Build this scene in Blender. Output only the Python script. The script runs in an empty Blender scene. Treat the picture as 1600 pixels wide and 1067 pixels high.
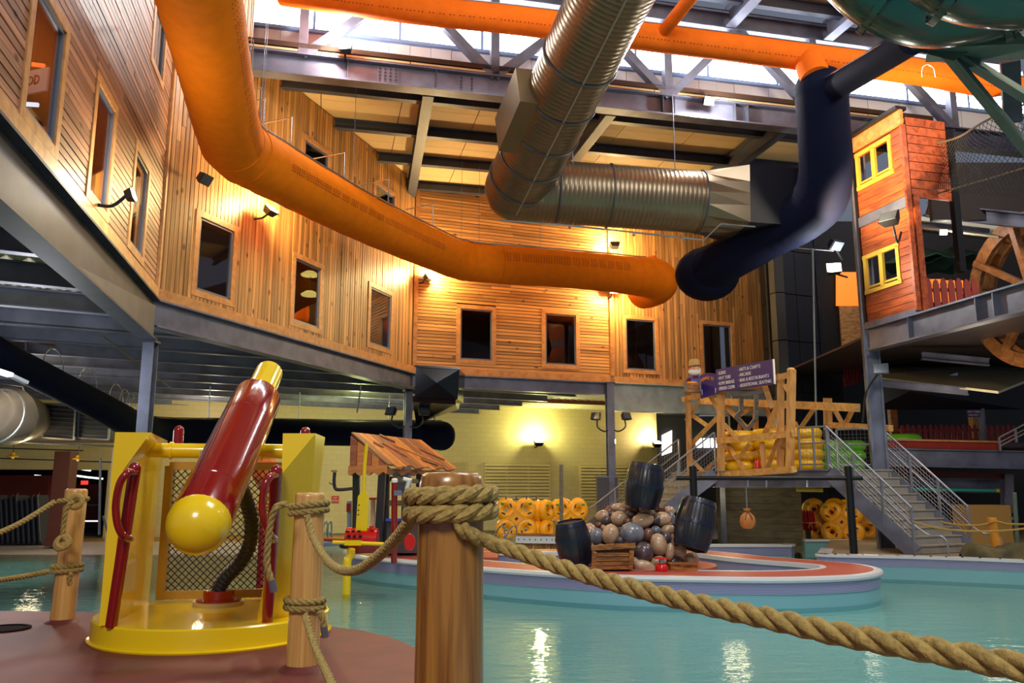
import bpy, math, random
from mathutils import Vector, Matrix
R = math.radians
random.seed(7)
SC = bpy.context.scene
COL = SC.collection
# ------------------------------------------------------------------ camera, world, exposure, large lights
HC, PITCH, FOC = 1.18, R(10.0), 1280.0
cam = bpy.data.cameras.new('camera'); cam.sensor_width = 36.0; cam.lens = 36.0*FOC/1600.0
cam.clip_start = 0.05; cam.clip_end = 300
camo = bpy.data.objects.new('camera', cam); COL.objects.link(camo)
camo.location = (0, 0, HC); camo.rotation_euler = (R(90)+PITCH, 0, 0)
SC.camera = camo
SC.view_settings.view_transform = 'Standard'; SC.view_settings.look = 'None'
SC.view_settings.exposure = 0.0; SC.view_settings.gamma = 1.0; SC.view_settings.use_curve_mapping = False
wd = bpy.data.worlds.new('hall_daylight'); SC.world = wd; wd.use_nodes = True
bg = wd.node_tree.nodes['Background']; bg.inputs[0].default_value = (0.62, 0.72, 0.95, 1); bg.inputs[1].default_value = 0.22

def light(name, kind, loc, energy, color, size=0.2, target=None, angle=80, blend=0.6):
    l = bpy.data.lights.new(name, kind); l.energy = energy; l.color = color
    if kind == 'AREA': l.size = size
    else: l.shadow_soft_size = size
    if kind == 'SPOT': l.spot_size = R(angle); l.spot_blend = blend
    o = bpy.data.objects.new(name, l); COL.objects.link(o); o.location = loc
    if target is not None:
        d = Vector(target)-Vector(loc); o.rotation_euler = d.to_track_quat('-Z', 'Y').to_euler()
    return o
# unseen area lights added as fill: behind and above the viewer, over the pool and over the far right
light('hall_fill_front', 'AREA', (-1.5, -7.0, 9.5), 1150, (1.0, 0.94, 0.82), 3.0, (-1.8, 8, 0.5))
light('hall_fill_pool', 'AREA', (3.5, 7.0, 11.8), 760, (0.92, 0.97, 1.0), 4.0, (2.5, 14, -1))
light('hall_fill_right', 'AREA', (12.0, 11.0, 11.5), 700, (1.0, 0.86, 0.66), 3.0, (8, 20, 2))
light('hall_fill_wall', 'AREA', (1.0, 12.5, 11.0), 70, (1.0, 0.86, 0.62), 3.0, (-2, 24, 5))

# ------------------------------------------------------------------ pixels of the photograph to rays and points
cP, sP = math.cos(PITCH), math.sin(PITCH)
EYE = Vector((0, 0, HC))
def ray(px, py):
    x = (px-800.0)/FOC; y = -(py-533.5)/FOC
    return Vector((x, cP-y*sP, sP+y*cP))
def pt(px, py, t): return EYE+ray(px, py)*t
def pz(px, py, z):
    d = ray(px, py); return EYE+d*((z-HC)/d.z)
def py(px, pyy, Y):
    d = ray(px, pyy); return EYE+d*(Y/d.y)
def pv(px, pyy, line, up=None):
    """ray with the vertical plane through two ground points"""
    a, b = Vector((line[0][0], line[0][1], 0)), Vector((line[1][0], line[1][1], 0))
    n = Vector((-(b.y-a.y), b.x-a.x, 0)); d = ray(px, pyy)
    return EYE+d*((a-EYE).dot(n)/d.dot(n))
def V(*a): return Vector(a)

# ------------------------------------------------------------------ materials
def S(r, g, b):
    f = lambda c: ((c/255.0+0.055)/1.055)**2.4 if c > 10 else c/255.0/12.92
    return (f(r), f(g), f(b), 1.0)
MATS = {}
def nodes(name):
    m = bpy.data.materials.new(name); m.use_nodes = True; nt = m.node_tree
    return m, nt, nt.nodes['Principled BSDF']
def N(nt, typ, **kw):
    n = nt.nodes.new(typ)
    for k, v in kw.items():
        if k in n.inputs: n.inputs[k].default_value = v
        else: setattr(n, k, v)
    return n
def pos_node(nt): return nt.nodes.new('ShaderNodeNewGeometry').outputs['Position']
def mat(name, col, rough=0.5, metal=0.0, noise=0.0, scale=8.0, bump=0.0, coat=0.0, col2=None, spec=0.5, stretch=None):
    """plain paint, plastic or metal with noise mottling and optional bump"""
    if name in MATS: return MATS[name]
    m, nt, b = nodes(name)
    b.inputs['Roughness'].default_value = rough; b.inputs['Metallic'].default_value = metal
    b.inputs['Specular IOR Level'].default_value = spec
    if coat: b.inputs['Coat Weight'].default_value = coat; b.inputs['Coat Roughness'].default_value = 0.05
    if noise or col2 or bump:
        src = pos_node(nt)
        if stretch:
            mp = N(nt, 'ShaderNodeMapping', Scale=stretch); nt.links.new(src, mp.inputs[0]); src = mp.outputs[0]
        nz = N(nt, 'ShaderNodeTexNoise', Scale=scale, Detail=5.0); nt.links.new(src, nz.inputs['Vector'])
        rp = nt.nodes.new('ShaderNodeValToRGB'); nt.links.new(nz.outputs['Fac'], rp.inputs[0])
        c2 = col2 or tuple(max(0, c*(1-noise)) for c in col[:3])+(1,)
        rp.color_ramp.elements[0].color = c2; rp.color_ramp.elements[0].position = 0.35
        rp.color_ramp.elements[1].color = col; rp.color_ramp.elements[1].position = 0.65
        nt.links.new(rp.outputs[0], b.inputs['Base Color'])
        if bump:
            bp = N(nt, 'ShaderNodeBump', Strength=bump, Distance=0.02); nt.links.new(nz.outputs['Fac'], bp.inputs['Height'])
            nt.links.new(bp.outputs[0], b.inputs['Normal'])
    else: b.inputs['Base Color'].default_value = col
    MATS[name] = m; return m
def wood(name, c_light, c_dark, ang=0.0, vertical=False, grain=14.0, knots=0.0, rough=0.45, vary=0.35, along=0.6, coat=0.0):
    """boards: long grain, knots and a tone of its own for every board (object random)"""
    if name in MATS: return MATS[name]
    m, nt, b = nodes(name); b.inputs['Roughness'].default_value = rough
    if coat: b.inputs['Coat Weight'].default_value = coat; b.inputs['Coat Roughness'].default_value = 0.15
    rot = N(nt, 'ShaderNodeMapping'); rot.inputs['Rotation'].default_value = (0, 0, -ang); nt.links.new(pos_node(nt), rot.inputs[0])
    sc = N(nt, 'ShaderNodeMapping'); sc.inputs['Scale'].default_value = (grain, grain, along) if vertical else (along, grain, grain)
    nt.links.new(rot.outputs[0], sc.inputs[0])
    oi = nt.nodes.new('ShaderNodeObjectInfo')
    ad = N(nt, 'ShaderNodeVectorMath', operation='ADD'); nt.links.new(sc.outputs[0], ad.inputs[0])
    ml = N(nt, 'ShaderNodeMath', operation='MULTIPLY'); ml.inputs[1].default_value = 40.0
    nt.links.new(oi.outputs['Random'], ml.inputs[0]); nt.links.new(ml.outputs[0], ad.inputs[1])
    nz = N(nt, 'ShaderNodeTexNoise', Scale=1.0, Detail=6.0, Distortion=0.6); nt.links.new(ad.outputs[0], nz.inputs['Vector'])
    rp = nt.nodes.new('ShaderNodeValToRGB'); nt.links.new(nz.outputs['Fac'], rp.inputs[0])
    rp.color_ramp.elements[0].color = c_dark; rp.color_ramp.elements[0].position = 0.30
    rp.color_ramp.elements[1].color = c_light; rp.color_ramp.elements[1].position = 0.62
    hv = nt.nodes.new('ShaderNodeHueSaturation')
    mr = N(nt, 'ShaderNodeMapRange'); mr.inputs['To Min'].default_value = 1-vary; mr.inputs['To Max'].default_value = 1+vary*0.5
    nt.links.new(oi.outputs['Random'], mr.inputs['Value']); nt.links.new(mr.outputs[0], hv.inputs['Value'])
    nt.links.new(rp.outputs[0], hv.inputs['Color']); out = hv.outputs[0]
    if knots:
        vo = N(nt, 'ShaderNodeTexVoronoi', Scale=knots)
        k2 = N(nt, 'ShaderNodeMapping'); k2.inputs['Scale'].default_value = (1, 1, 0.55) if vertical else (0.55, 1, 1)
        nt.links.new(rot.outputs[0], k2.inputs[0]); nt.links.new(k2.outputs[0], vo.inputs['Vector'])
        kr = nt.nodes.new('ShaderNodeValToRGB'); nt.links.new(vo.outputs['Distance'], kr.inputs[0])
        kr.color_ramp.elements[0].color = (0.16, 0.12, 0.10, 1); kr.color_ramp.elements[0].position = 0.07
        kr.color_ramp.elements[1].color = (1, 1, 1, 1); kr.color_ramp.elements[1].position = 0.15
        mx = N(nt, 'ShaderNodeMix', data_type='RGBA', blend_type='MULTIPLY'); mx.inputs[0].default_value = 0.9
        nt.links.new(out, mx.inputs[6]); nt.links.new(kr.outputs[0], mx.inputs[7]); out = mx.outputs[2]
    nt.links.new(out, b.inputs['Base Color'])
    bp = N(nt, 'ShaderNodeBump', Strength=0.12, Distance=0.01); nt.links.new(nz.outputs['Fac'], bp.inputs['Height'])
    nt.links.new(bp.outputs[0], b.inputs['Normal'])
    MATS[name] = m; return m
def emit(name, col, strength):
    if name in MATS: return MATS[name]
    m, nt, b = nodes(name); b.inputs['Base Color'].default_value = col
    b.inputs['Emission Color'].default_value = col; b.inputs['Emission Strength'].default_value = strength
    MATS[name] = m; return m
def glass(name, tint=(0.55, 0.6, 0.7, 1), gloss=0.25):
    if name in MATS: return MATS[name]
    m, nt, b = nodes(name); out = nt.nodes['Material Output']; nt.nodes.remove(b)
    tr = nt.nodes.new('ShaderNodeBsdfTransparent'); tr.inputs[0].default_value = tint
    gl = N(nt, 'ShaderNodeBsdfGlossy', Roughness=0.02)
    lw = N(nt, 'ShaderNodeLayerWeight', Blend=gloss); mx = nt.nodes.new('ShaderNodeMixShader')
    nt.links.new(lw.outputs['Facing'], mx.inputs[0]); nt.links.new(tr.outputs[0], mx.inputs[1]); nt.links.new(gl.outputs[0], mx.inputs[2])
    nt.links.new(mx.outputs[0], out.inputs[0]); MATS[name] = m; return m

# ------------------------------------------------------------------ mesh builder
def basis(d, up=None):
    d = d.normalized(); up = up or V(0, 0, 1)
    if abs(d.dot(up)) > 0.98: up = V(0, 1, 0)
    s = d.cross(up).normalized(); u = s.cross(d).normalized()
    return s, u
def smooth_path(p, n=8, closed=False):
    p = [Vector(q) for q in p]; out = []; k = len(p); rng = range(k if closed else k-1)
    for i in rng:
        g = (lambda j: p[j % k]) if closed else (lambda j: p[min(max(j, 0), k-1)])
        a, b, c, d = g(i-1), g(i), g(i+1), g(i+2)
        for s in range(n):
            t = s/n
            out.append(0.5*((2*b)+(c-a)*t+(2*a-5*b+4*c-d)*t*t+(3*b-a-3*c+d)*t*t*t))
    if not closed: out.append(p[-1])
    return out
OFF = {}
class MB:
    def __init__(s): s.v = []; s.f = []; s.m = []
    def add(s, vs, fs, mi=0):
        o = len(s.v); s.v += [tuple(v) for v in vs]; s.f += [tuple(i+o for i in f) for f in fs]; s.m += [mi]*len(fs)
        return s
    def hexa(s, p, mi=0):           # 8 corners: bottom ring 0-3, top ring 4-7
        return s.add(p, [(3, 2, 1, 0), (4, 5, 6, 7), (0, 1, 5, 4), (1, 2, 6, 5), (2, 3, 7, 6), (3, 0, 4, 7)], mi)
    def box(s, c, sz, M=None, mi=0):
        c = Vector(c); x, y, z = (q/2 for q in sz)
        ps = [V(-x, -y, -z), V(x, -y, -z), V(x, y, -z), V(-x, y, -z), V(-x, -y, z), V(x, -y, z), V(x, y, z), V(-x, y, z)]
        return s.hexa([c+(M @ p if M else p) for p in ps], mi)
    def beam(s, a, b, w, h, up=None, mi=0):     # bar from a to b, w sideways, h along up
        a, b = Vector(a), Vector(b); sd, u = basis(b-a, up); sd *= w/2; u *= h/2
        return s.hexa([a-sd-u, a+sd-u, a+sd+u, a-sd+u, b-sd-u, b+sd-u, b+sd+u, b-sd+u], mi)
    def ibeam(s, a, b, w, h, tk=0.03, up=None, mi=0):
        a, b = Vector(a), Vector(b); sd, u = basis(b-a, up)
        s.beam(a+u*(h/2-tk/2), b+u*(h/2-tk/2), w, tk, up, mi); s.beam(a-u*(h/2-tk/2), b-u*(h/2-tk/2), w, tk, up, mi)
        return s.beam(a, b, tk, h-2*tk, up, mi)
    def tube(s, path, r, n=12, caps=True, mi=0, closed=False):
        path = [Vector(p) for p in path]; k = len(path); rs = r if isinstance(r, (list, tuple)) else [r]*k
        vs = []; fs = []; prev = None
        for i, p in enumerate(path):
            a = path[i-1] if (i or closed) else p; b = path[(i+1) % k] if (i < k-1 or closed) else p
            d = (b-a).normalized()
            if prev is None: sd, u = basis(d)
            else:
                sd = (prev-d*prev.dot(d)).normalized(); u = sd.cross(d).normalized()
            prev = sd
            for j in range(n):
                t = 2*math.pi*j/n; vs.append(p+(sd*math.cos(t)+u*math.sin(t))*rs[i])
        for i in range(k if closed else k-1):
            for j in range(n):
                q = (i+1) % k
                fs.append((i*n+j, i*n+(j+1) % n, q*n+(j+1) % n, q*n+j))
        if caps and not closed: fs += [tuple(range(n))[::-1], tuple(range((k-1)*n, k*n))]
        return s.add(vs, fs, mi)
    def cyl(s, a, b, r, n=16, r2=None, mi=0): return s.tube([a, b], [r, r if r2 is None else r2], n, True, mi)
    def lathe(s, prof, c=(0, 0, 0), M=None, n=24, mi=0, mod=None):    # prof: (radius, z)
        c = Vector(c); vs = []; fs = []; k = len(prof)
        for r, z in prof:
            for j in range(n):
                t = 2*math.pi*j/n; q = r*(mod(t, z) if mod else 1)
                p = V(q*math.cos(t), q*math.sin(t), z); vs.append(c+(M @ p if M else p))
        for i in range(k-1):
            for j in range(n): fs.append((i*n+j, i*n+(j+1) % n, (i+1)*n+(j+1) % n, (i+1)*n+j))
        fs += [tuple(range(n))[::-1], tuple(range((k-1)*n, k*n))]
        return s.add(vs, fs, mi)
    def ball(s, c, r, M=None, n=16, mi=0, z0=-1.0, z1=1.0):
        r = r if isinstance(r, (tuple, list)) else (r, r, r); k = max(5, n//2); c = Vector(c); vs = []; fs = []
        a0, a1 = math.asin(z0), math.asin(z1)
        for i in range(k+1):
            a = a0+(a1-a0)*i/k
            for j in range(n):
                t = 2*math.pi*j/n; p = V(math.cos(a)*math.cos(t)*r[0], math.cos(a)*math.sin(t)*r[1], math.sin(a)*r[2]); vs.append(c+(M @ p if M else p))
        for i in range(k):
            for j in range(n): fs.append((i*n+j, i*n+(j+1) % n, (i+1)*n+(j+1) % n, (i+1)*n+j))
        fs += [tuple(range(n))[::-1], tuple(range(k*n, (k+1)*n))]
        return s.add(vs, fs, mi)
    def torus(s, c, Rr, r, M=None, n=24, k=12, mi=0):
        c = Vector(c); p = [c+((M or Matrix.Identity(3)) @ V(Rr*math.cos(2*math.pi*i/n), Rr*math.sin(2*math.pi*i/n), 0)) for i in range(n)]
        return s.tube(p, r, k, False, mi, True)
    def prism(s, poly, z0, z1, mi=0):           # horizontal polygon, counter-clockwise
        k = len(poly); vs = [V(p[0], p[1], z0) for p in poly]+[V(p[0], p[1], z1) for p in poly]
        fs = [tuple(range(k))[::-1], tuple(range(k, 2*k))]+[(i, (i+1) % k, k+(i+1) % k, k+i) for i in range(k)]
        return s.add(vs, fs, mi)
    def extr(s, pts, d, mi=0):                  # planar 3-D polygon pushed along d
        k = len(pts); d = Vector(d); pts = [Vector(p) for p in pts]; vs = pts+[p+d for p in pts]
        fs = [tuple(range(k))[::-1], tuple(range(k, 2*k))]+[(i, (i+1) % k, k+(i+1) % k, k+i) for i in range(k)]
        return s.add(vs, fs, mi)
    def ring(s, inner, outer, z0, z1, mi=0):    # closed strip between two outlines of equal length
        k = len(inner); g = lambda L, z: [V(p[0], p[1], z) for p in L]
        vs = g(outer, z0)+g(inner, z0)+g(outer, z1)+g(inner, z1); fs = []
        for i in range(k):
            j = (i+1) % k
            fs += [(i, j, 2*k+j, 2*k+i), (k+j, k+i, 3*k+i, 3*k+j), (2*k+i, 2*k+j, 3*k+j, 3*k+i), (j, i, k+i, k+j)]
        return s.add(vs, fs, mi)
    def rope(s, path, rad, turn=None, n=7, step=None, mi=0):      # three strands laid around the path
        P = [Vector(p) for p in path]; L = [0.0]
        for a, b in zip(P, P[1:]): L.append(L[-1]+(b-a).length)
        turn = turn or rad*7.0; step = step or abs(turn)/9.0; m = max(4, int(L[-1]/step)); C = []; i = 0
        for q in range(m+1):
            d = L[-1]*q/m
            while i < len(P)-2 and L[i+1] < d: i += 1
            C.append(P[i].lerp(P[i+1], (d-L[i])/max(1e-9, L[i+1]-L[i])))
        fr = []; prev = None
        for q in range(m+1):
            d = (C[min(q+1, m)]-C[max(q-1, 0)]).normalized()
            sd = basis(d)[0] if prev is None else (prev-d*prev.dot(d)).normalized()
            prev = sd; fr.append((sd, sd.cross(d).normalized()))
        for st in range(3):
            pth = []
            for q in range(m+1):
                t = 2*math.pi*(L[-1]*q/m/turn+st/3.0); sd, u = fr[q]
                pth.append(C[q]+(sd*math.cos(t)-u*math.sin(t))*rad*0.52)
            s.tube(pth, rad*0.56, n, True, mi)
        return s
    def build(s, name, mats, parent=None, smooth=False, at=None):
        me = bpy.data.meshes.new(name)
        if parent is not None: o0 = OFF.get(parent.name, V(0, 0, 0))
        elif at is not None: o0 = Vector(at)
        else:
            xs, ys, zs = zip(*s.v); o0 = V((min(xs)+max(xs))/2, (min(ys)+max(ys))/2, min(zs))
        me.from_pydata([(x-o0.x, y-o0.y, z-o0.z) for x, y, z in s.v], [], s.f)
        for m in (mats if isinstance(mats, (list, tuple)) else [mats]): me.materials.append(m)
        if len(me.materials) > 1: me.polygons.foreach_set('material_index', s.m)
        if smooth:
            me.polygons.foreach_set('use_smooth', [True]*len(me.polygons))
            if smooth != 'all':
                me.set_sharp_from_angle(angle=R(38))
        me.update()
        o = bpy.data.objects.new(name, me); COL.objects.link(o)
        if parent is not None: o.parent = parent
        else: o.location = o0
        OFF[o.name] = o0
        return o
def tag(o, label, cat=None, group=None, kind=None):
    o['label'] = label
    if cat: o['category'] = cat
    if group: o['group'] = group
    if kind: o['kind'] = kind
    return o
def thing(name, label, cat, loc=(0, 0, 0), group=None, kind=None):
    o = bpy.data.objects.new(name, None); COL.objects.link(o); o.location = loc; o.empty_display_size = 0.1
    OFF[o.name] = Vector(loc)
    return tag(o, label, cat, group, kind)
def dup(root, loc, label=None, rz=None):
    c = root.copy(); COL.objects.link(c); c.location = loc
    if rz is not None: c.rotation_euler = (0, 0, rz)
    if label: c['label'] = label
    for ch in root.children:
        k = ch.copy(); COL.objects.link(k); k.parent = c
        for g in ch.children:
            q = g.copy(); COL.objects.link(q); q.parent = k
    return c
# pieces that share one unit box: boards, planks, slats, pickets
_unit = {}
def unit_box(m):
    if m.name not in _unit:
        b = MB().box((0, 0, 0), (1, 1, 1)); me = bpy.data.meshes.new('board')
        me.from_pydata(b.v, [], b.f); me.materials.append(m); _unit[m.name] = me
    return _unit[m.name]
def piece(name, m, parent, c, sz, rot):     # centre in world coordinates, rot a 3x3 matrix
    o = bpy.data.objects.new(name, unit_box(m)); COL.objects.link(o); o.parent = parent
    o.location = Vector(c)-OFF.get(parent.name, V(0, 0, 0)); o.rotation_euler = rot.to_euler(); o.scale = sz
    return o
def frame3(x, z=V(0, 0, 1)):
    x = x.normalized(); y = z.cross(x).normalized(); z = x.cross(y).normalized()
    return Matrix((x, y, z)).transposed()
def bar(name, m, parent, a, b, w, h, up=None):  # one stick between two points, as a shared-mesh piece
    a, b = Vector(a), Vector(b); sd, u = basis(b-a, up); d = (b-a)
    M = Matrix((d.normalized(), sd*-1, u)).transposed()
    return piece(name, m, parent, (a+b)/2, (d.length, w, h), M)
# ------------------------------------------------------------------ shared materials
M_steel = mat('galvanised_steel', S(118, 121, 142), 0.48, 0.45, 0.35, 2.2, 0.0)
M_steel_d = mat('dark_steel', S(78, 80, 92), 0.5, 0.5, 0.3, 3.0)
M_black = mat('black_paint', S(22, 23, 28), 0.35)
M_chrome = mat('bright_tube', S(190, 192, 200), 0.25, 0.9)
M_cedar_v = wood('cedar_vertical', S(206, 154, 90), S(156, 102, 54), 0, True, 16, knots=3.2, vary=0.46)
PW1, PC1, PC2 = V(-4.62, 6.3), V(-6.61, 14.8), V(-3.04, 24.88)
dir3 = V(6.3, 2.32).normalized(); PC3 = PC2+dir3*6.72; PC4 = PC3+dir3*6.35
a1 = math.atan2((PC1-PW1).y, (PC1-PW1).x); a3 = math.atan2(dir3.y, dir3.x)
M_cedar_1 = wood('cedar_along_left', S(182, 126, 92), S(136, 86, 58), a1, False, 16, knots=3.2, vary=0.42)
M_cedar_3 = wood('cedar_along_back', S(214, 160, 92), S(168, 112, 60), a3, False, 16, knots=3.2, vary=0.42)
M_trim = wood('cedar_trim', S(206, 146, 84), S(176, 116, 62), 0, False, 6, vary=0.12, along=4)
M_gap = mat('dark_backing', S(58, 36, 22), 0.9)
M_pane = glass('window_glass', (0.72, 0.72, 0.76, 1), 0.14)
M_alu = mat('grey_window_metal', S(112, 116, 128), 0.4, 0.4)
ZB = 4.60

def cut(lo, hi, holes):
    segs = [(lo, hi)]
    for h0, h1 in holes:
        segs = [q for a, b in segs for q in ((a, min(b, h0)), (max(a, h1), b)) if q[1]-q[0] > 0.02]
    return segs
NWIN = [0]
def board_wall(name, label, a, b, z0, ztop, vertical, m, wins, w=0.10, flip=1):
    """ztop(u) gives the top; wins: four photo pixels of the glass, tl tr br bl"""
    a2, b2 = V(a.x, a.y, 0), V(b.x, b.y, 0); d = (b2-a2); L = d.length; d.normalize(); n = V(d.y, -d.x, 0)*flip
    P = lambda u, z, o=0.0: a2+d*u+n*o+V(0, 0, z)
    rects = []
    for q in wins:
        g = [pv(x, y, (a2, b2)) for x, y in q]; us = [(p-a2).dot(d) for p in g]; zs = [p.z for p in g]
        rects.append(((us[0]+us[3])/2, (us[1]+us[2])/2, (zs[2]+zs[3])/2, (zs[0]+zs[1])/2))
    FW = 0.13
    holes = [(u0-FW, u1+FW, v0-FW, v1+FW) for u0, u1, v0, v1 in rects]
    Mx = frame3(d)
    mb = MB(); us = sorted(set([0, L]+[u for h in rects for u in h[:2]]+[u for u in (2.3,) if 0 < u < L]))
    for u0, u1 in zip(us, us[1:]):
        if u1-u0 < 0.01: continue
        mid = (u0+u1)/2
        for s0, s1 in cut(z0, ztop(mid), [(h[2], h[3]) for h in rects if h[0] < mid < h[1]]):
            mb.hexa([P(u0, s0, -0.10), P(u1, s0, -0.10), P(u1, s0, -0.03), P(u0, s0, -0.03), P(u0, s1, -0.10), P(u1, s1, -0.10), P(u1, s1, -0.03), P(u0, s1, -0.03)])
    wl = mb.build(name, M_gap); tag(wl, label, None, None, 'structure')
    g = 0.018
    if vertical:
        k = int(L/w); ww = L/k
        for i in range(k):
            u0, u1 = i*ww, (i+1)*ww; mid = (u0+u1)/2
            for s0, s1 in cut(z0, ztop(mid), [(h[2], h[3]) for h in holes if h[0] < mid < h[1]]):
                js = [s0, s1]
                if s1-s0 > 4: js = [s0, s0+random.uniform(2.2, s1-s0-1.2), s1]
                for c0, c1 in zip(js, js[1:]):
                    o = random.uniform(-0.004, 0.006)
                    piece('board', m, wl, P(mid, (c0+c1)/2, o-0.012), (ww-g, 0.036, c1-c0-0.006), Mx)
    else:
        H = max(ztop(0.1), ztop(L-0.1))-z0; k = int(H/w); hh = H/k
        for i in range(k):
            s0, s1 = z0+i*hh, z0+(i+1)*hh; mid = (s0+s1)/2
            for c0, c1 in cut(0, L, [(h[0], h[1]) for h in holes if h[2] < mid < h[3]]):
                js = [c0]
                while c1-js[-1] > 4.2: js.append(js[-1]+random.uniform(2.0, 3.6))
                js.append(c1)
                for e0, e1 in zip(js, js[1:]):
                    o = random.uniform(-0.004, 0.006)
                    piece('board', m, wl, P((e0+e1)/2, mid, o-0.012), (e1-e0-0.006, 0.036, hh-g), Mx)
    for u0, u1, v0, v1 in rects:
        NWIN[0] += 1
        wn = thing('window_%d' % NWIN[0], 'cedar framed picture window in the boarded wall', None, P((u0+u1)/2, v0), None, 'structure')
        for c, sz in ((P((u0+u1)/2, v1+FW/2, 0.004), (u1-u0+2*FW, 0.04, FW)), (P((u0+u1)/2, v0-FW/2, 0.004), (u1-u0+2*FW, 0.04, FW)),
                      (P(u0-FW/2, (v0+v1)/2, 0.004), (FW, 0.04, v1-v0)), (P(u1+FW/2, (v0+v1)/2, 0.004), (FW, 0.04, v1-v0))):
            piece('casing', M_trim, wn, c, sz, Mx)
        mf = MB()
        for c, sz in ((P((u0+u1)/2, v1-0.025, -0.035), (u1-u0, 0.07, 0.05)), (P((u0+u1)/2, v0+0.025, -0.035), (u1-u0, 0.07, 0.05)),
                      (P(u0+0.025, (v0+v1)/2, -0.035), (0.05, 0.07, v1-v0)), (P(u1-0.025, (v0+v1)/2, -0.035), (0.05, 0.07, v1-v0))):
            mf.box(c, sz, Mx)
        mf.build('window_frame', M_alu, wn)
        MB().box(P((u0+u1)/2, (v0+v1)/2, -0.03), (u1-u0, 0.012, v1-v0), Mx).build('pane', M_pane, wn)
    return P, L, Mx, n
def base_trim(i, a, b, label):
    d = V(b.x-a.x, b.y-a.y, 0); n = V(d.y, -d.x, 0).normalized()*0.03
    o = MB().beam(V(a.x, a.y, ZB+0.09)+n, V(b.x, b.y, ZB+0.09)+n, 0.06, 0.2).build('trim_%d' % i, M_trim)
    tag(o, label, None, None, 'structure')

W1 = [[(70, 5), (106, 42), (80, 222), (34, 168)], [(153, 131), (180, 175), (163, 333), (138, 295)], [(214, 237), (233, 271), (219, 402), (200, 374)],
      [(246, 5), (260, 45), (251, 121), (235, 86)]]
W1[0][0] = (58, -8)
W2 = [[(314, 342), (368, 360), (356, 468), (304, 452)], [(462, 404), (503, 420), (496, 513), (457, 501)], [(580, 450), (612, 461), (608, 545), (576, 537)],
      [(477, 222), (513, 238), (513, 262), (475, 250)], [(588, 291), (617, 305), (615, 330), (586, 318)]]
W3 = [[(720, 482), (769, 485), (769, 564), (718, 561)], [(852, 490), (900, 492), (900, 571), (852, 569)]]
W4 = [[(978, 498), (1024, 501), (1024, 579), (978, 577)], [(1099, 507), (1143, 509), (1143, 588), (1099, 584)]]
ZR = 10.72
PL1 = board_wall('wall_left', 'cedar wall of long horizontal boards at the left, rising past the frame', PW1, PC1, ZB+0.18, lambda u: 12.9, False, M_cedar_1, W1, 0.105)
PL2 = board_wall('wall_back_left', 'cedar wall of upright boards behind the long orange duct', PC1, PC2, ZB+0.18, lambda u: 12.9 if u < 2.3 else ZR, True, M_cedar_v, W2, 0.115)
PL3 = board_wall('wall_back', 'cedar wall of horizontal boards with two dark windows over the black duct box', PC2, PC3, ZB+0.18, lambda u: ZR, False, M_cedar_3, W3, 0.105)
PL4 = board_wall('wall_back_right', 'cedar wall of upright boards behind the round orange duct end', PC3, PC4, ZB+0.18, lambda u: ZR, True, M_cedar_v, W4, 0.125)
base_trim(1, PW1, PC1, 'cedar bottom board of the left wall'); base_trim(2, PC1, PC2, 'cedar bottom board under the upright boards behind the orange duct')
base_trim(3, PC2, PC3, 'cedar bottom board under the horizontal boards'); base_trim(4, PC3, PC4, 'cedar bottom board at the right end of the cedar front')
for i, (p, lab) in enumerate(((PC1, 'cedar corner post between the left wall and the upright boards'), (PC2, 'cedar corner post between upright and horizontal boards'), (PC3, 'cedar post where horizontal boards meet upright ones'))):
    o = MB().box((p.x+0.04*i, p.y-0.03, (ZB+ZR)/2+0.1), (0.13, 0.13, ZR-ZB-0.2), Matrix.Rotation(a3 if i else a1, 3, 'Z')).build('trim_%d' % (5+i), M_trim); tag(o, lab, None, None, 'structure')
# rooms behind the cedar front: back walls of the upstairs lounge
M_room = mat('lounge_wall', S(140, 76, 40), 0.8)
o = MB().beam((-8.6, 4.0, 8.6), (-11.5, 16.5, 8.6), 0.1, 8.4).beam((-11.5, 16.5, 8.6), (-7.5, 29.0, 8.6), 0.1, 8.4).beam((-7.5, 29.0, 8.6), (9, 35, 8.6), 0.1, 8.4).build('wall_lounge', M_room)
tag(o, 'dim brown wall of the lounge seen through the upstairs windows', None, None, 'structure')
# ------------------------------------------------------------------ ground floor, decks, pool
ZW, ZF, ZK = -0.77, -0.65, -0.28
M_deck = mat('red_rubber_deck', S(116, 48, 46), 0.6, 0, 0.22, 3.0, 0.10)
M_ochre = mat('ochre_floor', S(178, 132, 62), 0.6, 0, 0.2, 1.5)
M_darkfloor = mat('dark_floor', S(70, 58, 60), 0.4, 0, 0.2, 1.0)
M_teal = mat('teal_pool_wall', S(122, 176, 188), 0.3, 0, 0.08, 0.8)
M_coping = mat('white_coping', S(206, 206, 214), 0.35)
def band_mat():
    m, nt, b = nodes('violet_tile_band'); b.inputs['Roughness'].default_value = 0.3
    sp = nt.nodes.new('ShaderNodeSeparateXYZ'); nt.links.new(pos_node(nt), sp.inputs[0])
    ml = N(nt, 'ShaderNodeMath', operation='MULTIPLY'); ml.inputs[1].default_value = 42.0; nt.links.new(sp.outputs['Z'], ml.inputs[0])
    fr = N(nt, 'ShaderNodeMath', operation='FRACT'); nt.links.new(ml.outputs[0], fr.inputs[0])
    rp = nt.nodes.new('ShaderNodeValToRGB'); rp.color_ramp.interpolation = 'CONSTANT'; nt.links.new(fr.outputs[0], rp.inputs[0])
    rp.color_ramp.elements[0].color = S(176, 176, 206); rp.color_ramp.elements[1].color = S(112, 112, 156); rp.color_ramp.elements[1].position = 0.3
    nt.links.new(rp.outputs[0], b.inputs['Base Color']); return m
M_band = band_mat()
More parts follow.
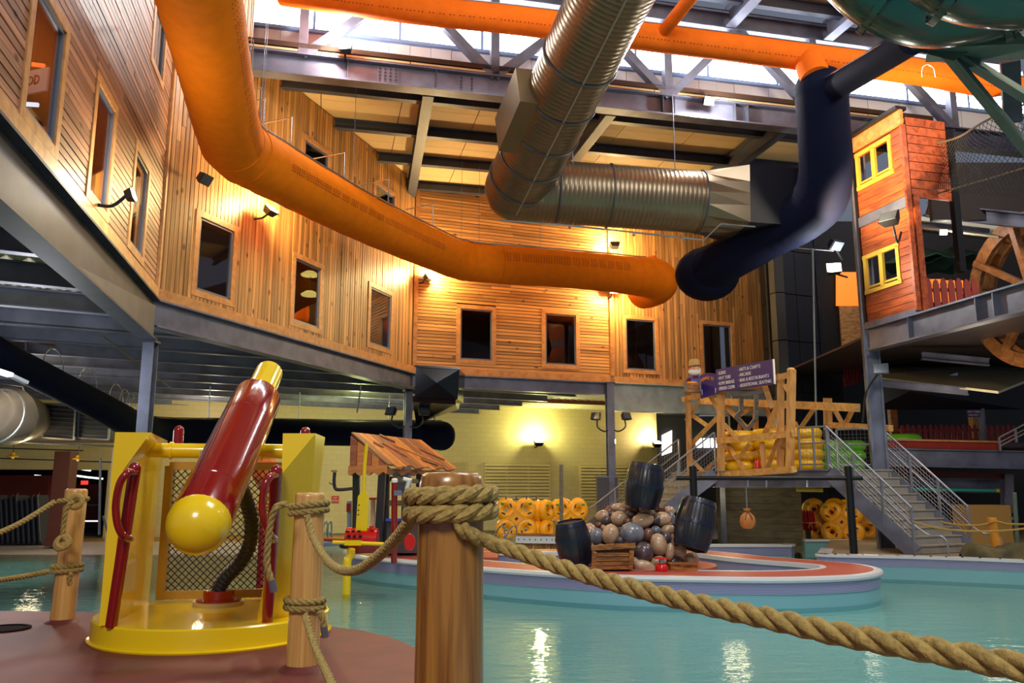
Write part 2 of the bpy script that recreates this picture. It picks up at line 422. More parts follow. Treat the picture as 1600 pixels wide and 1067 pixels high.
deck = [pz(-420, 950, 0), pz(-60, 954, 0), pz(60, 955, 0), pz(160, 957, 0), pz(330, 962, 0), pz(420, 968, 0), pz(505, 977, 0), pz(565, 985, 0), pz(612, 996, 0), pz(650, 1012, 0), V(-0.42, 5.45), V(-0.16, 4.8), V(0.05, 4.0), V(0.2, 3.2), V(0.5, 2.0), V(0.9, 0.5), V(1.2, -2.5), V(-9, -2.5)]
deck = [V(p.x, p.y, 0) for p in deck][::-1]
o = MB().prism(deck, -1.5, 0).build('floor_deck', M_deck); tag(o, 'dark red rubber deck with a rounded edge under the yellow water cannon', None, None, 'structure')
# deck joint lines and the round floor hatch at the left edge
M_pit = mat('dark_purple_pit', S(30, 14, 26), 0.9, spec=0.1)  # flat dark disc; the shade inside the hole is put into its colour
p = pz(6, 983, 0); o = MB().lathe([(0.0, 0.0), (0.2, 0.0), (0.205, 0.012), (0.17, 0.014), (0.165, 0.006), (0.0, 0.006)], p, None, 28).build('floor_pit_disc', M_pit, None, True)
tag(o, 'round dark purple hatch let into the red deck at the left edge', 'pit')
# pool basin and water
M_basin = mat('pool_floor', S(176, 208, 204), 0.6, 0, 0.05, 0.3)
o = MB().box((0, 18, -1.10), (90, 50, 0.5)).build('floor_pool', M_basin); tag(o, 'pale turquoise pool floor under the water', None, None, 'structure')
def water_mat():
    m, nt, b = nodes('pool_water'); out = nt.nodes['Material Output']; nt.nodes.remove(b)
    tr = nt.nodes.new('ShaderNodeBsdfTransparent'); tr.inputs[0].default_value = (0.72, 0.9, 0.89, 1)
    gl = N(nt, 'ShaderNodeBsdfGlossy', Roughness=0.03); mx = nt.nodes.new('ShaderNodeMixShader')
    fr = N(nt, 'ShaderNodeFresnel', IOR=1.45)
    mp = N(nt, 'ShaderNodeMapping'); mp.inputs['Scale'].default_value = (0.7, 1.6, 1); nt.links.new(pos_node(nt), mp.inputs[0])
    n1 = N(nt, 'ShaderNodeTexNoise', Scale=2.2, Detail=4.0, Roughness=0.6); nt.links.new(mp.outputs[0], n1.inputs['Vector'])
    bp = N(nt, 'ShaderNodeBump', Strength=0.45, Distance=0.05); nt.links.new(n1.outputs['Fac'], bp.inputs['Height'])
    nt.links.new(bp.outputs[0], gl.inputs['Normal']); nt.links.new(bp.outputs[0], fr.inputs['Normal'])
    nt.links.new(fr.outputs[0], mx.inputs[0]); nt.links.new(tr.outputs[0], mx.inputs[1]); nt.links.new(gl.outputs[0], mx.inputs[2])
    nt.links.new(mx.outputs[0], out.inputs[0]); return m
o = MB().add([(-40, 2, ZW), (40, 2, ZW), (40, 33.6, ZW), (-40, 33.6, ZW)], [(0, 1, 2, 3)]).build('water', water_mat()); tag(o, 'still turquoise pool water with soft ripples', 'water', None, 'stuff')
# sloping pale beach at the left, ochre walk and far floor
M_beach = mat('pale_beach', S(200, 186, 182), 0.35, 0, 0.05, 0.5)
bl, br = pz(-260, 866, ZW), pz(470, 866, ZW); tl, tr_ = pz(-260, 847, ZF), pz(470, 846, ZF)
o = MB().hexa([V(bl.x, bl.y-6, -1.3), V(br.x, br.y-6, -1.3), V(tr_.x, tr_.y, -1.3), V(tl.x, tl.y, -1.3), V(bl.x, bl.y, ZW+0.01), V(br.x, br.y, ZW+0.01), V(tr_.x, tr_.y, ZF), V(tl.x, tl.y, ZF)]).build('floor_beach', M_beach)
tag(o, 'pale sloping beach where the pool ends at the left', None, None, 'structure')
edge = [pz(-700, 848, ZF), pz(-260, 847, ZF), pz(470, 846, ZF), pz(690, 839, ZF), pz(735, 861, ZF), pz(935, 861, ZF), pz(960, 846, ZF), pz(1100, 842, ZF)]
edge = [V(e.x, e.y, 0) for e in edge]
o = MB().prism(edge+[V(30, edge[-1].y+2, 0), V(30, 70, 0), V(-60, 70, 0)], -1.4, ZF-0.012).build('floor', M_darkfloor); tag(o, 'dark floor under the upper level, beyond the pool', None, None, 'structure')
bnd = [e+V(0, 3.2 if i < 3 else 2.6, 0) for i, e in enumerate(edge[:7])]
o = MB().prism(edge[:7]+bnd[::-1], ZF-0.2, ZF).build('floor_walk', M_ochre); tag(o, 'ochre walkway strip along the far edge of the pool', None, None, 'structure')
def pool_edge(name, label, P, z, zw, band=0.13, out=0.04):
    """coping, tile band and wall along a polyline, water on its right-hand side walking along P"""
    t = thing(name, label, None, (P[0].x, P[0].y, zw), None, 'structure'); w = MB(); b = MB(); c = MB()
    for p, q in zip(P, P[1:]):
        d = (q-p); e = d.normalized()*0.02; n = V(d.y, -d.x, 0).normalized()
        f = lambda r, o, zz: V(r.x, r.y, zz)+n*o
        for m_, o0, z0, z1 in ((w, 0.0, zw, z-0.05-band), (b, 0.012, z-0.06-band, z-0.05), (c, out, z-0.055, z+0.004)):
            m_.hexa([f(p-e, -0.25, z0), f(p-e, o0, z0), f(q+e, o0, z0), f(q+e, -0.25, z0), f(p-e, -0.25, z1), f(p-e, o0, z1), f(q+e, o0, z1), f(q+e, -0.25, z1)])
    w.build('pool_wall', M_teal, t); b.build('tile_band', M_band, t); c.build('coping', M_coping, t); return t
pool_edge('trim_20', 'white coping and tile band of the far pool edge at the walkway', edge[2:8], ZF+0.01, -1.3)
rk = smooth_path([pz(1286, 856, ZK), pz(1281, 863, ZK), pz(1290, 866, ZK), pz(1430, 869, ZK), pz(1600, 875, ZK), pz(1950, 890, ZK)], 6)
rk = [V(q.x, q.y, 0) for q in rk]
pool_edge('trim_21', 'white coping with violet tile band on the right-hand pool wall', rk, ZK, -1.3, 0.16)
M_sand = mat('tan_floor', S(150, 124, 92), 0.7, 0, 0.2, 1.0)
o = MB().prism([q+V(0.1, 0.12, 0) for q in rk]+[V(40, 20, 0), V(40, 60, 0), V(11, 60, 0), V(8.9, 23.5, 0)], -1.3, ZK-0.01).build('floor_raised', M_sand); tag(o, 'tan floor at the foot of the grey stairs, behind the right-hand coping', None, None, 'structure')
fb = [pz(1085, 851, ZK), pz(1235, 851, ZK), pz(1240, 850, ZK)]
pool_edge('trim_22', 'teal and violet channel wall behind the rock pile', [V(q.x, q.y, 0) for q in fb], ZK, -1.3, 0.2)
fb = [pz(1258, 843, ZK), pz(1345, 843, ZK)]
pool_edge('trim_23', 'white topped teal wall below the orange rafts under the stairs', [V(q.x, q.y, 0) for q in fb], ZK, -1.3, 0.0)
# ------------------------------------------------------------------ island with its basin
isl = [pz(548, 864, ZK), pz(575, 869, ZK), pz(652, 876, ZK), pz(757, 886, ZK), pz(860, 893, ZK), pz(960, 898, ZK), pz(1050, 900, ZK), pz(1200, 902, ZK), pz(1300, 900, ZK), pz(1355, 896, ZK), pz(1374, 889.5, ZK), pz(1350, 882, ZK), pz(1290, 876, ZK), pz(1200, 869.5, ZK), pz(1140, 863, ZK), pz(1060, 858, ZK), pz(900, 858, ZK), pz(740, 857, ZK), pz(600, 852, ZK), pz(545, 857, ZK)]
isl = smooth_path([V(p.x, p.y, 0) for p in isl], 6, True); kI = len(isl)
def inset(poly, d):
    k = len(poly); out = []
    for i in range(k):
        t = (poly[(i+1) % k]-poly[i-1]).normalized(); out.append(poly[i]+V(-t.y, t.x, 0)*d)
    return out
it = thing('pool_island', 'low curved island with white rim, red deck and teal sides around the rock pile', 'island', (2.0, 15.0, -1.3))
inn = inset(isl, 0.9)
MB().ring(inset(isl, 0.35), isl, -1.29, ZK-0.26).build('teal_side', M_teal, it, True)
MB().ring(inset(isl, 0.35), inset(isl, -0.015), ZK-0.27, ZK-0.09).build('tile_band', M_band, it, True)
cop = MB()
prof = [(0.02, -0.10), (-0.05, -0.085), (-0.065, -0.05), (-0.05, -0.01), (0.0, 0.0), (0.10, 0.0), (0.11, -0.1)]
rings = [inset(isl, o) for o, z in prof]; vs = [V(q.x, q.y, ZK+prof[i][1]) for i, r_ in enumerate(rings) for q in r_]
cop.add(vs, [(i*kI+j, i*kI+(j+1) % kI, ((i+1) % 7)*kI+(j+1) % kI, ((i+1) % 7)*kI+j) for i in range(7) for j in range(kI)]).build('coping', M_coping, it, True)
M_isl = mat('island_deck', S(176, 82, 66), 0.5, 0, 0.12, 3.0)
MB().ring(inn, inset(isl, 0.09), ZK-0.12, ZK+0.004).build('red_deck', M_isl, it)
MB().ring(inset(isl, 0.98), inset(isl, 0.88), ZK-0.07, ZK+0.012).build('inner_coping', M_coping, it, True)
MB().ring(inset(isl, 0.95), inset(isl, 0.89), ZK-0.26, ZK-0.07).build('inner_tile_band', M_band, it, True)
MB().ring(inset(isl, 0.95), inset(isl, 0.885), -1.28, ZK-0.26).build('inner_wall', M_teal, it, True)
pad = [V(2.15+1.7*math.cos(q*math.pi/10), 16.0+1.5*math.sin(q*math.pi/10), 0) for q in range(20)]
MB().prism(pad, -1.28, ZK+0.01).build('rock_pad', M_isl, it)
hp = [V(-2.5, 18.2, 0), V(-1.3, 17.4, 0), V(-0.3, 17.4, 0), V(-0.3, 20.0, 0), V(-2.6, 20.0, 0), V(-3.1, 19.1, 0)]
MB().prism(hp, -1.28, ZK+0.008).build('hut_pad', M_isl, it)
# ------------------------------------------------------------------ far left rooms seen past the end of the cream wall
o = MB().box((-24, 38, 2), (30, 0.3, 5.4)).build('wall_arcade', mat('arcade_wall', S(70, 50, 46), 0.7)); tag(o, 'dim back wall of the arcade at the far left', None, None, 'structure')
o = MB().box((-34, 24, 2), (0.3, 40, 5.4)).build('wall_far_left', mat('tan_far_wall', S(150, 128, 96), 0.7)); tag(o, 'tan wall closing the far left side', None, None, 'structure')
# ------------------------------------------------------------------ steel under the upper level
def on_poly(px_, dx):       # first crossing of a horizontal line with the front of the upper level
    best = None; pts = [PW1-V((PC1-PW1).x, (PC1-PW1).y)*0.3, PC1, PC2, PC4]
    for a, b in zip(pts, pts[1:]):
        e = b-a; det = dx.x*(-e.y)+e.x*dx.y
        if abs(det) < 1e-6: continue
        w = V(a.x-px_.x, a.y-px_.y); s = (w.x*(-e.y)+e.x*w.y)/det; u = (dx.x*w.y-dx.y*w.x)/det
        if -0.001 <= u <= 1.001 and (best is None or s < best): best = s
    return best
Jd, Kd = V(math.cos(R(28)), math.sin(R(28))), V(-math.sin(R(28)), math.cos(R(28)))
M_corr = mat('cream_deck_sheet', S(206, 196, 160), 0.5, 0.1)
mb = MB(); s0, ds = -22.0, 0.105; prev = None; i = 0
while s0 < 26:
    p = Jd*s0; r = on_poly(V(p.x, p.y), Kd)
    z = 4.53+(0.07 if (i//2) % 2 else 0.0)
    if r is not None:
        q0, q1 = p+Kd*(r+0.12), p+Kd*44.0
        cur = (V(q0.x, q0.y, z), V(q1.x, q1.y, z))
        if prev: mb.add([prev[0], cur[0], cur[1], prev[1]], [(0, 1, 2, 3)])
        prev = cur
    s0 += ds if i % 2 else 0.045; i += 1
ceil = o = mb.build('ceiling', M_corr); tag(o, 'corrugated cream metal deck under the upper level', None, None, 'structure')
fl = [V(PW1.x-0.2, PW1.y), V(PC1.x-0.1, PC1.y+0.1), V(PC2.x, PC2.y+0.15), V(PC4.x, PC4.y+0.15), V(PC4.x, 60), V(-40, 60), V(-40, 4)]
o = MB().prism(fl, 4.61, 4.72).build('floor_upper', M_darkfloor); tag(o, 'floor slab of the upper level', None, None, 'structure')
k = 0; r = 12.2
while r < 36:
    p = Kd*r; s = on_poly(V(p.x-Jd.x*60, p.y-Jd.y*60), Jd)
    e = (s-60-0.25) if s is not None else 15
    if s is None and r < 20: r += 1.3; continue
    a, b = p+Jd*(-24 if r < 30 else -18), p+Jd*e
    o = MB().ibeam(V(a.x, a.y, 4.35), V(b.x, b.y, 4.35), 0.18, 0.34, 0.022).build('joist', M_steel, ceil); r += 1.9
def edge_beam(a, b, h, off, label):
    d = V(b.x-a.x, b.y-a.y, 0).normalized(); n = V(d.y, -d.x, 0)*off; z = ZB-0.02-h/2
    o = MB().ibeam(V(a.x, a.y, z)+n, V(b.x, b.y, z)+n, 0.3, h, 0.035).build('edge_beam', M_steel); tag(o, label, 'beam'); return o
eb = edge_beam(PW1, PC1, 0.78, -0.05, 'deep galvanised beam with a haunch below the left cedar wall'); eb.data.materials[0] = mat('dark_zinc', S(62, 65, 80), 0.6, 0.25, 0.35, 2.0)  # this beam is a darker zinc than the others
dL = V(PC1.x-PW1.x, PC1.y-PW1.y, 0).normalized(); nL = V(dL.y, -dL.x, 0)
ha, hb_ = V(PC1.x, PC1.y, 0)-dL*5.2+nL*0.0, V(PC1.x, PC1.y, 0)-dL*0.2
MB().extr([V(ha.x, ha.y, 3.86)+nL*0.03, V(hb_.x, hb_.y, 3.86)+nL*0.03, V(hb_.x, hb_.y, 4.42)+nL*0.03], nL*0.03).build('haunch_plate', mat('pale_steel', S(80, 83, 98), 0.55, 0.2, 0.3, 2.0), eb)
edge_beam(PC1, PC2, 0.52, -0.05, 'galvanised beam below the upright cedar boards')
edge_beam(PC2, PC3, 0.42, -0.05, 'galvanised beam below the horizontal cedar boards')
eb4 = edge_beam(PC3, PC4, 0.95, 0.0, 'deep weathered galvanised beam to the right of the lamp column'); eb4.data.materials[0] = mat('weathered_zinc', S(176, 188, 186), 0.5, 0.25, 0.3, 2.5)
def column(p, z0, z1, w, label, rz=0.0):
    t = thing('column', label, 'column', (p[0], p[1], z0)); M = Matrix.Rotation(rz, 3, 'Z'); c = MB()
    for dx in (-1, 1): c.box((p[0], p[1], (z0+z1)/2), (w, 0.02, z1-z0), M) if dx < 0 else None
    c = MB()
    for s in (-1, 1): c.box(V(p[0], p[1], (z0+z1)/2)+M @ V(0, s*w/2, 0), (w, 0.025, z1-z0), M)
    c.box(V(p[0], p[1], (z0+z1)/2), (0.025, w, z1-z0), M); c.build('shaft', M_steel, t)
    MB().box((p[0], p[1], z0+0.02), (w*1.7, w*1.7, 0.04), M).build('base_plate', M_steel_d, t)
    MB().box((p[0], p[1], z1-0.02), (w*1.3, w*1.3, 0.04), M).build('cap_plate', M_steel_d, t)
    return t
column((PC1.x-0.02, PC1.y+0.02), ZF, 3.8, 0.2, 'grey steel column behind the yellow water cannon')
column((PC2.x-0.12, PC2.y), ZF, 4.06, 0.22, 'grey steel column beside the black duct box', R(20))
c3 = column((PC3.x-0.02, PC3.y-0.05), ZF, 4.58, 0.24, 'grey steel column carrying two curved lamp arms', R(10))
# ------------------------------------------------------------------ cream back wall with louvres
bw0 = pt(707, 638, 34.5); bd = dir3; bw0 = V(bw0.x, bw0.y, 0)
def bwx(px_): q = pv(px_, 700, (bw0, bw0+V(bd.x, bd.y, 0))); return (q-bw0).dot(V(bd.x, bd.y, 0))
def cream_mat():
    m, nt, b = nodes('cream_block_wall'); b.inputs['Roughness'].default_value = 0.45
    mp = N(nt, 'ShaderNodeMapping'); mp.inputs['Rotation'].default_value = (0, 0, -a3); nt.links.new(pos_node(nt), mp.inputs[0])
    sp = nt.nodes.new('ShaderNodeSeparateXYZ'); cb = nt.nodes.new('ShaderNodeCombineXYZ'); nt.links.new(mp.outputs[0], sp.inputs[0])
    nt.links.new(sp.outputs['X'], cb.inputs['X']); nt.links.new(sp.outputs['Z'], cb.inputs['Y'])
    br = N(nt, 'ShaderNodeTexBrick', Scale=1.0); br.inputs['Brick Width'].default_value = 0.4; br.inputs['Row Height'].default_value = 0.2; br.inputs['Mortar Size'].default_value = 0.012
    br.inputs['Color1'].default_value = S(218, 200, 142); br.inputs['Color2'].default_value = S(213, 195, 136); br.inputs['Mortar'].default_value = S(206, 189, 138)
    nt.links.new(cb.outputs[0], br.inputs['Vector']); nt.links.new(br.outputs['Color'], b.inputs['Base Color']); return m
M_cream = cream_mat()
BW = lambda u, z, o=0.0: bw0+V(bd.x, bd.y, 0)*u+V(bd.y, -bd.x, 0)*o+V(0, 0, z)
uo, ue = bwx(172), bwx(1027); Mbw = frame3(V(bd.x, bd.y, 0)); mb = MB()
mb.box(BW((uo+ue)/2, 1.95, -0.15), (ue-uo, 0.3, 5.2), Mbw); mb.box(BW(uo-7.5, 3.15, -0.15), (15, 0.3, 2.8), Mbw)
o = mb.build('wall_cream', M_cream); tag(o, 'cream painted block wall under the upper level with louvred vents', None, None, 'structure')
side = MB().box(BW(ue-0.15, 1.95, -4.0), (0.3, 8.0, 5.2), Mbw).build('wall_cream_return', M_cream); tag(side, 'end of the cream block wall turning away to the dark corridor', None, None, 'structure')
M_louv = mat('louvre_slat', S(212, 192, 132), 0.5)
def vent(x0, y0, x1, y1, cols, label):
    u0, u1 = bwx(x0), bwx(x1); q = pv((x0+x1)/2, y0, (BW(0, 0), BW(1, 0))); z1 = q.z; z0 = pv((x0+x1)/2, y1, (BW(0, 0), BW(1, 0))).z
    t = thing('louvre_vent', label, 'vent', BW((u0+u1)/2, z0)); MB().box(BW((u0+u1)/2, (z0+z1)/2, 0.012), (u1-u0, 0.02, z1-z0), Mbw).build('backing', mat('vent_shadow', S(70, 58, 34), 0.8), t)
    f = MB()
    for i in range(cols+1): f.box(BW(u0+(u1-u0)*i/cols, (z0+z1)/2, 0.04), (0.07, 0.06, z1-z0), Mbw)
    for z in (z0, z1): f.box(BW((u0+u1)/2, z, 0.04), (u1-u0+0.07, 0.06, 0.07), Mbw)
    f.build('frame', M_louv, t); k = 12
    M2 = Mbw @ Matrix.Rotation(R(-16), 3, 'X')
    for i in range(k):
        piece('slat', M_louv, t, BW((u0+u1)/2, z0+(z1-z0)*(i+0.5)/k, 0.045), (u1-u0, 0.06, (z1-z0)/k*0.80), M2)
vent(757, 724, 858, 786, 3, 'tan louvred vent in the cream wall above the orange rafts'); vent(906, 727, 993, 786, 3, 'tan louvred vent behind the column with lamp arms'); vent(702, 722, 728, 745, 1, 'small tan louvred vent beside the hut roof')
# dark end of the hall at the right
M_night = mat('dark_panel', S(12, 13, 24), 0.5, 0, 0.3, 1.0)
tw = thing('wall_tower', 'tall dark panelled tower to the right of the cedar front', None, pt(1265, 640, 27.5), None, 'structure')
A_, B_, C_ = pt(1198, 640, 28.9), pt(1222, 640, 26.5), pt(1320, 640, 27.5)
for p, q in ((A_, B_), (B_, C_)):
    d = V(q.x-p.x, q.y-p.y, 0); L = d.length; M = frame3(d)
    zz = [ZF, 1.0, 2.4, 4.2, 5.9, 7.5, 9.0, 10.6]
    for z0, z1 in zip(zz, zz[1:]):
        kx = 3 if L > 1.8 else 1
        for i in range(kx): piece('panel', M_night, tw, V(p.x, p.y, (z0+z1)/2)+d*((i+0.5)/kx)+M @ V(0, 0.15+0.01*(i % 2), 0), (L/kx-0.03, 0.3, z1-z0-0.03), M)
dk = mat('dark_far_wall', S(44, 46, 50), 0.7, 0, 0.3, 0.8)
o = MB().box((26, 34, 4), (34, 0.3, 12)).build('wall_far_right', dk); tag(o, 'dark far wall behind the right-hand structure', None, None, 'structure')
o = MB().box((9.5, 41, 1.9), (26, 0.3, 5.4)).build('wall_corridor', dk); tag(o, 'dark wall at the end of the corridor under the upper level', None, None, 'structure')
# ------------------------------------------------------------------ roofs, clerestory, truss
Td = V(9.97, 2.3, 0).normalized(); T0 = V(-4.31, 17.1, 0); Tn = V(Td.y, -Td.x, 0)     # Tn points to the viewer
TP = lambda u, z, o=0.0: T0+Td*u+Tn*o+V(0, 0, z)
MT = frame3(Td)
M_roof = mat('tan_roof_panel', S(206, 176, 128), 0.7, 0, 0.14, 0.6)
M_beam = mat('blue_grey_beam', S(62, 66, 84), 0.5, 0.3, 0.25, 2.0)
def roof(name, label, z, o0, o1, u0, u1, wu, wo):
    t = thing(name, label, None, TP((u0+u1)/2, z, (o0+o1)/2), None, 'structure'); nu, no = int(round((u1-u0)/wu)), int(round(abs(o1-o0)/wo))
    for i in range(nu):
        for j in range(no):
            a, b = u0+(u1-u0)*i/nu, o0+(o1-o0)*j/no
            piece('roof_panel', M_roof, t, TP(a+wu/2, z, b+(o1-o0)/no/2), (wu-0.02, abs(o1-o0)/no-0.01, 0.05), MT)
    MB().box(TP((u0+u1)/2, z+0.12, (o0+o1)/2), (u1-u0, abs(o1-o0), 0.12), MT).build('roof_deck', M_gap, t); return t
rl = roof('roof_low', 'low roof of tan panels between the truss and the cedar front', ZR+0.05, 0.1, -13.5, -2.0, 16.0, 2.0, 2.25)
rh = roof('roof_high', 'high roof of tan panels above the truss', 13.35, 0.4, 13.0, -2.0, 20.0, 2.0, 4.2)
for j in range(7):
    o = MB().ibeam(TP(-2, ZR-0.13, -1.2-2.0*j), TP(16, ZR-0.13, -1.2-2.0*j), 0.18, 0.27, 0.03).build('purlin', M_beam, rl)
gird = [(668, 140, 'grey girder under the low roof behind the upper end of the orange duct'), (920, 210, 'grey girder under the low roof beside the big silver duct'), (1195, 215, 'grey girder under the low roof left of the dark blue duct')]
for x, y, lab in gird:
    q = pz(x, y, ZR-0.3); u = (V(q.x, q.y, 0)-T0).dot(Td)
    o = MB().ibeam(TP(u, ZR-0.32, -0.24), TP(u+(0.6 if x < 700 else 0), ZR-0.32, -12.5), 0.26, 0.5, 0.035).build('girder', M_beam, rl)
for j in range(6):
    o = MB().ibeam(TP(-2, 13.12, 0.8+1.9*j), TP(20, 13.12, 0.8+1.9*j), 0.16, 0.32, 0.03).build('purlin', M_beam, rh)
for u, lab in ((10.1, 'bright edged rafter under the high roof left of the green slide'), (12.9, 'grey rafter under the high roof meeting the green slide')):
    o = MB().ibeam(TP(u, 12.95, 0.2), TP(u+0.2, 12.95, 11), 0.28, 0.5, 0.035).build('rafter', M_steel, rh)
# truss
Z0, Z1 = 10.42, 12.95
ts = thing('roof_truss', 'long galvanised roof truss with riveted bottom chord below the bright clerestory', 'truss', TP(6, Z0-0.35))
MB().ibeam(TP(-2.4, Z0), TP(19, Z0), 0.34, 0.54, 0.04).build('bottom_chord', M_steel, ts)
MB().ibeam(TP(-2.4, Z1), TP(19, Z1), 0.3, 0.5, 0.04).build('top_chord', M_steel, ts)
nod = [-0.4, 1.9, 4.0, 6.3, 8.4, 10.4, 12.5, 14.6, 16.7]
for i, (a, b) in enumerate(zip(nod, nod[1:])):
    lo, hi = (Z0+0.25, Z1-0.2)
    bar('diagonal', M_steel, ts, TP(a, hi if i % 2 else lo), TP(b, lo if i % 2 else hi), 0.2, 0.2, Tn)
for u in nod[::1]:
    if nod.index(u) % 2 == 0: bar('upright', M_steel, ts, TP(u, Z0+0.24), TP(u, Z1-0.2), 0.2, 0.2, Tn)
rv = MB()
for u in (0.6, 2.6, 6.0, 6.35, 8.2, 8.5, 10.15, 10.5): piece('stiffener', M_steel_d, ts, TP(u, Z0, 0.09), (0.02, 0.14, 0.45), MT)
sp = MB(); sp.box(TP(1.5, Z0, 0.03), (0.5, 0.03, 0.42), MT); sp.build('splice_plate', M_steel, ts)
for i in range(4):
    for j in range(5): rv.box(TP(1.32+0.12*i, Z0-0.16+0.08*j, 0.055), (0.045, 0.03, 0.045), MT)
for u in (3.2, 3.45):
    for j in range(5): rv.box(TP(u, Z0-0.16+0.08*j, 0.03), (0.045, 0.03, 0.045), MT)
rv.build('rivets', M_steel_d, ts)['kind'] = 'stuff'
# clerestory: ribbed panel below, glazing above
M_rib = mat('ribbed_white_panel', S(206, 200, 200), 0.5)
cw = thing('wall_clerestory', 'white ribbed panel strip behind the truss, under the clerestory glazing', None, TP(8, ZR, -0.6), None, 'structure')
for i in range(44): piece('panel', M_rib, cw, TP(-2.2+0.5*i, 11.17, -0.62-0.01*(i % 2)), (0.49, 0.06, 0.9), MT)
M_lit = emit('daylit_glazing', (0.93, 0.97, 1.0, 1), 12.0)
M_mull = mat('mullion', S(120, 140, 180), 0.5)
gz = thing('window_30', 'long band of bright daylit clerestory glazing behind the truss', None, TP(8, 11.65, -0.6), None, 'structure')
for i in range(11): piece('pane', M_lit, gz, TP(-1.2+2.0*i, 12.35, -0.62), (1.95, 0.03, 1.4), MT)
for i in range(12): piece('mullion', M_mull, gz, TP(-2.2+2.0*i, 12.35, -0.58), (0.06, 0.08, 1.4), MT)
piece('sill', M_mull, gz, TP(8.8, 11.63, -0.56), (22, 0.14, 0.08), MT)
# ------------------------------------------------------------------ water cannon
M_yel = mat('yellow_enamel', S(246, 206, 16), 0.22, 0, coat=0.5)
M_red = mat('red_enamel', S(138, 14, 18), 0.18, 0, coat=0.8)
M_hose = mat('black_hose', S(18, 22, 38), 0.4)
M_net = mat('black_net_cord', S(24, 24, 26), 0.7)
CC = V(-2.44, 7.02, 0)
wc = thing('water_cannon', 'yellow and dark red water cannon on a round yellow base with side shields', 'cannon', CC)
yw = R(10.5); lx, ly = V(math.cos(yw), math.sin(yw), 0), V(-math.sin(yw), math.cos(yw), 0)
CL = lambda x, y, z: CC+lx*x+ly*y+V(0, 0, z)
MB().lathe([(0.0, 0), (0.935, 0), (0.94, 0.012), (0.915, 0.022), (0.915, 0.158), (0.905, 0.17), (0.0, 0.17)], CC, None, 64).build('base_disc', M_yel, wc, True)
# left shield: flat outside, face that tapers from the wide top
def quad_solid(name, front, back):
    m = MB(); k = len(front); m.add(list(front)+list(back), [tuple(range(k)), tuple(range(k, 2*k))[::-1]]+[(i, k+i, k+(i+1) % k, (i+1) % k) for i in range(k)])
    return m.build(name, M_yel, wc)
zt, zm, zb = 1.585, 1.30, 0.17
L = []
for y0, wt, wb in ((-0.62, 0.255, 0.07), (0.60, 0.12, 0.06)):
    L.append([CL(-0.715, y0, zb), CL(-0.715+wb, y0, zb), CL(-0.715+wb+0.01, y0, zm), CL(-0.715+wt, y0, zt), CL(-0.715, y0, zt)])
quad_solid('side_shield', L[0], L[1])
A, B, C, F = pt(442, 677, 6.15), pt(493, 677, 6.15), pt(508, 683, 6.7), pt(440, 741, 6.05)
D, E, E2 = CL(0.40, -0.60, zb), CL(0.735, -0.30, zb), CL(0.715, 0.55, zb)
Tt = CL(0.5, 0.60, zt); m = MB()
I1, I2 = CL(0.44, 0.55, zb), pt(470, 690, 7.25)
m.add([A, B, C, F, D, E, E2, I1, I2, V(E2.x, E2.y, zt)], [(0, 3, 1), (3, 4, 5, 1), (1, 5, 6, 9, 2), (0, 1, 2, 9, 8), (0, 8, 7, 4, 3), (7, 8, 9, 6), (4, 7, 6, 5)])
m.build('side_shield', M_yel, wc)
# axle with collars
ax0, ax1 = CL(-0.66, 0.05, 1.475), CL(0.55, 0.05, 1.475)
MB().cyl(ax0, ax1, 0.062, 20).build('axle', M_yel, wc, True)
for s in (-0.44, 0.30): MB().cyl(CL(s-0.012, 0.05, 1.475), CL(s+0.012, 0.05, 1.475), 0.075, 20).build('collar', M_yel, wc, True)
# barrel
P0, P1 = pt(311, 818, 5.55), pt(402, 622, 7.25); bd_ = (P1-P0).normalized(); LB = (P1-P0).length
Mb = Matrix.Rotation(0, 3, 'Z') @ bd_.to_track_quat('Z', 'Y').to_matrix()
bar_ = MB().lathe([(0.0, 0.0), (0.195, 0.0), (0.205, 0.05), (0.205, 0.34), (0.201, 0.345), (0.205, 0.35), (0.205, 1.38), (0.201, 1.385), (0.205, 1.39), (0.205, LB-0.03), (0.19, LB), (0.0, LB)], P0, Mb, 40).build('gun_barrel', M_red, wc, True)
MB().ball(P0, (0.21, 0.21, 0.21), Mb, 32, 0, -1, 0.25).build('end_ball', M_yel, wc, True)
MB().lathe([(0.0, LB-0.02), (0.125, LB-0.02), (0.125, LB+0.52), (0.11, LB+0.52), (0.108, LB+0.3), (0.0, LB+0.3)], P0, Mb, 28).build('nozzle', M_yel, wc, True)
for s in (0.4, 0.9): MB().lathe([(0.0, 0), (0.03, 0), (0.03, 0.03), (0.0, 0.03)], P0+bd_*s+Mb @ V(0.2, 0, 0), Mb @ Matrix.Rotation(R(90), 3, 'Y'), 8).build('bolt', M_chrome, wc, True)
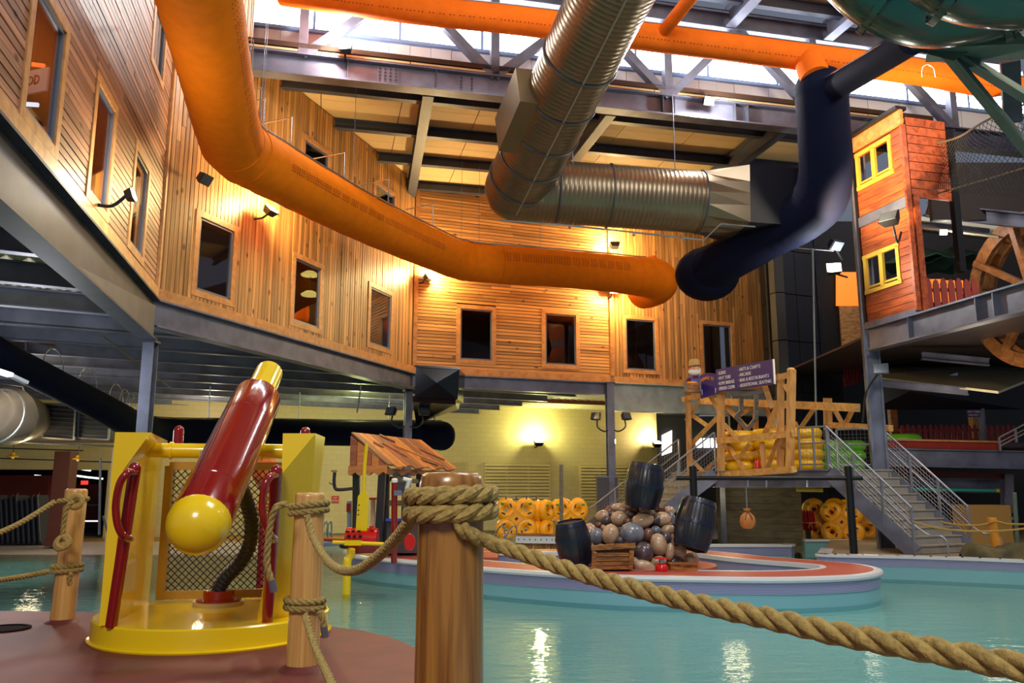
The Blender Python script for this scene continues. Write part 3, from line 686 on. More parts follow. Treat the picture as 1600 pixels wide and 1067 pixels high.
# upright handles, each a post with a bent grip
def handle(top, bot, loop):
    h = MB().cyl(bot, top, 0.043, 18).ball(top, 0.043, None, 14).build('handle_post', M_red, wc, True)
    MB().tube(smooth_path(loop, 6), 0.026, 12).build('grip', M_red, h, True)
    MB().ball(loop[-1], 0.03, None, 10).build('bolt', M_chrome, h, True)
handle(pt(211, 731, 5.98), CL(-0.62, -0.66, 0.17), [pt(210, 738, 5.95), pt(199, 739, 5.85), pt(187, 756, 5.82), pt(181, 790, 5.82), pt(184, 820, 5.82), pt(193, 838, 5.85), pt(203, 842, 5.93)])
handle(pt(432, 735, 5.95), CL(0.48, -0.66, 0.17), [pt(431, 742, 5.92), pt(422, 745, 5.8), pt(414, 758, 5.75), pt(410, 785, 5.75), pt(412, 810, 5.75), pt(420, 832, 5.8), pt(428, 842, 5.9)])
for x in (-0.50, 0.62): MB().cyl(CL(x, 0.58, 1.45), CL(x, 0.58, 1.68), 0.045, 14).ball(CL(x, 0.58, 1.68), 0.045, None, 12).build('rear_post', M_red, wc, True)
# net frame and net
fx0, fx1, fy, fz0, fz1 = -0.56, 0.46, 0.62, 0.19, 1.36
M_nf = mat('ochre_frame', S(176, 132, 40), 0.4)
for a, b in (((fx0, fz0), (fx0, fz1)), ((fx1, fz0), (fx1, fz1)), ((fx0, fz0+0.04), (fx1, fz0+0.04)), ((fx0, fz1), (fx1, fz1))):
    bar('net_frame', M_nf, wc, CL(a[0], fy, a[1]), CL(b[0], fy, b[1]), 0.07, 0.07)
nm = MB(); wn_, hn_ = fx1-fx0, fz1-fz0; stp = 0.062; c = -hn_
sag = lambda x, z: CL(x+0.012*math.sin(z*9), fy-0.05*math.sin(math.pi*(x-fx0)/wn_)*math.sin(math.pi*(z-fz0)/hn_), z)
while c < wn_:
    for sgn in (1, -1):
        a0, a1_ = max(0, -c), min(hn_, wn_-c)
        if a1_-a0 > 0.03:
            k = max(2, int((a1_-a0)/0.12)); pth = []
            for i in range(k+1):
                s = a0+(a1_-a0)*i/k; xx = c+s
                pth.append(sag(fx0+(xx if sgn > 0 else wn_-xx), fz0+s))
            nm.tube(pth, 0.0042, 4, False)
    c += stp
nm.build('net', M_net, wc)
# corrugated hose and its floor flange
hp_ = smooth_path([pt(376, 760, 6.6), pt(386, 785, 6.75), pt(393, 815, 6.85), pt(390, 850, 6.95), pt(375, 880, 7.0), pt(353, 903, 7.02), pt(341, 925, 7.03), pt(339, 938, 7.05)], 16)
MB().tube(hp_, [0.062 if (i//2) % 2 else 0.052 for i in range(len(hp_))], 16).build('hose', M_hose, wc, True)
fc = pt(341, 948, 7.05); fc.z = 0.17
MB().lathe([(0, 0), (0.21, 0), (0.21, 0.035), (0, 0.035)], fc, None, 36).build('floor_plate', mat('beige_plate', S(176, 150, 96), 0.4), wc, True)
MB().lathe([(0, 0.035), (0.19, 0.035), (0.19, 0.05), (0.13, 0.055), (0.13, 0.125), (0.06, 0.13), (0.055, 0.2), (0, 0.2)], fc, None, 36).build('flange', M_red, wc, True)
# ------------------------------------------------------------------ rope fence posts
M_post = wood('peeled_log', S(218, 168, 96), S(186, 130, 66), 0, True, 40, knots=5.0, rough=0.35, vary=0.05, along=0.8, coat=0.3)
M_postd = wood('varnished_log', S(166, 114, 48), S(116, 70, 24), 0, True, 45, knots=2.2, rough=0.3, vary=0.05, along=2.2, coat=0.5)
M_rope = mat('manila_rope', S(178, 150, 84), 0.85, 0, 0.35, 60.0, 0.5)
M_tape = mat('grey_tape', S(96, 92, 104), 0.5)
def post(label, c, r, h, m, cham, lean=0):
    t = thing('rope_post', label, 'post', c); k = V(lean, 0, 1)
    o = MB(); prof = [(r*1.0, 0), (r*0.98, h*0.3), (r*0.95, h*0.7), (r*0.94, h-cham*0.9), (r*0.925, h-cham*0.5), (r*0.87, h-cham*0.2), (r*0.78, h-cham*0.04), (r*0.70, h), (0.0, h+0.002)]
    def wob(t_, z): return 1+0.018*math.sin(2*t_+1)+0.012*math.sin(3*t_+z*2)
    o.lathe([(0, 0)]+prof, c, Matrix(((1, 0, lean), (0, 1, 0), (0, 0, 1))), 36, 0, wob).build('log', m, t, True)
    if cham < 0.06: MB().lathe([(0, 0), (r*1.5, 0), (r*1.3, 0.012), (r*1.02, 0.03), (0, 0.03)], c, None, 30).build('skirt', M_deck, t, True)
    return t
pA = pz(97, 972, 0); pB = pz(472, 1045, 0); pC = V(pt(705, 738, 2.6).x, pt(705, 738, 2.6).y, 0)
post('peeled log post at the left, with one rope knot hanging from it', pA, 0.098, 1.155, M_post, 0.03, 0.02)
post('peeled log post in front of the water cannon, charred at its foot', pB, 0.104, 1.135, M_post, 0.03, 0.005)
post('thick varnished log post nearest in front of the pool', pC, 0.107, 1.222, M_postd, 0.07)
def coil(name, label, c, r, rad, zs, tilt=(0, 0), tail=None, group=None):
    t = thing(name, label, 'rope', V(c.x, c.y, zs[0]), group)
    for k_, z in enumerate(zs):
        ring = [(2*math.pi*i/30+1.2) for i in range(32)]
        MB().rope([V(c.x+(r+rad*0.9)*math.cos(a), c.y+(r+rad*0.9)*math.sin(a), z+tilt[0]*math.cos(a)+tilt[1]*math.sin(a)) for a in ring], rad, rad*(-6.0 if c.y < 4 else 6.0)).build('turn', M_rope, t, True)
    if tail: MB().rope(smooth_path(tail, 8), rad).build('tail', M_rope, t, True)
    return t
def zat(px_, y_, t_): return pt(px_, y_, t_).z
# near post: two turns and the long rope to the right
coil('rope_coil', 'double turn of thick rope around the nearest post', pC, 0.101, 0.028, [zat(705, 788, 2.5)+0.028, zat(705, 788, 2.5)-0.026], (0.006, 0))
lr = smooth_path([pt(716, 815, 2.47), pt(730, 832, 2.46), pt(760, 846, 2.5), pt(800, 859, 2.5), pt(900, 893, 2.3), pt(1000, 921, 2.1), pt(1100, 945, 1.92), pt(1200, 966, 1.76), pt(1300, 988, 1.62), pt(1400, 1006, 1.5), pt(1500, 1024, 1.4), pt(1600, 1043, 1.31), pt(1760, 1068, 1.2)], 14)
o = MB().rope(lr, 0.0235, 0.19, 10).build('rope', M_rope, None, True); tag(o, 'thick twisted rope sagging from the nearest post towards the right edge', 'rope')
mr = smooth_path([pt(480, 806, 5.16), pt(484, 825, 5.12), pt(492, 845, 5.0), pt(504, 866, 4.75), pt(518, 882, 4.45), pt(532, 890, 4.2), pt(548, 892, 3.95), pt(564, 888, 3.7), pt(582, 876, 3.45), pt(602, 859, 3.2), pt(620, 840, 3.0), pt(638, 818, 2.8), pt(652, 800, 2.66)], 10)
o = MB().rope(mr, 0.0225, 0.12).build('rope', M_rope, None, True); tag(o, 'rope looping from the post before the cannon to the nearest post', 'rope')
# middle post: upper and lower double coils, a hanging tail and the lower rope
coil('rope_coil', 'double rope turn near the top of the post before the cannon, one end hanging', pB, 0.1, 0.022, [zat(472, 796, 5.2)+0.022, zat(472, 796, 5.2)-0.022], (0.012, 0),
     [pt(447, 788, 5.2), pt(432, 792, 5.15), pt(424, 812, 5.15), pt(419, 845, 5.15), pt(417, 880, 5.15), pt(424, 908, 5.15)])
o = MB().cyl(pt(424, 906, 5.15), pt(428, 924, 5.15), 0.024, 12).build('rope_end', M_tape, None, True); tag(o, 'grey taped rope end hanging beside the red handle', 'rope end')
coil('rope_coil', 'double rope turn low on the post before the cannon', pB, 0.1, 0.022, [zat(472, 949, 5.25)+0.022, zat(472, 949, 5.25)-0.022], (-0.004, 0),
     [pt(500, 955, 5.3), pt(505, 968, 5.3), pt(506, 980, 5.3)])
o = MB().cyl(pt(506, 978, 5.3), pt(508, 995, 5.3), 0.024, 12).build('rope_end', M_tape, None, True); tag(o, 'grey taped rope end low behind the post before the cannon', 'rope end')
o = MB().rope(smooth_path([pt(477, 962, 5.1), pt(484, 985, 4.95), pt(494, 1015, 4.7), pt(508, 1045, 4.4), pt(524, 1078, 4.1), pt(560, 1130, 3.6)], 10), 0.0225, 0.12).build('rope', M_rope, None, True)
tag(o, 'lower rope dropping from the post before the cannon out of the frame', 'rope')
# left post: knotted coils and ropes to the left
coil('rope_coil', 'single rope turn at the top of the left post, its end hanging down', pA, 0.094, 0.022, [zat(97, 782, 7.1)], (0.012, 0),
     [pt(114, 783, 7.08), pt(104, 794, 7.05), pt(100, 815, 7.05), pt(98, 835, 7.05), pt(96, 846, 7.05)])
kn = MB()
for i in range(2): kn.torus(pt(96+3*i, 849-2*i, 7.02), 0.05, 0.022, Matrix.Rotation(R(70), 3, 'X') @ Matrix.Rotation(R(20*i), 3, 'Y'), 16, 8)
tag(kn.build('rope_knot', M_rope, None, True), 'rope knot halfway down the left post', 'knot')
kn = MB().torus(pt(119, 784, 7.1), 0.05, 0.024, Matrix.Rotation(R(80), 3, 'X'), 16, 8); tag(kn.build('rope_knot', M_rope, None, True), 'rope knot at the top right side of the left post', 'knot')
coil('rope_coil', 'double rope turn on the lower half of the left post', pA, 0.096, 0.022, [zat(97, 890, 7.1)+0.018, zat(97, 890, 7.1)-0.022], (0.004, 0), [pt(112, 896, 7.05), pt(108, 906, 7.05), pt(110, 914, 7.05)])
for lab, pp in (('upper rope running from the left post to the left edge', [pt(85, 784, 7.08), pt(60, 800, 6.9), pt(30, 818, 6.7), pt(0, 832, 6.5), pt(-60, 858, 6.1)]),
                ('lower rope running from the left post to the left edge', [pt(76, 893, 7.1), pt(40, 900, 6.9), pt(0, 906, 6.6), pt(-80, 915, 6.0)])):
    o = MB().rope(smooth_path(pp, 8), 0.0225, 0.12).build('rope', M_rope, None, True); tag(o, lab, 'rope')
# ------------------------------------------------------------------ fabric ducts
def fabric(name, col, seam=0.35):
    return mat(name, col, 0.8, 0, 0.10, 5.0, 0.25, spec=0.12)
M_or = fabric('orange_fabric', S(228, 118, 8)); M_navy = fabric('navy_fabric', S(11, 15, 40)); M_orp = mat('orange_perforation', S(120, 40, 2), 0.9)
M_or2 = fabric('orange_fabric_bright', S(240, 110, 24))
def sleeve(name, label, path, rad, m, n=28, wr=0.012, ends=(1, 1), seed=1, sub=10):
    rnd = random.Random(seed); P = smooth_path(path, sub); t = thing(name, label, 'duct', P[0]); rs = []
    k = len(P); base = rad if isinstance(rad, list) else [rad]*len(path)
    for i in range(k):
        f = i/(k-1.0)*(len(base)-1); a = int(min(f, len(base)-2)); r = base[a]+(base[a+1]-base[a])*(f-a)
        rs.append(r*(1+wr*math.sin(i*2.1+seed)*rnd.uniform(0.2, 1)))
    if ends[1]:     # rounded closed end
        d = (P[-1]-P[-2]).normalized()
        for s, q in ((0.35, 0.93), (0.6, 0.78), (0.8, 0.55), (0.9, 0.25)): P.append(P[k-1]+d*rs[k-1]*s); rs.append(rs[k-1]*q)
    MB().tube(P, rs, n).build('sleeve', m, t, True)
    return t, P, rs
def perf(t, P, rs, i0, i1, ang, rows, m, dz=0.055, dl=0.075, sz=0.036):
    """rows of small vent holes along the side of a sleeve (angle measured in its ring frame)"""
    mb = MB()
    for i in range(i0, i1):
        a, b = P[i], P[i+1]; d = b-a; L = d.length; d.normalize(); sd, u = basis(d)
        for q in range(max(1, int(L/dl))):
            c = a+d*(q*dl)
            for r_ in range(rows):
                th = ang+(r_-(rows-1)/2)*dz/rs[i]; n_ = sd*math.cos(th)+u*math.sin(th); tt = u*math.cos(th)-sd*math.sin(th)
                p = c+n_*(rs[i]*1.022); h = sz/2
                mb.add([p-d*h-tt*h*0.6, p+d*h-tt*h*0.6, p+d*h+tt*h*0.6, p-d*h+tt*h*0.6], [(0, 1, 2, 3)])
    o = mb.build('vent_holes', m, t); o['kind'] = 'stuff'; return o
ZD = 7.6
dpts = [pz(296, -70, ZD), pz(312, 0, ZD), pz(338, 120, ZD), pz(356, 200, ZD), pz(372, 232, ZD), pz(420, 262, ZD), pz(560, 337, ZD), pz(690, 396, ZD), pz(722, 407, ZD), pz(760, 412, ZD), pz(900, 422, ZD), pz(1005, 433, ZD)]
t, P, rs = sleeve('orange_duct', 'long orange fabric duct bending along the cedar walls below a metal rail', dpts, [0.56, 0.56, 0.56, 0.58, 0.6, 0.6, 0.57, 0.55, 0.56, 0.56, 0.56, 0.6], M_or, 32, 0.012, (1, 0), 3)
perf(t, P, rs, 2, 36, R(-24), 4, M_orp); perf(t, P, rs, 50, 68, R(-8), 3, M_orp); perf(t, P, rs, 92, 106, R(11), 5, M_orp)
e0 = P[-1]; dE = (P[-1]-P[-4]).normalized(); bk = V(-dE.y, dE.x, 0)
ep = smooth_path([e0-dE*0.3, e0+dE*0.25, e0+dE*0.6+bk*0.15-V(0, 0, 0.05), e0+dE*0.75+bk*0.7-V(0, 0, 0.08), e0+dE*0.75+bk*1.3-V(0, 0, 0.08)], 6)
MB().tube(ep, [0.6+0.06*math.sin(math.pi*i/(len(ep)-1)) for i in range(len(ep))], 28).build('end_elbow', M_or, t, True)
MB().beam(e0+dE*0.25+V(0, 0, 0.60), e0+dE*0.42+V(0, 0, 0.74)+bk*0.1, 0.3, 0.06).build('strap', M_or, t)
for i in (36, 44, 82, 92):
    d = (P[min(i+1, len(P)-1)]-P[i-1]).normalized(); Mq = d.to_track_quat('Z', 'Y').to_matrix()
    MB().torus(P[i], rs[i]*1.0, 0.018, Mq, 32, 6).build('seam', M_or, t, True)
def side_pt(i, th, o):
    d = (P[min(i+1, len(P)-1)]-P[max(i-1, 0)]).normalized(); sd, u = basis(d); return P[i]+(sd*math.cos(th)+u*math.sin(th))*(rs[i]+o)
ra = lambda i: R(33) if i < 36 else R(33+(i-36)*3.0) if i < 44 else R(57) if i < 70 else R(57+min(15, i-70))
rail = [side_pt(i, ra(i), 0.03) for i in range(0, len(P), 2)]
MB().tube(rail, 0.022, 8).build('rail', M_chrome, t, True)
LW = [PL1, PL2, PL3]
for i in (22, 32, 45, 51, 57, 62, 67):
    p = side_pt(i, ra(i), 0.03); d = (P[i+1]-P[i-1]).normalized(); toW = V(-d.y, d.x, 0)
    MB().tube([p, p+V(0, 0, 0.62), p+V(0, 0, 0.62)+toW*0.9], 0.016, 6).build('hanger', M_chrome, t)
for i in (20, 34, 44, 58, 74, 88, 96, 104):
    p = side_pt(i, ra(i), 0.03); MB().cyl(p, V(p.x, p.y, 10.5), 0.006, 5).build('hanger_wire', M_steel, t)
# orange duct along the clerestory
q2 = [pt(440, -14, 17.6), pt(640, 14, 17.4), pt(800, 31, 17.5), pt(1000, 56, 17.9), pt(1250, 88, 18.3), pt(1420, 110, 18.9), pt(1560, 135, 19.6), pt(1680, 150, 20.2)]
t, P, rs = sleeve('clerestory_duct', 'bright orange fabric duct hung along the clerestory glazing', q2, 0.30, M_or2, 24, 0.008, (1, 0), 5)
perf(t, P, rs, 2, 66, R(-35), 1, M_orp, 0.05, 0.08, 0.03)
MB().tube([p+V(0, 0, 0.2)-Tn*-0.24 for p in P[::2]], 0.014, 6).build('rail', M_chrome, t, True)
MB().tube([pt(1262, 90, 18.3), pt(1268, 108, 18.0), pt(1275, 124, 17.8)], [0.30, 0.31, 0.34], 22).build('branch_collar', M_or2, t, True)
MB().cyl(pt(1038, 48, 17.7), pt(1100, -30, 16.0), 0.14, 18).build('branch_pipe', M_or2, t, True)
for x in (1082, 1178, 1272, 1450):
    p = pt(x, 56+(x-1000)*0.13, 18.2); MB().tube(smooth_path([p+V(-0.15, 0, -0.1), p+V(-0.12, 0, 0.12), p+V(0, 0, 0.2), p+V(0.12, 0, 0.12), p+V(0.15, 0, -0.1)], 5), 0.012, 6).build('hanger_loop', M_chrome, t)
# dark blue duct
q3 = [pt(1283, 140, 18.0), pt(1287, 200, 18.2), pt(1290, 265, 18.5), pt(1281, 310, 18.8), pt(1250, 340, 19.2), pt(1205, 366, 19.8), pt(1150, 398, 20.6), pt(1112, 418, 21.4)]
t, P, rs = sleeve('navy_duct', 'dark blue fabric duct dropping from the roof and bending to the left', q3, [0.56, 0.56, 0.58, 0.62, 0.6, 0.56, 0.55, 0.6], M_navy, 28, 0.01, (1, 1), 7)
MB().ball(pt(1282, 140, 18.0), (0.56, 0.56, 0.5), None, 24).build('top_cap', M_navy, t, True)
MB().cyl(pt(1300, 140, 17.7), pt(1425, 62, 14.5), 0.27, 20).build('feeder_sleeve', M_navy, t, True)
MB().cyl(pt(1288, 122, 17.5), pt(1412, 48, 14.4), 0.016, 6).build('feeder_rail', M_chrome, t)
MB().tube([p+V(-0.1, -0.2, rs[i]-0.02) for i, p in list(enumerate(P))[44:68:3]], 0.016, 6).build('rail', M_chrome, t)
for i in (46, 56): MB().torus(P[i]+V(-0.05, 0, rs[i]), 0.25, 0.012, Matrix.Rotation(R(90), 3, 'X'), 16, 6).build('hanger_loop', M_chrome, t)
MB().ball(pt(1105, 428, 21.8), (0.85, 0.8, 0.72), None, 24).build('end_bulge', M_navy, t, True)
# big silver spiral duct
M_spiral = mat('spiral_sheet_metal', S(132, 114, 92), 0.32, 0.78, 0.15, 1.0)  # brown in the base colour stands for the wood reflected in the metal
M_band_d = mat('duct_band', S(84, 84, 92), 0.4, 0.6)
def spiral(m, a, b, r, n=48, pitch=0.105):
    L = (b-a).length; d = (b-a).normalized(); k = int(L/pitch); Mq = d.to_track_quat('Z', 'Y').to_matrix(); prof = []
    for i in range(k):
        z = L*i/k; prof += [(r, z), (r, z+pitch*0.78), (r*1.004, z+pitch*0.86), (r*1.004, z+pitch*0.94)]
    m.lathe([(0, 0)]+prof+[(r, L), (0, L)], a, Mq, n); return Mq
sd0, sd1, sd2 = pt(975, -50, 14.1), pt(806, 296, 19.3), pt(1092, 316, 19.7)
sv = thing('silver_duct', 'big silver spiral duct slanting across the roof with a boxy take-off and a level arm', 'duct', sd1)
m = MB(); Mq = spiral(m, sd0, sd1, 0.74); m.build('slanted_pipe', M_spiral, sv, True)
L_ = (sd1-sd0).length
for s in (0.33, 0.5, 0.66, 0.80, 0.93): MB().torus(sd0.lerp(sd1, s), 0.755, 0.02, Mq, 48, 6).build('joint_band', M_band_d, sv, True)
MB().ball(sd1, (0.74, 0.74, 0.74), None, 32).build('elbow', M_spiral, sv, True)
m = MB(); Mq2 = spiral(m, sd1, sd2, 0.74); m.build('level_pipe', M_spiral, sv, True)
for s in (0.22, 0.5, 1.0): MB().torus(sd1.lerp(sd2, s), 0.755, 0.02, Mq2, 48, 6).build('joint_band', M_band_d, sv, True)
seam_n = (sd1-sd0).normalized().cross(V(1, 0, 0)).normalized()
sdn = (Mq @ V(0.42, 0, 0)); cand = [Mq @ V(0.75*math.cos(a), 0.75*math.sin(a), 0) for a in [i*math.pi/36 for i in range(72)]]
best = max(cand, key=lambda c: (c.normalized().dot((EYE-sd1).normalized())+0.25*c.normalized().x))
MB().beam(sd0+best, sd1+best, 0.035, 0.02, best).build('seam_strip', mat('bright_strip', S(160, 150, 134), 0.4, 0.5), sv)
ds_ = (sd1-sd0).normalized(); lf = V(0, 0, 1).cross(ds_).normalized()
if lf.x > 0: lf = -lf
bc = sd0.lerp(sd1, 0.60)+lf*0.62; MB().box(bc, (1.5, 0.72, 0.9), Matrix((ds_, lf, ds_.cross(lf))).transposed()).build('take_off_box', M_spiral, sv)
# transition to the square duct
dd = (sd2-sd1).normalized(); Mf = frame3(dd); c2 = sd2; rng = [c2+Mf @ V(0, 0.74*math.cos(2*math.pi*i/16), 0.74*math.sin(2*math.pi*i/16)) for i in range(16)]
e = c2+dd*0.95; sq = [(0.82*math.cos(q)/max(abs(math.cos(q)), abs(math.sin(q))), 0.70*math.sin(q)/max(abs(math.cos(q)), abs(math.sin(q)))) for q in [2*math.pi*i/16 for i in range(16)]]; _ = [(0.82, 0), (0.82, 0.35), (0.82, 0.7), (0.41, 0.7), (0, 0.7), (-0.41, 0.7), (-0.82, 0.7), (-0.82, 0.35), (-0.82, 0), (-0.82, -0.35), (-0.82, -0.7), (-0.41, -0.7), (0, -0.7), (0.41, -0.7), (0.82, -0.7), (0.82, -0.35)]
MB().add(rng+[e+Mf @ V(0, a, b) for a, b in sq], [(i, (i+1) % 16, 16+(i+1) % 16, 16+i) for i in range(16)]).build('transition', M_spiral, sv)
MB().box(e+dd*0.85, (1.7, 1.64, 1.4), Mf).build('square_duct', mat('dark_duct_paint', S(14, 15, 28), 0.4, 0.2), sv)
for a, b in ((0.0, 10.4), (0.55, 10.4)):
    p = sd1.lerp(sd2, 0.3+a); MB().cyl(p+V(0, -0.5, 0.5), V(p.x, p.y-0.5, b), 0.012, 6).build('hanger_wire', M_steel, sv)

sp_ = MB().tube([pt(780, 344, 18.2), pt(900, 353, 18.3), pt(1100, 375, 18.5), pt(1126, 350, 18.5), pt(1180, 354, 18.6)], 0.02, 8)
for x, y in ((890, 352), (990, 364), (1068, 371)): sp_.cyl(pt(x, y+1, 18.35), pt(x, y+5, 18.35), 0.03, 8)
tag(sp_.build('sprinkler_pipe', M_chrome, None, True), 'thin sprinkler pipe running below the level arm of the silver duct', 'pipe')
tag(MB().tube([pt(160, 526, 15), pt(268, 607, 22)], 0.022, 6).build('conduit', M_steel_d, None, True), 'thin dark conduit slanting under the joists left of the steel column', 'pipe')
tag(MB().tube([pt(622, 590, 25), pt(566, 589, 25), pt(558, 645, 25)], 0.028, 8).build('sprinkler_pipe', M_chrome, None, True), 'pale bent sprinkler pipe under the upper level left of the duct box column', 'pipe')
# ------------------------------------------------------------------ rock pile, barrels, crate
def rockmat(nm, c, d): return mat(nm, c, 0.28, 0, 0, 5.0, 0.15, 0.35, d)
RM = {'T': rockmat('tan_stone', S(196, 164, 134), S(164, 128, 100)), 'G': rockmat('grey_stone', S(128, 130, 138), S(96, 98, 112)),
      'B': rockmat('brown_stone', S(122, 76, 56), S(88, 52, 40)), 'D': rockmat('purple_grey_stone', S(86, 70, 76), S(60, 50, 58))}
rp = thing('rock_pile', 'rounded heap of tan, grey and brown river stones on the island', 'rocks', V(2.15, 16.0, ZK))
RL = """625,495,65,36,T 740,508,55,40,B 855,530,60,42,T 965,508,44,34,B 1045,522,45,36,T 490,568,58,48,T 545,522,36,18,B 567,548,32,28,D 655,515,30,16,T 630,587,72,60,T
520,605,42,38,D 715,552,38,32,D 697,612,40,34,B 820,605,96,60,T 930,603,40,42,D 985,592,70,58,T 1060,588,32,52,G 1050,636,22,17,B 462,642,30,26,B 495,662,22,22,T 385,718,62,88,T
440,735,60,68,G 555,722,70,84,T 638,676,22,20,B 735,712,100,88,G 630,772,34,36,D 865,725,42,57,B 932,688,42,37,G 1032,682,62,40,T 1107,695,30,47,T 1010,747,50,44,D 1080,746,24,26,T
955,805,68,90,T 1120,840,63,92,T 1048,865,40,70,T 832,868,77,80,D 350,865,38,60,T 395,832,32,42,G 387,918,27,46,B 362,955,46,36,T 835,985,92,50,T 955,945,66,42,T 1168,930,27,32,B 1230,930,56,62,T
1090,942,60,40,D 690,860,60,60,D 560,850,60,60,B 760,960,60,50,T 700,780,45,40,B 900,560,30,28,B 780,640,30,26,B 470,850,40,50,T 1160,770,28,34,G 560,640,26,22,B"""
rr = random.Random(11); sph = {}
for k, w in enumerate(RL.split()):
    x, y, a, b, c = w.split(','); x, y, a, b = (float(q) for q in (x, y, a, b))
    px_, py_, rx, ry = 850+x/5.3333, 700+y/5.3333, a/5.3333, b/5.3333
    t_ = 14.5+1.2*max(0, (940-y)/450)**1.2+0.55*((x-770)/430)**2
    if k > 43: t_ += 0.12
    if c not in sph:
        mb = MB().ball((0, 0, 0), 1.0, None, 18); me = bpy.data.meshes.new('rock'); me.from_pydata(mb.v, [], mb.f); me.materials.append(RM[c])
        me.polygons.foreach_set('use_smooth', [True]*len(me.polygons)); sph[c] = me
    o = bpy.data.objects.new('rock', sph[c]); COL.objects.link(o); o.parent = rp; p = pt(px_, py_, t_)
    o.location = p-OFF[rp.name]; rw, rh = rx*t_/FOC, ry*t_/FOC; o.scale = (rw*1.06, min(rw, rh)*1.05, rh*1.06); o.rotation_euler = (0, R(rr.uniform(-14, 14)), R(rr.uniform(-12, 12)))
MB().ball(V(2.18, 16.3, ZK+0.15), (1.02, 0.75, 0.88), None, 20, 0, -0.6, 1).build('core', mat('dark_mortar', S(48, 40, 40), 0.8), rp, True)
M_brl = wood('black_barrel_wood', S(22, 24, 36), S(10, 11, 18), 0, True, 14, rough=0.4, vary=0.05, along=1.2, coat=0.2)
M_hoop = mat('blue_black_hoop', S(30, 36, 62), 0.35, 0.2, 0.3, 20)
def barrel(label, c, ang, tilt, r, h, hoops=(0.08, 0.5, 0.92)):
    Mq = Matrix.Rotation(ang, 3, 'Y') @ Matrix.Rotation(tilt, 3, 'X'); c = Vector(c); base = c-Mq @ V(0, 0, h/2)
    t = thing('barrel', label, 'barrel', base, 'dark barrels on the rock pile')
    R_ = lambda f: r*(0.80+0.20*math.sin(math.pi*f)); prof = [(R_(i/14.0), h*i/14.0) for i in range(15)]
    grv = lambda a, z: 0.982 if (a*20/(2*math.pi)+0.25) % 1 < 0.16 else 1.0
    MB().lathe([(R_(0)*0.9, 0.03), (R_(0)*0.9, 0.0)]+prof+[(R_(1)*0.9, h), (R_(1)*0.9, h-0.03)], base, Mq, 120, 0, grv).build('staves', M_brl, t, True)
    for f in hoops:
        a, b = f-0.035, f+0.035; MB().lathe([(R_(a)*0.9, a*h), (R_(a)*1.025, a*h), (R_(f)*1.03, f*h), (R_(b)*1.025, b*h), (R_(b)*0.9, b*h)], base, Mq, 40).build('hoop', M_hoop, t, True)
    return t
barrel('dark barrel standing tilted on top of the rock pile', pt(1007, 758, 15.4), R(9), R(4), 0.365, 0.83)
barrel('dark barrel leaning at the left end of the rock pile beside the crate', pt(896, 848, 14.75), R(-9), R(6), 0.32, 0.78, (0.08, 0.62, 0.93))
barrel('dark barrel leaning out over the right end of the rock pile', pt(1086, 819, 14.9), R(15), R(-8), 0.365, 0.9)
M_crt = wood('crate_wood', S(176, 110, 44), S(88, 46, 14), 0, False, 26, rough=0.4, vary=0.1, along=5)
cb = pz(958, 891, ZK); cr = thing('crate', 'brown wooden crate with a painted grain front leaning in the rocks', 'crate', cb); tC = 14.1
def cq(x, y): return pt(x, y, tC)
for a, b, w in (((924, 856), (993, 852), 0.085), ((929, 862), (927, 889), 0.075), ((987, 860), (985, 889), 0.075)): bar('frame_plank', M_crt, cr, cq(*a), cq(*b), w if a[0] != 924 else 0.05, 0.085 if a[0] == 924 else 0.05, V(0, 0, 1))
for i, yy in enumerate((866.5, 873.5, 880.5, 887)): bar('slat', M_crt, cr, pt(931, yy, tC+0.03), pt(985, yy-0.5, tC+0.03), 0.03, 0.062)
MB().hexa([pt(930, 889, tC+0.06), pt(986, 889, tC+0.06), pt(988, 886, tC+0.5), pt(934, 886, tC+0.5), pt(930, 858, tC+0.06), pt(986, 856, tC+0.06), pt(988, 858, tC+0.5), pt(934, 860, tC+0.5)]).build('box_body', mat('crate_inside', S(66, 36, 14), 0.7), cr)
vb = pz(1034, 893, ZK); vt = thing('valve', 'red water valve with a chrome neck and a flat red handwheel beside the crate', 'valve', vb)
MB().lathe([(0, 0), (0.10, 0), (0.115, 0.03), (0.115, 0.085), (0.09, 0.125), (0.05, 0.14), (0, 0.14)], vb, None, 24).build('body', M_red if False else mat('bright_red', S(206, 20, 16), 0.2, 0, coat=0.5), vt, True)
MB().cyl(vb+V(0, 0, 0.13), vb+V(0, 0, 0.215), 0.042, 16).build('neck', M_chrome, vt, True)
MB().lathe([(0, 0.215), (0.125, 0.215), (0.13, 0.225), (0.125, 0.237), (0, 0.237)], vb, None, 28).build('handwheel', MATS['bright_red'], vt, True)
bb = pz(1068, 892, ZK); bx = thing('flat_box', 'low brown wooden box at the right foot of the rock pile', 'box', bb)
MB().box(bb+V(0, 0.1, 0.055), (0.46, 0.3, 0.11)).build('body', M_crt, bx); MB().box(bb+V(0, 0.1, 0.118), (0.5, 0.34, 0.02)).build('lid', M_crt, bx)
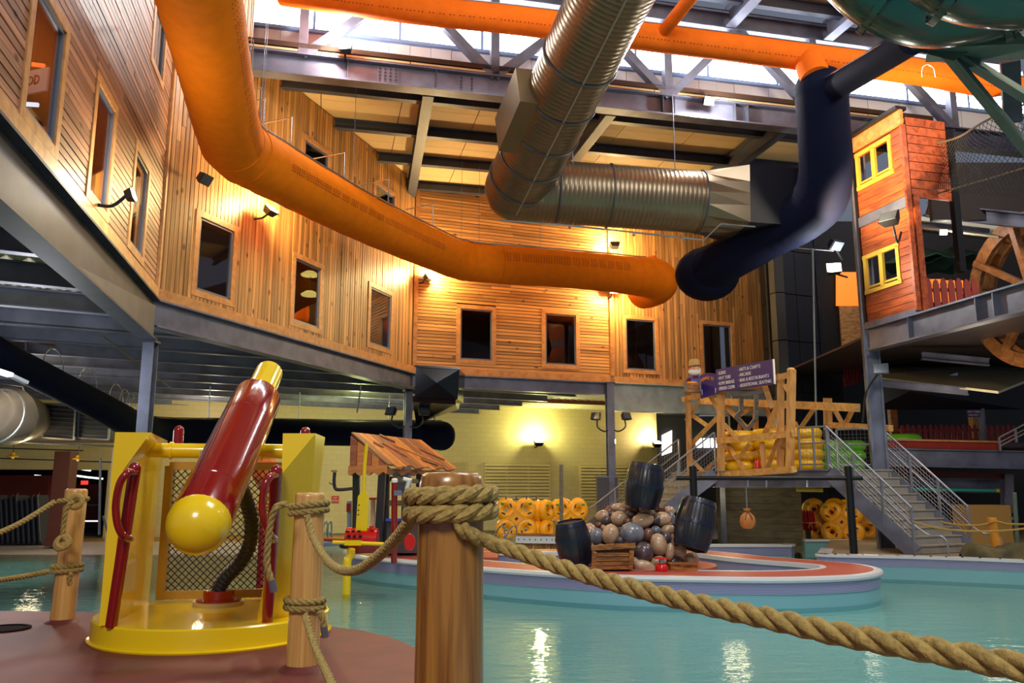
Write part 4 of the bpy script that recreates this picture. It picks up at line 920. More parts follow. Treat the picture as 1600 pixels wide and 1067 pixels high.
# ------------------------------------------------------------------ grey stairs, landing
M_tread = mat('stair_tread', S(150, 147, 142), 0.6, 0.1, 0.15, 3)
M_rail = mat('galvanised_rail', S(150, 150, 160), 0.35, 0.6)
ZL = 1.57
FL, FR, TLs = pz(1432, 866, ZK), pz(1517, 862, ZK), pt(1297, 733, 19.2); TLs.z = ZL; TRs = TLs+(FR-FL); TRs.z = ZL
def railing(root, a, b, h=1.0, npost=3, mesh=True, mid=True, ext=0.0):
    a, b = Vector(a), Vector(b); up = V(0, 0, 1)
    MB().tube([a+up*h, b+up*h], 0.024, 8).build('handrail', M_rail, root, True)
    if mid: MB().tube([a+up*h*0.62, b+up*h*0.62], 0.016, 8).build('mid_rail', M_rail, root, True)
    MB().tube([a+up*0.12, b+up*0.12], 0.02, 8).build('low_rail', M_rail, root, True)
    for i in range(npost):
        p = a.lerp(b, i/(npost-1.0)); bar('rail_post', M_rail, root, p, p+up*h, 0.045, 0.045)
    if mesh:
        m = MB(); L = (b-a).length; k = int(L/0.09)
        for i in range(1, k):
            p = a.lerp(b, i/k); m.tube([p+up*0.12, p+up*h*0.97], 0.004, 4, False)
        for i in range(1, 9): m.tube([a+up*(0.12+0.1*i*h*0.94), b+up*(0.12+0.1*i*h*0.94)], 0.004, 4, False)
        m.build('mesh_infill', M_rail, root)
def stairs(label, FL, FR, TL, TR, n, z0, z1, right_first=False):
    t = thing('staircase', label, 'stairs', (FL+FR)/2); rise = (z1-z0)/n
    for i in range(n):
        f0, f1 = i/n, (i+1)/n; A, B, C, D = FL.lerp(TL, f0), FR.lerp(TR, f0), FR.lerp(TR, f1), FL.lerp(TL, f1); z = z0+rise*(i+1)
        g = lambda p, zz: V(p.x, p.y, zz)
        MB().hexa([g(A, z-rise), g(B, z-rise), g(C, z-rise), g(D, z-rise), g(A, z-0.012), g(B, z-0.012), g(C, z-0.012), g(D, z-0.012)]).build('riser', M_tread, t)
        n_ = (A-D); n_.z = 0; n_ = n_.normalized()*0.03
        MB().hexa([g(A+n_, z-0.03), g(B+n_, z-0.03), g(C, z-0.03), g(D, z-0.03), g(A+n_, z), g(B+n_, z), g(C, z), g(D, z)]).build('tread', mat('tread_top', S(166, 156, 142), 0.6, 0.1, 0.15, 3), t)
    for a, b, s in ((FL, TL, -1), (FR, TR, 1)):
        w = (FR-FL).normalized()*0.04*s; a, b = V(a.x, a.y, z0+0.03)+w, V(b.x, b.y, z1-0.08)+w
        MB().beam(a, b, 0.05, 0.34).build('stringer', M_steel, t); railing(t, V(a.x, a.y, z0), V(b.x, b.y, z1), 1.0, 4)
    return t
st = stairs('wide grey metal stairs coming down to the right-hand pool edge', FL, FR, TLs, TRs, 10, ZK, ZL)
for p in (FL, FR):
    d = V(p.x-TLs.x if p is FL else p.x-TRs.x, p.y-(TLs.y if p is FL else TRs.y), 0).normalized(); q = V(p.x, p.y, ZK)
    MB().tube(smooth_path([q+V(0, 0, 0.62), q+d*0.28+V(0, 0, 0.42), q+d*0.5+V(0, 0, 0.41), q+d*0.62+V(0, 0, 0.3), q+d*0.64+V(0, 0, 0)], 5), 0.022, 8).build('rail_end', M_rail, st, True)
LA = pt(1118, 743, 21.5); LA.z = ZL; LB = pt(1063, 740, 24.5); LB.z = ZL
FN, FF = V(LA.x-2.9, LA.y+0.3, ZF), V(LB.x-2.9, LB.y+0.3, ZF)
stairs('grey metal stairs behind the rock pile climbing to the landing', FN, FF, LA, LB, 12, ZF, ZL)
ld = thing('stair_landing', 'grey steel landing between the two stairs, carrying the timber frame', 'platform', V(7, 21, ZL-0.4))
lp = [LA, TLs, TRs, TRs+V(1.2, 3.0, 0), LB+V(2.0, 1.5, 0), LB]
MB().prism([V(p.x, p.y, 0) for p in lp], ZL-0.12, ZL).build('deck_plate', M_tread, ld)
for a, b in ((LA, TLs), (LB, TRs+V(1.2, 3.0, 0)), (LA, LB)): MB().ibeam(V(a.x, a.y, ZL-0.22), V(b.x, b.y, ZL-0.22), 0.16, 0.42, 0.03).build('edge_beam', M_steel, ld)
railing(ld, TLs+(LA-TLs)*0.235, TLs, 1.0, 3); railing(ld, TRs+V(-0.9, 0.45, 0), TRs, 1.0, 2)
for q in (LA+V(0.3, 0.6, 0), TRs+V(0.2, 0.6, 0), LB+V(0.5, 0.4, 0)): bar('leg', M_steel_d, ld, V(q.x, q.y, -0.9), V(q.x, q.y, ZL-0.2), 0.14, 0.14)
# ------------------------------------------------------------------ timber trestle with the direction sign
M_tim = wood('frame_timber', S(224, 174, 98), S(190, 134, 68), 0, False, 8, rough=0.5, vary=0.12, along=3)
tF = lambda x: 22.5+(x-1076)*(19.3-22.5)/160.0
tr = thing('timber_trestle', 'orange timber mine trestle with crossed braces on the landing', 'frame', V(6.2, 20.5, ZL))
M_timv = wood('frame_timber_upright', S(222, 164, 88), S(176, 114, 56), 0, True, 8, rough=0.5, vary=0.15, along=1.2)
def stick(x0, y0, x1, y1, w, dt=0.0, m=M_tim): bar('timber', M_timv if abs(y1-y0) > 1.5*abs(x1-x0) else m, tr, pt(x0, y0, tF(x0)+dt), pt(x1, y1, tF(x1)+dt), w, w, V(0.3, 1, 0.1))
for a in ((1075, 612, 1078, 746, .15), (1126, 608, 1127, 744, .2), (1237, 578, 1234, 736, .2), (1068, 624, 1240, 584, .14), (1122, 689, 1241, 677, .15), (1121, 742, 1241, 733, .15)): stick(*a)
for x0, y0 in ((1236, 578),): MB().ball(pt(x0, y0, tF(x0)), (0.1, 0.1, 0.06), None, 12).build('post_cap', M_tim, tr, True)
for a in ((1220, 584, 1219, 736, .17), (1093, 627, 1072, 656, .09), (1108, 616, 1126, 646, .11), (1076, 645, 1108, 667, .11), (1077, 698, 1123, 650, .12), (1125, 622, 1138, 607, .1), (1128, 660, 1154, 686, .12),
          (1193, 597, 1207, 638, .13), (1193, 682, 1218, 628, .13), (1137, 693, 1163, 735, .1), (1171, 693, 1154, 717, .1), (1190, 690, 1195, 732, .13), (1214, 690, 1199, 732, .1), (1130, 717, 1185, 707, .09), (1078, 716, 1100, 738, .1), (1122, 716, 1100, 738, .1),
          (1226, 602, 1236, 620, .1), (1222, 700, 1234, 680, .1)): stick(*a, dt=0.18)
for a in ((1098, 626, 1340, 637, .2), (1131, 631, 1168, 670, .14), (1176, 635, 1157, 648, .12), (1293, 622, 1294, 672, .22), (1180, 627, 1181, 688, .16), (1157, 660, 1152, 690, .12), (1272, 638, 1250, 670, .12), (1304, 640, 1318, 665, .12), (1332, 640, 1320, 665, .12), (1295, 664, 1392, 669, .16), (1242, 660, 1256, 690, .12), (1195, 632, 1212, 675, .12), (1205, 685, 1240, 660, .12)): stick(*a, dt=2.6 if a[0] < 1240 else 4.6)
M_old = wood('weathered_grey_wood', S(120, 112, 104), S(78, 72, 70), 0, False, 10, vary=0.1, along=3)
yk = thing('wooden_yoke', 'weathered grey wooden yoke with two hooked arms hanging under the sign', 'yoke', pt(1166, 640, 21.6))
for a in ((1143, 620, 1192, 611), (1158, 619, 1158, 645), (1158, 643, 1149, 652), (1149, 650, 1166, 671), (1182, 615, 1181, 655), (1182, 653, 1167, 672)): bar('arm', M_old, yk, pt(a[0], a[1], 21.6), pt(a[2], a[3], 21.6), 0.1, 0.1, V(0, 1, 0.1))
# purple sign in two panels with lettering
M_pur = mat('purple_sign', S(62, 40, 118), 0.4); M_wht = mat('sign_white', S(232, 228, 226), 0.5); M_ora = mat('sign_orange', S(238, 150, 40), 0.5)
def text_on(name, body, m, parent, origin, right, up, size, align='LEFT', thick=0.004, sx=1.0):
    c = bpy.data.curves.new(name, 'FONT'); c.body = body; c.size = size; c.align_x = align; c.extrude = thick; c.resolution_u = 2
    o = bpy.data.objects.new(name, c); COL.objects.link(o)
    me = bpy.data.meshes.new_from_object(o); bpy.data.objects.remove(o); me.materials.clear(); me.materials.append(m)
    o = bpy.data.objects.new(name, me); COL.objects.link(o)
    x = right.normalized(); n = x.cross(up).normalized(); y = n.cross(x); o.rotation_euler = Matrix((x, y, n)).transposed().to_euler(); o.scale = (sx, 1, 1)
    if parent is not None: o.parent = parent; o.location = Vector(origin)-OFF[parent.name]
    else: o.location = origin
    return o
sgA, sgB = pt(1120, 593.5, tF(1120)-0.25), pt(1209, 580, tF(1209)-0.25)
sgn = thing('direction_sign', 'purple direction sign with white lettering along the top of the timber frame', 'sign', sgA-V(0, 0, 0.35))
xr = V(sgB.x-sgA.x, sgB.y-sgA.y, 0); Ls = xr.length; xr.normalize(); nr = V(xr.y, -xr.x, 0); hs = 0.60; sgm = (sgA+sgB)/2; sgm.z = (sgA.z+sgB.z)/2-0.02
MB().box(sgm, (Ls, 0.04, hs), frame3(xr)).build('panel', M_pur, sgn); MB().box(sgm+xr*(Ls/2+0.012), (0.02, 0.05, hs), frame3(xr)).build('edge_strip', M_wht, sgn)
lt = sgm-xr*(Ls/2)+nr*0.024
for i, s in enumerate(('SLIDES', 'HOT TUBS', 'ROPE BRIDGE', 'SPIDER CLIMB')):
    text_on('lettering', '· '+s, M_wht, sgn, lt+xr*0.05+V(0, 0, 0.15-0.135*i), xr, V(0, 0, 1), 0.122, sx=0.78, thick=0.006)
for i, s in enumerate(('ARTS & CRAFTS', 'ARCADE', 'BAR & RESTAURANTS', 'ADDITIONAL SEATING')):
    text_on('lettering', '· '+s, M_wht, sgn, lt+xr*(0.405*Ls)+V(0, 0, 0.15-0.135*i), xr, V(0, 0, 1), 0.122, sx=0.86, thick=0.006)
wA, wB = pt(1094, 604, tF(1094)-0.3), sgA; xw = V(wB.x-wA.x, wB.y-wA.y, 0); Lw = xw.length; xw.normalize(); wm = (wA+wB)/2; wm.z = sgm.z-0.05
top = [wm+xw*(-Lw/2+Lw*i/8)+V(0, 0, 0.16+0.14*math.sin(math.pi*(0.25+0.6*i/8))) for i in range(9)]
MB().extr([wm-xw*Lw/2-V(0, 0, 0.36), wm+xw*Lw/2-V(0, 0, 0.26)]+top[::-1], V(xw.y, -xw.x, 0)*-0.04).build('end_panel', M_pur, sgn)
nw_ = V(xw.y, -xw.x, 0)
for i, ch in enumerate('ENTRANCE TO'):
    f = (i+0.3)/11.0; text_on('lettering', ch, M_ora, sgn, wm+xw*(-Lw/2+0.02+f*(Lw-0.15))+nw_*0.012+V(0, 0, 0.02+0.10*math.sin(math.pi*(0.15+0.7*f))), xw, V(0, 0, 1), 0.13, sx=0.68)
for s in (-0.42, 0.38): text_on('lettering', 'I', M_wht, sgn, wm+xw*Lw*s+nw_*0.012-V(0, 0, 0.26), xw, V(0, 0, 1), 0.2)
# miner statue in an ore cart
mp_ = pt(1086, 612, 22.2); mn = thing('miner_statue', 'statue of a white bearded miner in blue overalls and hat behind an ore box', 'statue', mp_)
M_skin = mat('painted_skin', S(222, 160, 128), 0.5); M_shirt = mat('maroon_shirt', S(96, 24, 44), 0.6); M_blue = mat('blue_overalls', S(60, 84, 176), 0.6); M_beard = mat('white_beard', S(230, 222, 214), 0.7); M_hat = mat('tan_hat', S(204, 158, 92), 0.6)
hd = mp_+V(0.02, 0, 0.62); M_iron0 = mat('pupil_dark', S(24, 20, 30), 0.3)
MB().lathe([(0, 0), (0.19, 0), (0.2, 0.12), (0.19, 0.28), (0.15, 0.38), (0.08, 0.43), (0, 0.44)], mp_, Matrix.Diagonal((1, 0.75, 1)), 20).tube(smooth_path([mp_+V(-0.15, 0, 0.36), mp_+V(-0.24, -0.06, 0.22), mp_+V(-0.16, -0.2, 0.16)], 4), 0.055, 10).tube(smooth_path([mp_+V(0.15, 0, 0.36), mp_+V(0.25, -0.06, 0.22), mp_+V(0.12, -0.22, 0.18)], 4), 0.055, 10).build('body', M_shirt, mn, True)
MB().ball(hd, (0.13, 0.13, 0.15), None, 20).ball(hd+V(-0.05, -0.14, -0.01), (0.035, 0.04, 0.03), None, 8).ball(hd+V(-0.13, 0.0, 0), (0.03, 0.02, 0.04), None, 8).ball(hd+V(0.13, 0.0, 0), (0.03, 0.02, 0.04), None, 8).build('head', M_skin, mn, True)
for s in (-0.085, 0.0): e_ = MB().ball(hd+V(s, -0.108, 0.045), 0.022, None, 8).build('eye', M_wht, mn, True); MB().ball(hd+V(s-0.006, -0.128, 0.045), 0.011, None, 8).build('pupil', M_iron0, e_, True)
MB().ball(hd+V(-0.04, -0.09, -0.1), (0.17, 0.08, 0.09), None, 14).ball(hd+V(-0.12, -0.1, -0.07), (0.09, 0.05, 0.035), None, 10).ball(hd+V(0.05, -0.1, -0.07), (0.09, 0.05, 0.035), None, 10).ball(hd+V(0.12, 0.02, -0.08), (0.05, 0.08, 0.14), None, 10).build('beard', M_beard, mn, True)
MB().lathe([(0, 0.09), (0.2, 0.085), (0.205, 0.1), (0.15, 0.115), (0.145, 0.22), (0.11, 0.27), (0, 0.28)], hd, Matrix.Rotation(R(-4), 3, 'Y'), 22).build('hat', M_hat, mn, True)
MB().box(mp_+V(0, -0.145, 0.2), (0.24, 0.03, 0.26)).box(mp_+V(-0.1, -0.12, 0.36), (0.05, 0.03, 0.12)).box(mp_+V(0.1, -0.12, 0.36), (0.05, 0.03, 0.12)).build('overalls', M_blue, mn)
for s in (-0.15, 0.11): MB().ball(mp_+V(s, -0.22, 0.17), (0.05, 0.05, 0.04), None, 10).build('hand', M_skin, mn, True)
ob = pt(1082, 613, 21.7); oc = thing('ore_box', 'small orange ore box in front of the miner statue', 'box', ob)
for i in range(3): bar('plank', M_crt, oc, ob+V(-0.17-0.01*i, 0, 0.04+0.08*i), ob+V(0.17+0.01*i, 0, 0.04+0.08*i), 0.22, 0.072)
for s in (-0.18, 0.18): MB().box(ob+V(s, -0.02, 0.13), (0.04, 0.26, 0.27)).build('strap', M_old, oc)
MB().ball(ob+V(0, 0, 0.23), (0.16, 0.1, 0.07), None, 14, 0, 0, 1).build('ore_heap', M_ora, oc, True)
# ------------------------------------------------------------------ inner tubes on the landing
M_ty = mat('yellow_vinyl', S(240, 186, 20), 0.35, 0, coat=0.2); M_tg = mat('green_vinyl', S(110, 196, 44), 0.35, 0, coat=0.2); M_tb = mat('blue_vinyl', S(60, 74, 150), 0.4)
def tube_stack(x, ybot, t_, n, m, Rr, r, who, where, group):
    names = {0: 'lowest', 1: 'second lowest', 2: 'third lowest', 3: 'top'}
    for i in range(n):
        p = pt(x, ybot, t_); p.z += r*0.9+i*r*1.75; p.x += 0.02*((i*7) % 3-1)
        pos = 'top' if i == n-1 else names[i]
        tb = thing('inner_tube', '%s inner tube, %s of stack %s' % (who, pos, where), 'inner tube', V(p.x, p.y, p.z-r), group)
        MB().tube([p+V(Rr*math.cos(a)*(1), Rr*math.sin(a), 0) for a in [2*math.pi*j/36 for j in range(36)]], [r*(1+0.025*math.sin(j*2.2)) for j in range(36)], 12, False, 0, True).build('ring', m, tb, True)
        pm = MB()
        for k in range(2):
            a = 1.9+k*2.3; pm.tube([p+V((Rr-0.01)*math.cos(a+q*0.12), (Rr-0.01)*math.sin(a+q*0.12), r*0.16) for q in range(5)], [r*0.9]*5, 10)
        pm.build('patch', M_tb, tb, True)
tube_stack(1159, 737, 21.6, 4, M_ty, 0.30, 0.15, 'yellow', 'behind the timber frame braces', 'yellow inner tubes on the landing')
tube_stack(1205, 735, 21.2, 4, M_ty, 0.30, 0.15, 'yellow', 'behind the dark timber post', 'yellow inner tubes on the landing')
tube_stack(1262, 735, 20.6, 4, M_ty, 0.28, 0.15, 'yellow', 'right of the timber frame', 'yellow inner tubes on the landing')
tube_stack(1302, 737, 21.4, 3, M_tg, 0.26, 0.15, 'green', 'beside the yellow tubes', 'green inner tubes on the landing')
tube_stack(1330, 735, 22.3, 3, M_tg, 0.26, 0.15, 'green', 'at the stair head', 'green inner tubes on the landing')
gt = pt(1408, 687, 24.6); t = thing('inner_tube', 'bright green inner tube lying flat in the red trough at the stair head', 'inner tube', gt); MB().tube([gt+V(0.42*math.cos(j*math.pi/18), 0.42*math.sin(j*math.pi/18), 0) for j in range(36)], 0.16, 12, False, 0, True).build('ring', M_tg, t, True)
sp = pt(1184, 735, 20.6); ex = thing('red_canister', 'small red canister standing behind the timber frame on the landing', 'canister', sp)
MB().lathe([(0, 0), (0.075, 0), (0.075, 0.22), (0.05, 0.26), (0.03, 0.3), (0, 0.3)], sp, None, 16).build('body', MATS['bright_red'], ex, True)
# ------------------------------------------------------------------ black hanging frame with prize bag
M_iron = mat('black_iron', S(30, 30, 34), 0.35, 0.4)
hf = thing('hanging_frame', 'black steel goal frame with hooks in front of the landing', 'frame', pz(1324, 863, ZK)); tH = 18.3
xL, xR, xl, xr_ = (pt(q, 747, tH) for q in (1083, 1326, 1056, 1347)); zB = xL.z
xR.z = xl.z = xr_.z = zB
MB().cyl(xl, xr_, 0.05, 14).build('crossbar', M_iron, hf, True)
for p, zb_ in ((xL, -0.9), (xR, ZK)): MB().cyl(V(p.x, p.y, zb_), V(p.x, p.y, zB+0.26), 0.085, 18).build('post', M_iron, hf, True)
for x in (1168, 1261, 1197):
    p = pt(x, 747, tH); p.z = zB; bar('hook', M_chrome, hf, p-V(0, 0, 0.04), p-V(0, 0, 0.2), 0.03, 0.03)
bp_ = pt(1168, 812, tH); pb = thing('prize_bag', 'round orange sack prop hanging on a cord from the black frame', 'bag', bp_-V(0, 0, 0.2))
M_bag = mat('orange_sack', S(204, 128, 60), 0.4, 0, 0.25, 6.0, 0.3)
MB().lathe([(0, -0.2), (0.1, -0.19), (0.16, -0.12), (0.175, -0.02), (0.15, 0.08), (0.08, 0.15), (0.05, 0.18), (0.085, 0.23), (0.08, 0.245), (0, 0.2)], bp_, Matrix.Diagonal((1, 0.7, 1)), 28).build('sack', M_bag, pb, True)
MB().torus(bp_+V(0, 0, 0.175), 0.06, 0.014, Matrix.Diagonal((1, 0.75, 1)), 20, 8).tube(smooth_path([bp_+V(-0.01, -0.05, 0.16), bp_+V(-0.06, -0.11, 0.09), bp_+V(-0.08, -0.13, 0)], 4), 0.01, 6).tube(smooth_path([bp_+V(0.01, -0.05, 0.16), bp_+V(0.05, -0.11, 0.09), bp_+V(0.07, -0.13, 0.01)], 4), 0.01, 6).build('tie', mat('dark_cord', S(96, 56, 22), 0.7), pb, True)
MB().cyl(bp_+V(0, 0, 0.2), V(bp_.x, bp_.y, zB-0.18), 0.012, 6).build('cord', M_rail, pb)
# plank wall under the landing and the rafts and jackets beside it
M_plk = wood('dark_plank', S(108, 92, 58), S(74, 62, 40), 0, False, 6, vary=0.2, along=1)
pwA, pwB = pt(1122, 850, 23.6), pt(1256, 850, 22.8); pwl = thing('wall_landing', 'dark horizontal plank wall under the landing', None, V(pwA.x, pwA.y, ZF), None, 'structure')
d = V(pwB.x-pwA.x, pwB.y-pwA.y, 0); Mp = frame3(d)
for i in range(12): piece('plank', M_plk, pwl, V(pwA.x, pwA.y, ZF+0.1+0.19*i)+d/2+Mp @ V(0, 0.006*(i % 3), 0), (d.length, 0.06, 0.18), Mp)
M_raft = mat('orange_raft_vinyl', S(250, 172, 12), 0.35, 0, coat=0.25)
def raft(label, c, scale, rz, tilt, group, m=M_raft):
    c = Vector(c); Mq = Matrix.Rotation(rz, 3, 'Z') @ Matrix.Rotation(R(90)+tilt, 3, 'X'); t = thing('raft', label, 'raft', c-V(0, 0, 0.58*scale), group)
    Rr, r, off = 0.19*scale, 0.135*scale, 0.275*scale; b = MB()
    for sx in (-1, 1):
        for sy in (-1, 1):
            q = c+Mq @ V(sx*off, sy*off, 0); b.tube([q+Mq @ V(Rr*math.cos(2*math.pi*i/24), Rr*math.sin(2*math.pi*i/24), 0) for i in range(24)], r, 10, False, 0, True)
    b.build('ring', m, t, True)
    M45 = Mq @ Matrix.Rotation(R(45), 3, 'Z'); MB().box(c, (0.42*scale, 0.42*scale, 0.24*scale), M45).build('centre_pad', m, t)
    g = MB()
    for s in (0.17, 0.13):
        pp = [c+M45 @ V(a*s*scale, b_*s*scale, 0.122*scale) for a, b_ in ((-1, -1), (1, -1), (1, 1), (-1, 1))]
        g.tube(pp, 0.006*scale, 6, False, 0, True)
    g.build('seam', mat('raft_seam', S(190, 104, 10), 0.5), t)
    MB().box(c+M45 @ V(0, 0, 0.122*scale), (0.09*scale, 0.07*scale, 0.02), M45).build('drain', mat('dark_red_hole', S(90, 30, 10), 0.6), t)
    for k in range(8):
        a = 2*math.pi*(k+0.5)/8+0.0; q = c+Mq @ V(0.4*scale*math.cos(a), 0.4*scale*math.sin(a), r*0.98); dv = Mq @ V(math.cos(a), math.sin(a), 0)
        MB().tube([q-dv*0.055*scale, q+dv*0.055*scale], 0.02*scale, 8).build('handle', mat('navy_handle', S(28, 26, 86), 0.5), t, True)
    for k in range(2): 
        q = c+Mq @ V((-1 if k else 1)*0.40*scale, 0.42*scale, r*0.95); MB().ball(q, (0.06*scale, 0.03*scale, 0.035*scale), None, 8).build('leaf_print', mat('green_print', S(70, 150, 60), 0.5), t, True)
    return t
GR = 'orange four-ring rafts standing by the cream wall'
raft('orange four-ring raft standing face on, nearest the thick post', pt(806, 811, 23.6), 1.02, R(8), R(-6), GR)
raft('orange four-ring raft turned edge on behind the face-on one', pt(848, 813, 24.2), 1.0, R(62), 0, GR)
raft('orange four-ring raft half turned beside the thin pole', pt(864, 812, 24.1), 1.0, R(48), R(-4), GR)
raft('orange four-ring raft at the right of the thin pole above the dark barrel', pt(890, 811, 24.2), 0.98, R(12), R(-5), GR)
raft('orange four-ring raft leaning behind the right-hand rafts', pt(893, 808, 24.9), 0.98, R(30), R(-5), GR)
GR2 = 'orange rafts stored under the landing'
raft('orange raft under the landing beside the red life jackets', pt(1289, 812, 23.9), 1.05, R(-20), R(-4), GR2)
raft('orange raft under the landing behind the black post', pt(1316, 816, 23.4), 1.0, R(-28), R(-5), GR2)
raft('orange raft under the landing farthest under the grey stairs', pt(1338, 812, 24.3), 1.0, R(-15), R(-4), GR2)
lj = pt(1263, 826, 23.2); jk = thing('life_jackets', 'bundle of red life jackets tied with a pale cord under the landing', 'life jackets', lj-V(0, 0, 0.1))
for i in range(5): MB().ball(lj+V(-0.16+0.08*i, 0.03*(i % 2), 0.23), (0.05, 0.14, 0.3), None, 12).build('jacket', mat('red_jacket', S(160, 20, 22), 0.7), jk, True)
MB().tube(smooth_path([lj+V(-0.23, -0.05, 0.2), lj+V(-0.1, -0.17, 0.17), lj+V(0.1, -0.17, 0.17), lj+V(0.23, -0.05, 0.21)], 4), 0.012, 6).tube([lj+V(0, -0.18, 0.18), lj+V(-0.06, -0.18, 0.03)], 0.01, 6).tube([lj+V(0, -0.18, 0.18), lj+V(0.06, -0.18, 0.03)], 0.01, 6).build('cord', M_rope, jk)
MB().box(lj+V(0, 0.05, -0.45), (0.14, 0.1, 0.9)).build('stand', M_iron, jk)
# raft rack: pole, curb and reed fence
M_conc = mat('weathered_pole', S(128, 122, 108), 0.7, 0.1, 0.3, 9)
po = pt(877, 850, 22.4); t = thing('thin_pole', 'thin grey pole standing among the orange rafts, with a wire', 'pole', V(po.x, po.y, ZF)); MB().cyl(V(po.x, po.y, ZF), pt(877, 726, 22.4), 0.05, 12).build('shaft', M_conc, t, True)
MB().tube([pt(877, 768, 22.4), pt(840, 774, 22.9), pt(757, 777, 23.4)], 0.008, 5).build('wire', M_rail, t)
for x in (757, 774, 790, 806, 822, 838): bar('hook', M_chrome, t, pt(x, 776-(x-757)*0.02, 23.3), pt(x+1, 781-(x-757)*0.02, 23.3), 0.03, 0.03)
cbt = thing('white_curb', 'white bolted curb with a brown cap and reed skirt below the orange rafts', 'curb', pt(840, 868, 21.9))
cA, cB = pt(806, 842, 21.9), pt(884, 843, 21.9); MB().beam(cA, cB, 0.3, 0.2).build('beam', M_coping, cbt); MB().beam(cA+V(0, 0, 0.125), cB+V(0, 0, 0.125), 0.34, 0.05).build('cap', M_crt, cbt)
for i in range(9): MB().ball(cA.lerp(cB, (i+0.5)/9)+V(0, -0.15, 0), 0.018, None, 6).build('bolt', M_steel_d, cbt)
M_reed = wood('reed', S(186, 122, 52), S(96, 54, 20), 0, True, 30, vary=0.4); rr2 = random.Random(4)
for i in range(46):
    p = cA.lerp(cB, (i+0.5)/46)+V(0, -0.05*rr2.random(), -0.1); bar('reed', M_reed, cbt, p, V(p.x+rr2.uniform(-.03, .03), p.y, ZF-0.1), 0.03, 0.03)
ldr = thing('pool_ladder', 'curved chrome pool ladder rails in front of the first orange raft', 'ladder', pt(790, 846, 22.6))
for x in (776, 795): MB().tube(smooth_path([pt(x-10, 846, 22.8), pt(x-3, 836, 22.7), pt(x+4, 824, 22.6), pt(x+10, 822, 22.6), pt(x+12, 830, 22.6), pt(x+12, 846, 22.6)], 5), 0.022, 8).build('rail', M_chrome, ldr, True)
for y in (834, 841): bar('rung', M_chrome, ldr, pt(784, y, 22.6), pt(806, y, 22.6), 0.03, 0.03)
# light timber post behind
p = pt(868, 840, 23.0); o = MB().cyl(V(p.x, p.y, ZF), pt(868, 809, 23.0), 0.075, 14).rope([pt(862, 813, 22.9), pt(868, 812.5, 22.88), pt(876, 816, 22.8)], 0.03).build('short_post', M_post, None, True); tag(o, 'short pale rope post half hidden by the orange rafts', 'post')
M_grb0 = mat('grey_blue_pipe', S(120, 140, 150), 0.5)
# ------------------------------------------------------------------ right-hand steel and the red plank house
KH = 0.92
col = V(9.70, 21.9, 0)*KH
cR = thing('column', 'tall pale steel column left of the red plank house', 'column', V(col.x, col.y, ZK))
bar('flange', M_steel, cR, V(col.x-0.2, col.y-0.12, ZK), V(col.x-0.2, col.y-0.12, 10.12), 0.05, 0.42, V(0.3, 1, 0)); bar('flange', M_steel, cR, V(col.x+0.2, col.y+0.02, ZK), V(col.x+0.2, col.y+0.02, 10.12), 0.05, 0.42, V(0.3, 1, 0)); bar('web', M_steel, cR, V(col.x, col.y-0.05, ZK), V(col.x, col.y-0.05, 10.12), 0.36, 0.04, V(0.3, 1, 0))
bA, bB = V(9.5, 21.4, 0)*KH, V(11.0, 14.5, 0)*KH
zb0 = HC+(5.0-HC)*KH
o = MB().ibeam(V(bA.x, bA.y, zb0), V(bB.x, bB.y, zb0), 0.28, 0.57, 0.04)
for s in (0.24, 0.55, 0.62): p = bA.lerp(bB, s); o.box(V(p.x-0.05, p.y, zb0), (0.16, 0.03, 0.54))
o = o.build('upper_beam', M_steel); tag(o, 'big galvanised beam running from the tall column towards the right under the wheel', 'beam')
M_hred = wood('red_plank', S(196, 92, 46), S(128, 52, 30), math.atan2(-2.1, 0.48), False, 9, rough=0.45, vary=0.2, along=1.5)
M_yfr = mat('yellow_frame', S(226, 178, 64), 0.45); M_fas = wood('fascia_wood', S(224, 160, 84), S(186, 116, 50), 0, False, 7, vary=0.1, along=2)
hA, hB = V(9.45, 21.35, 0)*KH, V(9.93, 19.55, 0)*KH
hd_ = (hB-hA); hL = hd_.length; hd_.normalize(); hn = V(hd_.y, -hd_.x, 0)   # towards the pool, left
if hn.x > 0: hn = -hn
Hf = lambda u, z, o=0.0: hA+hd_*u+hn*o+V(0, 0, z)
def hu(x, y):
    q = pv(x, y, (hA, hB)); return (q-hA).dot(hd_), q.z
Mh = frame3(hd_)
hs_ = thing('plank_house', 'two storey red plank house front with yellow framed windows beside the tall column', 'house', Hf(hL/2, 5.4))
z_lo, z_mid, z_top = HC+(5.40-HC)*KH, hu(1375, 335)[1], hu(1365, 250)[1]+1.4
zt_l, zt_r = hu(1328, 240)[1], hu(1405, 202)[1]; z_top = (zt_l+zt_r)/2
win1 = [hu(*q) for q in ((1341, 246), (1391, 212), (1395, 266), (1345, 297))]; win2 = [hu(*q) for q in ((1353, 404), (1404, 382), (1408, 437), (1358, 460))]
def rect_of(w): return (w[0][0]+w[3][0])/2, (w[1][0]+w[2][0])/2, (w[2][1]+w[3][1])/2, (w[0][1]+w[1][1])/2
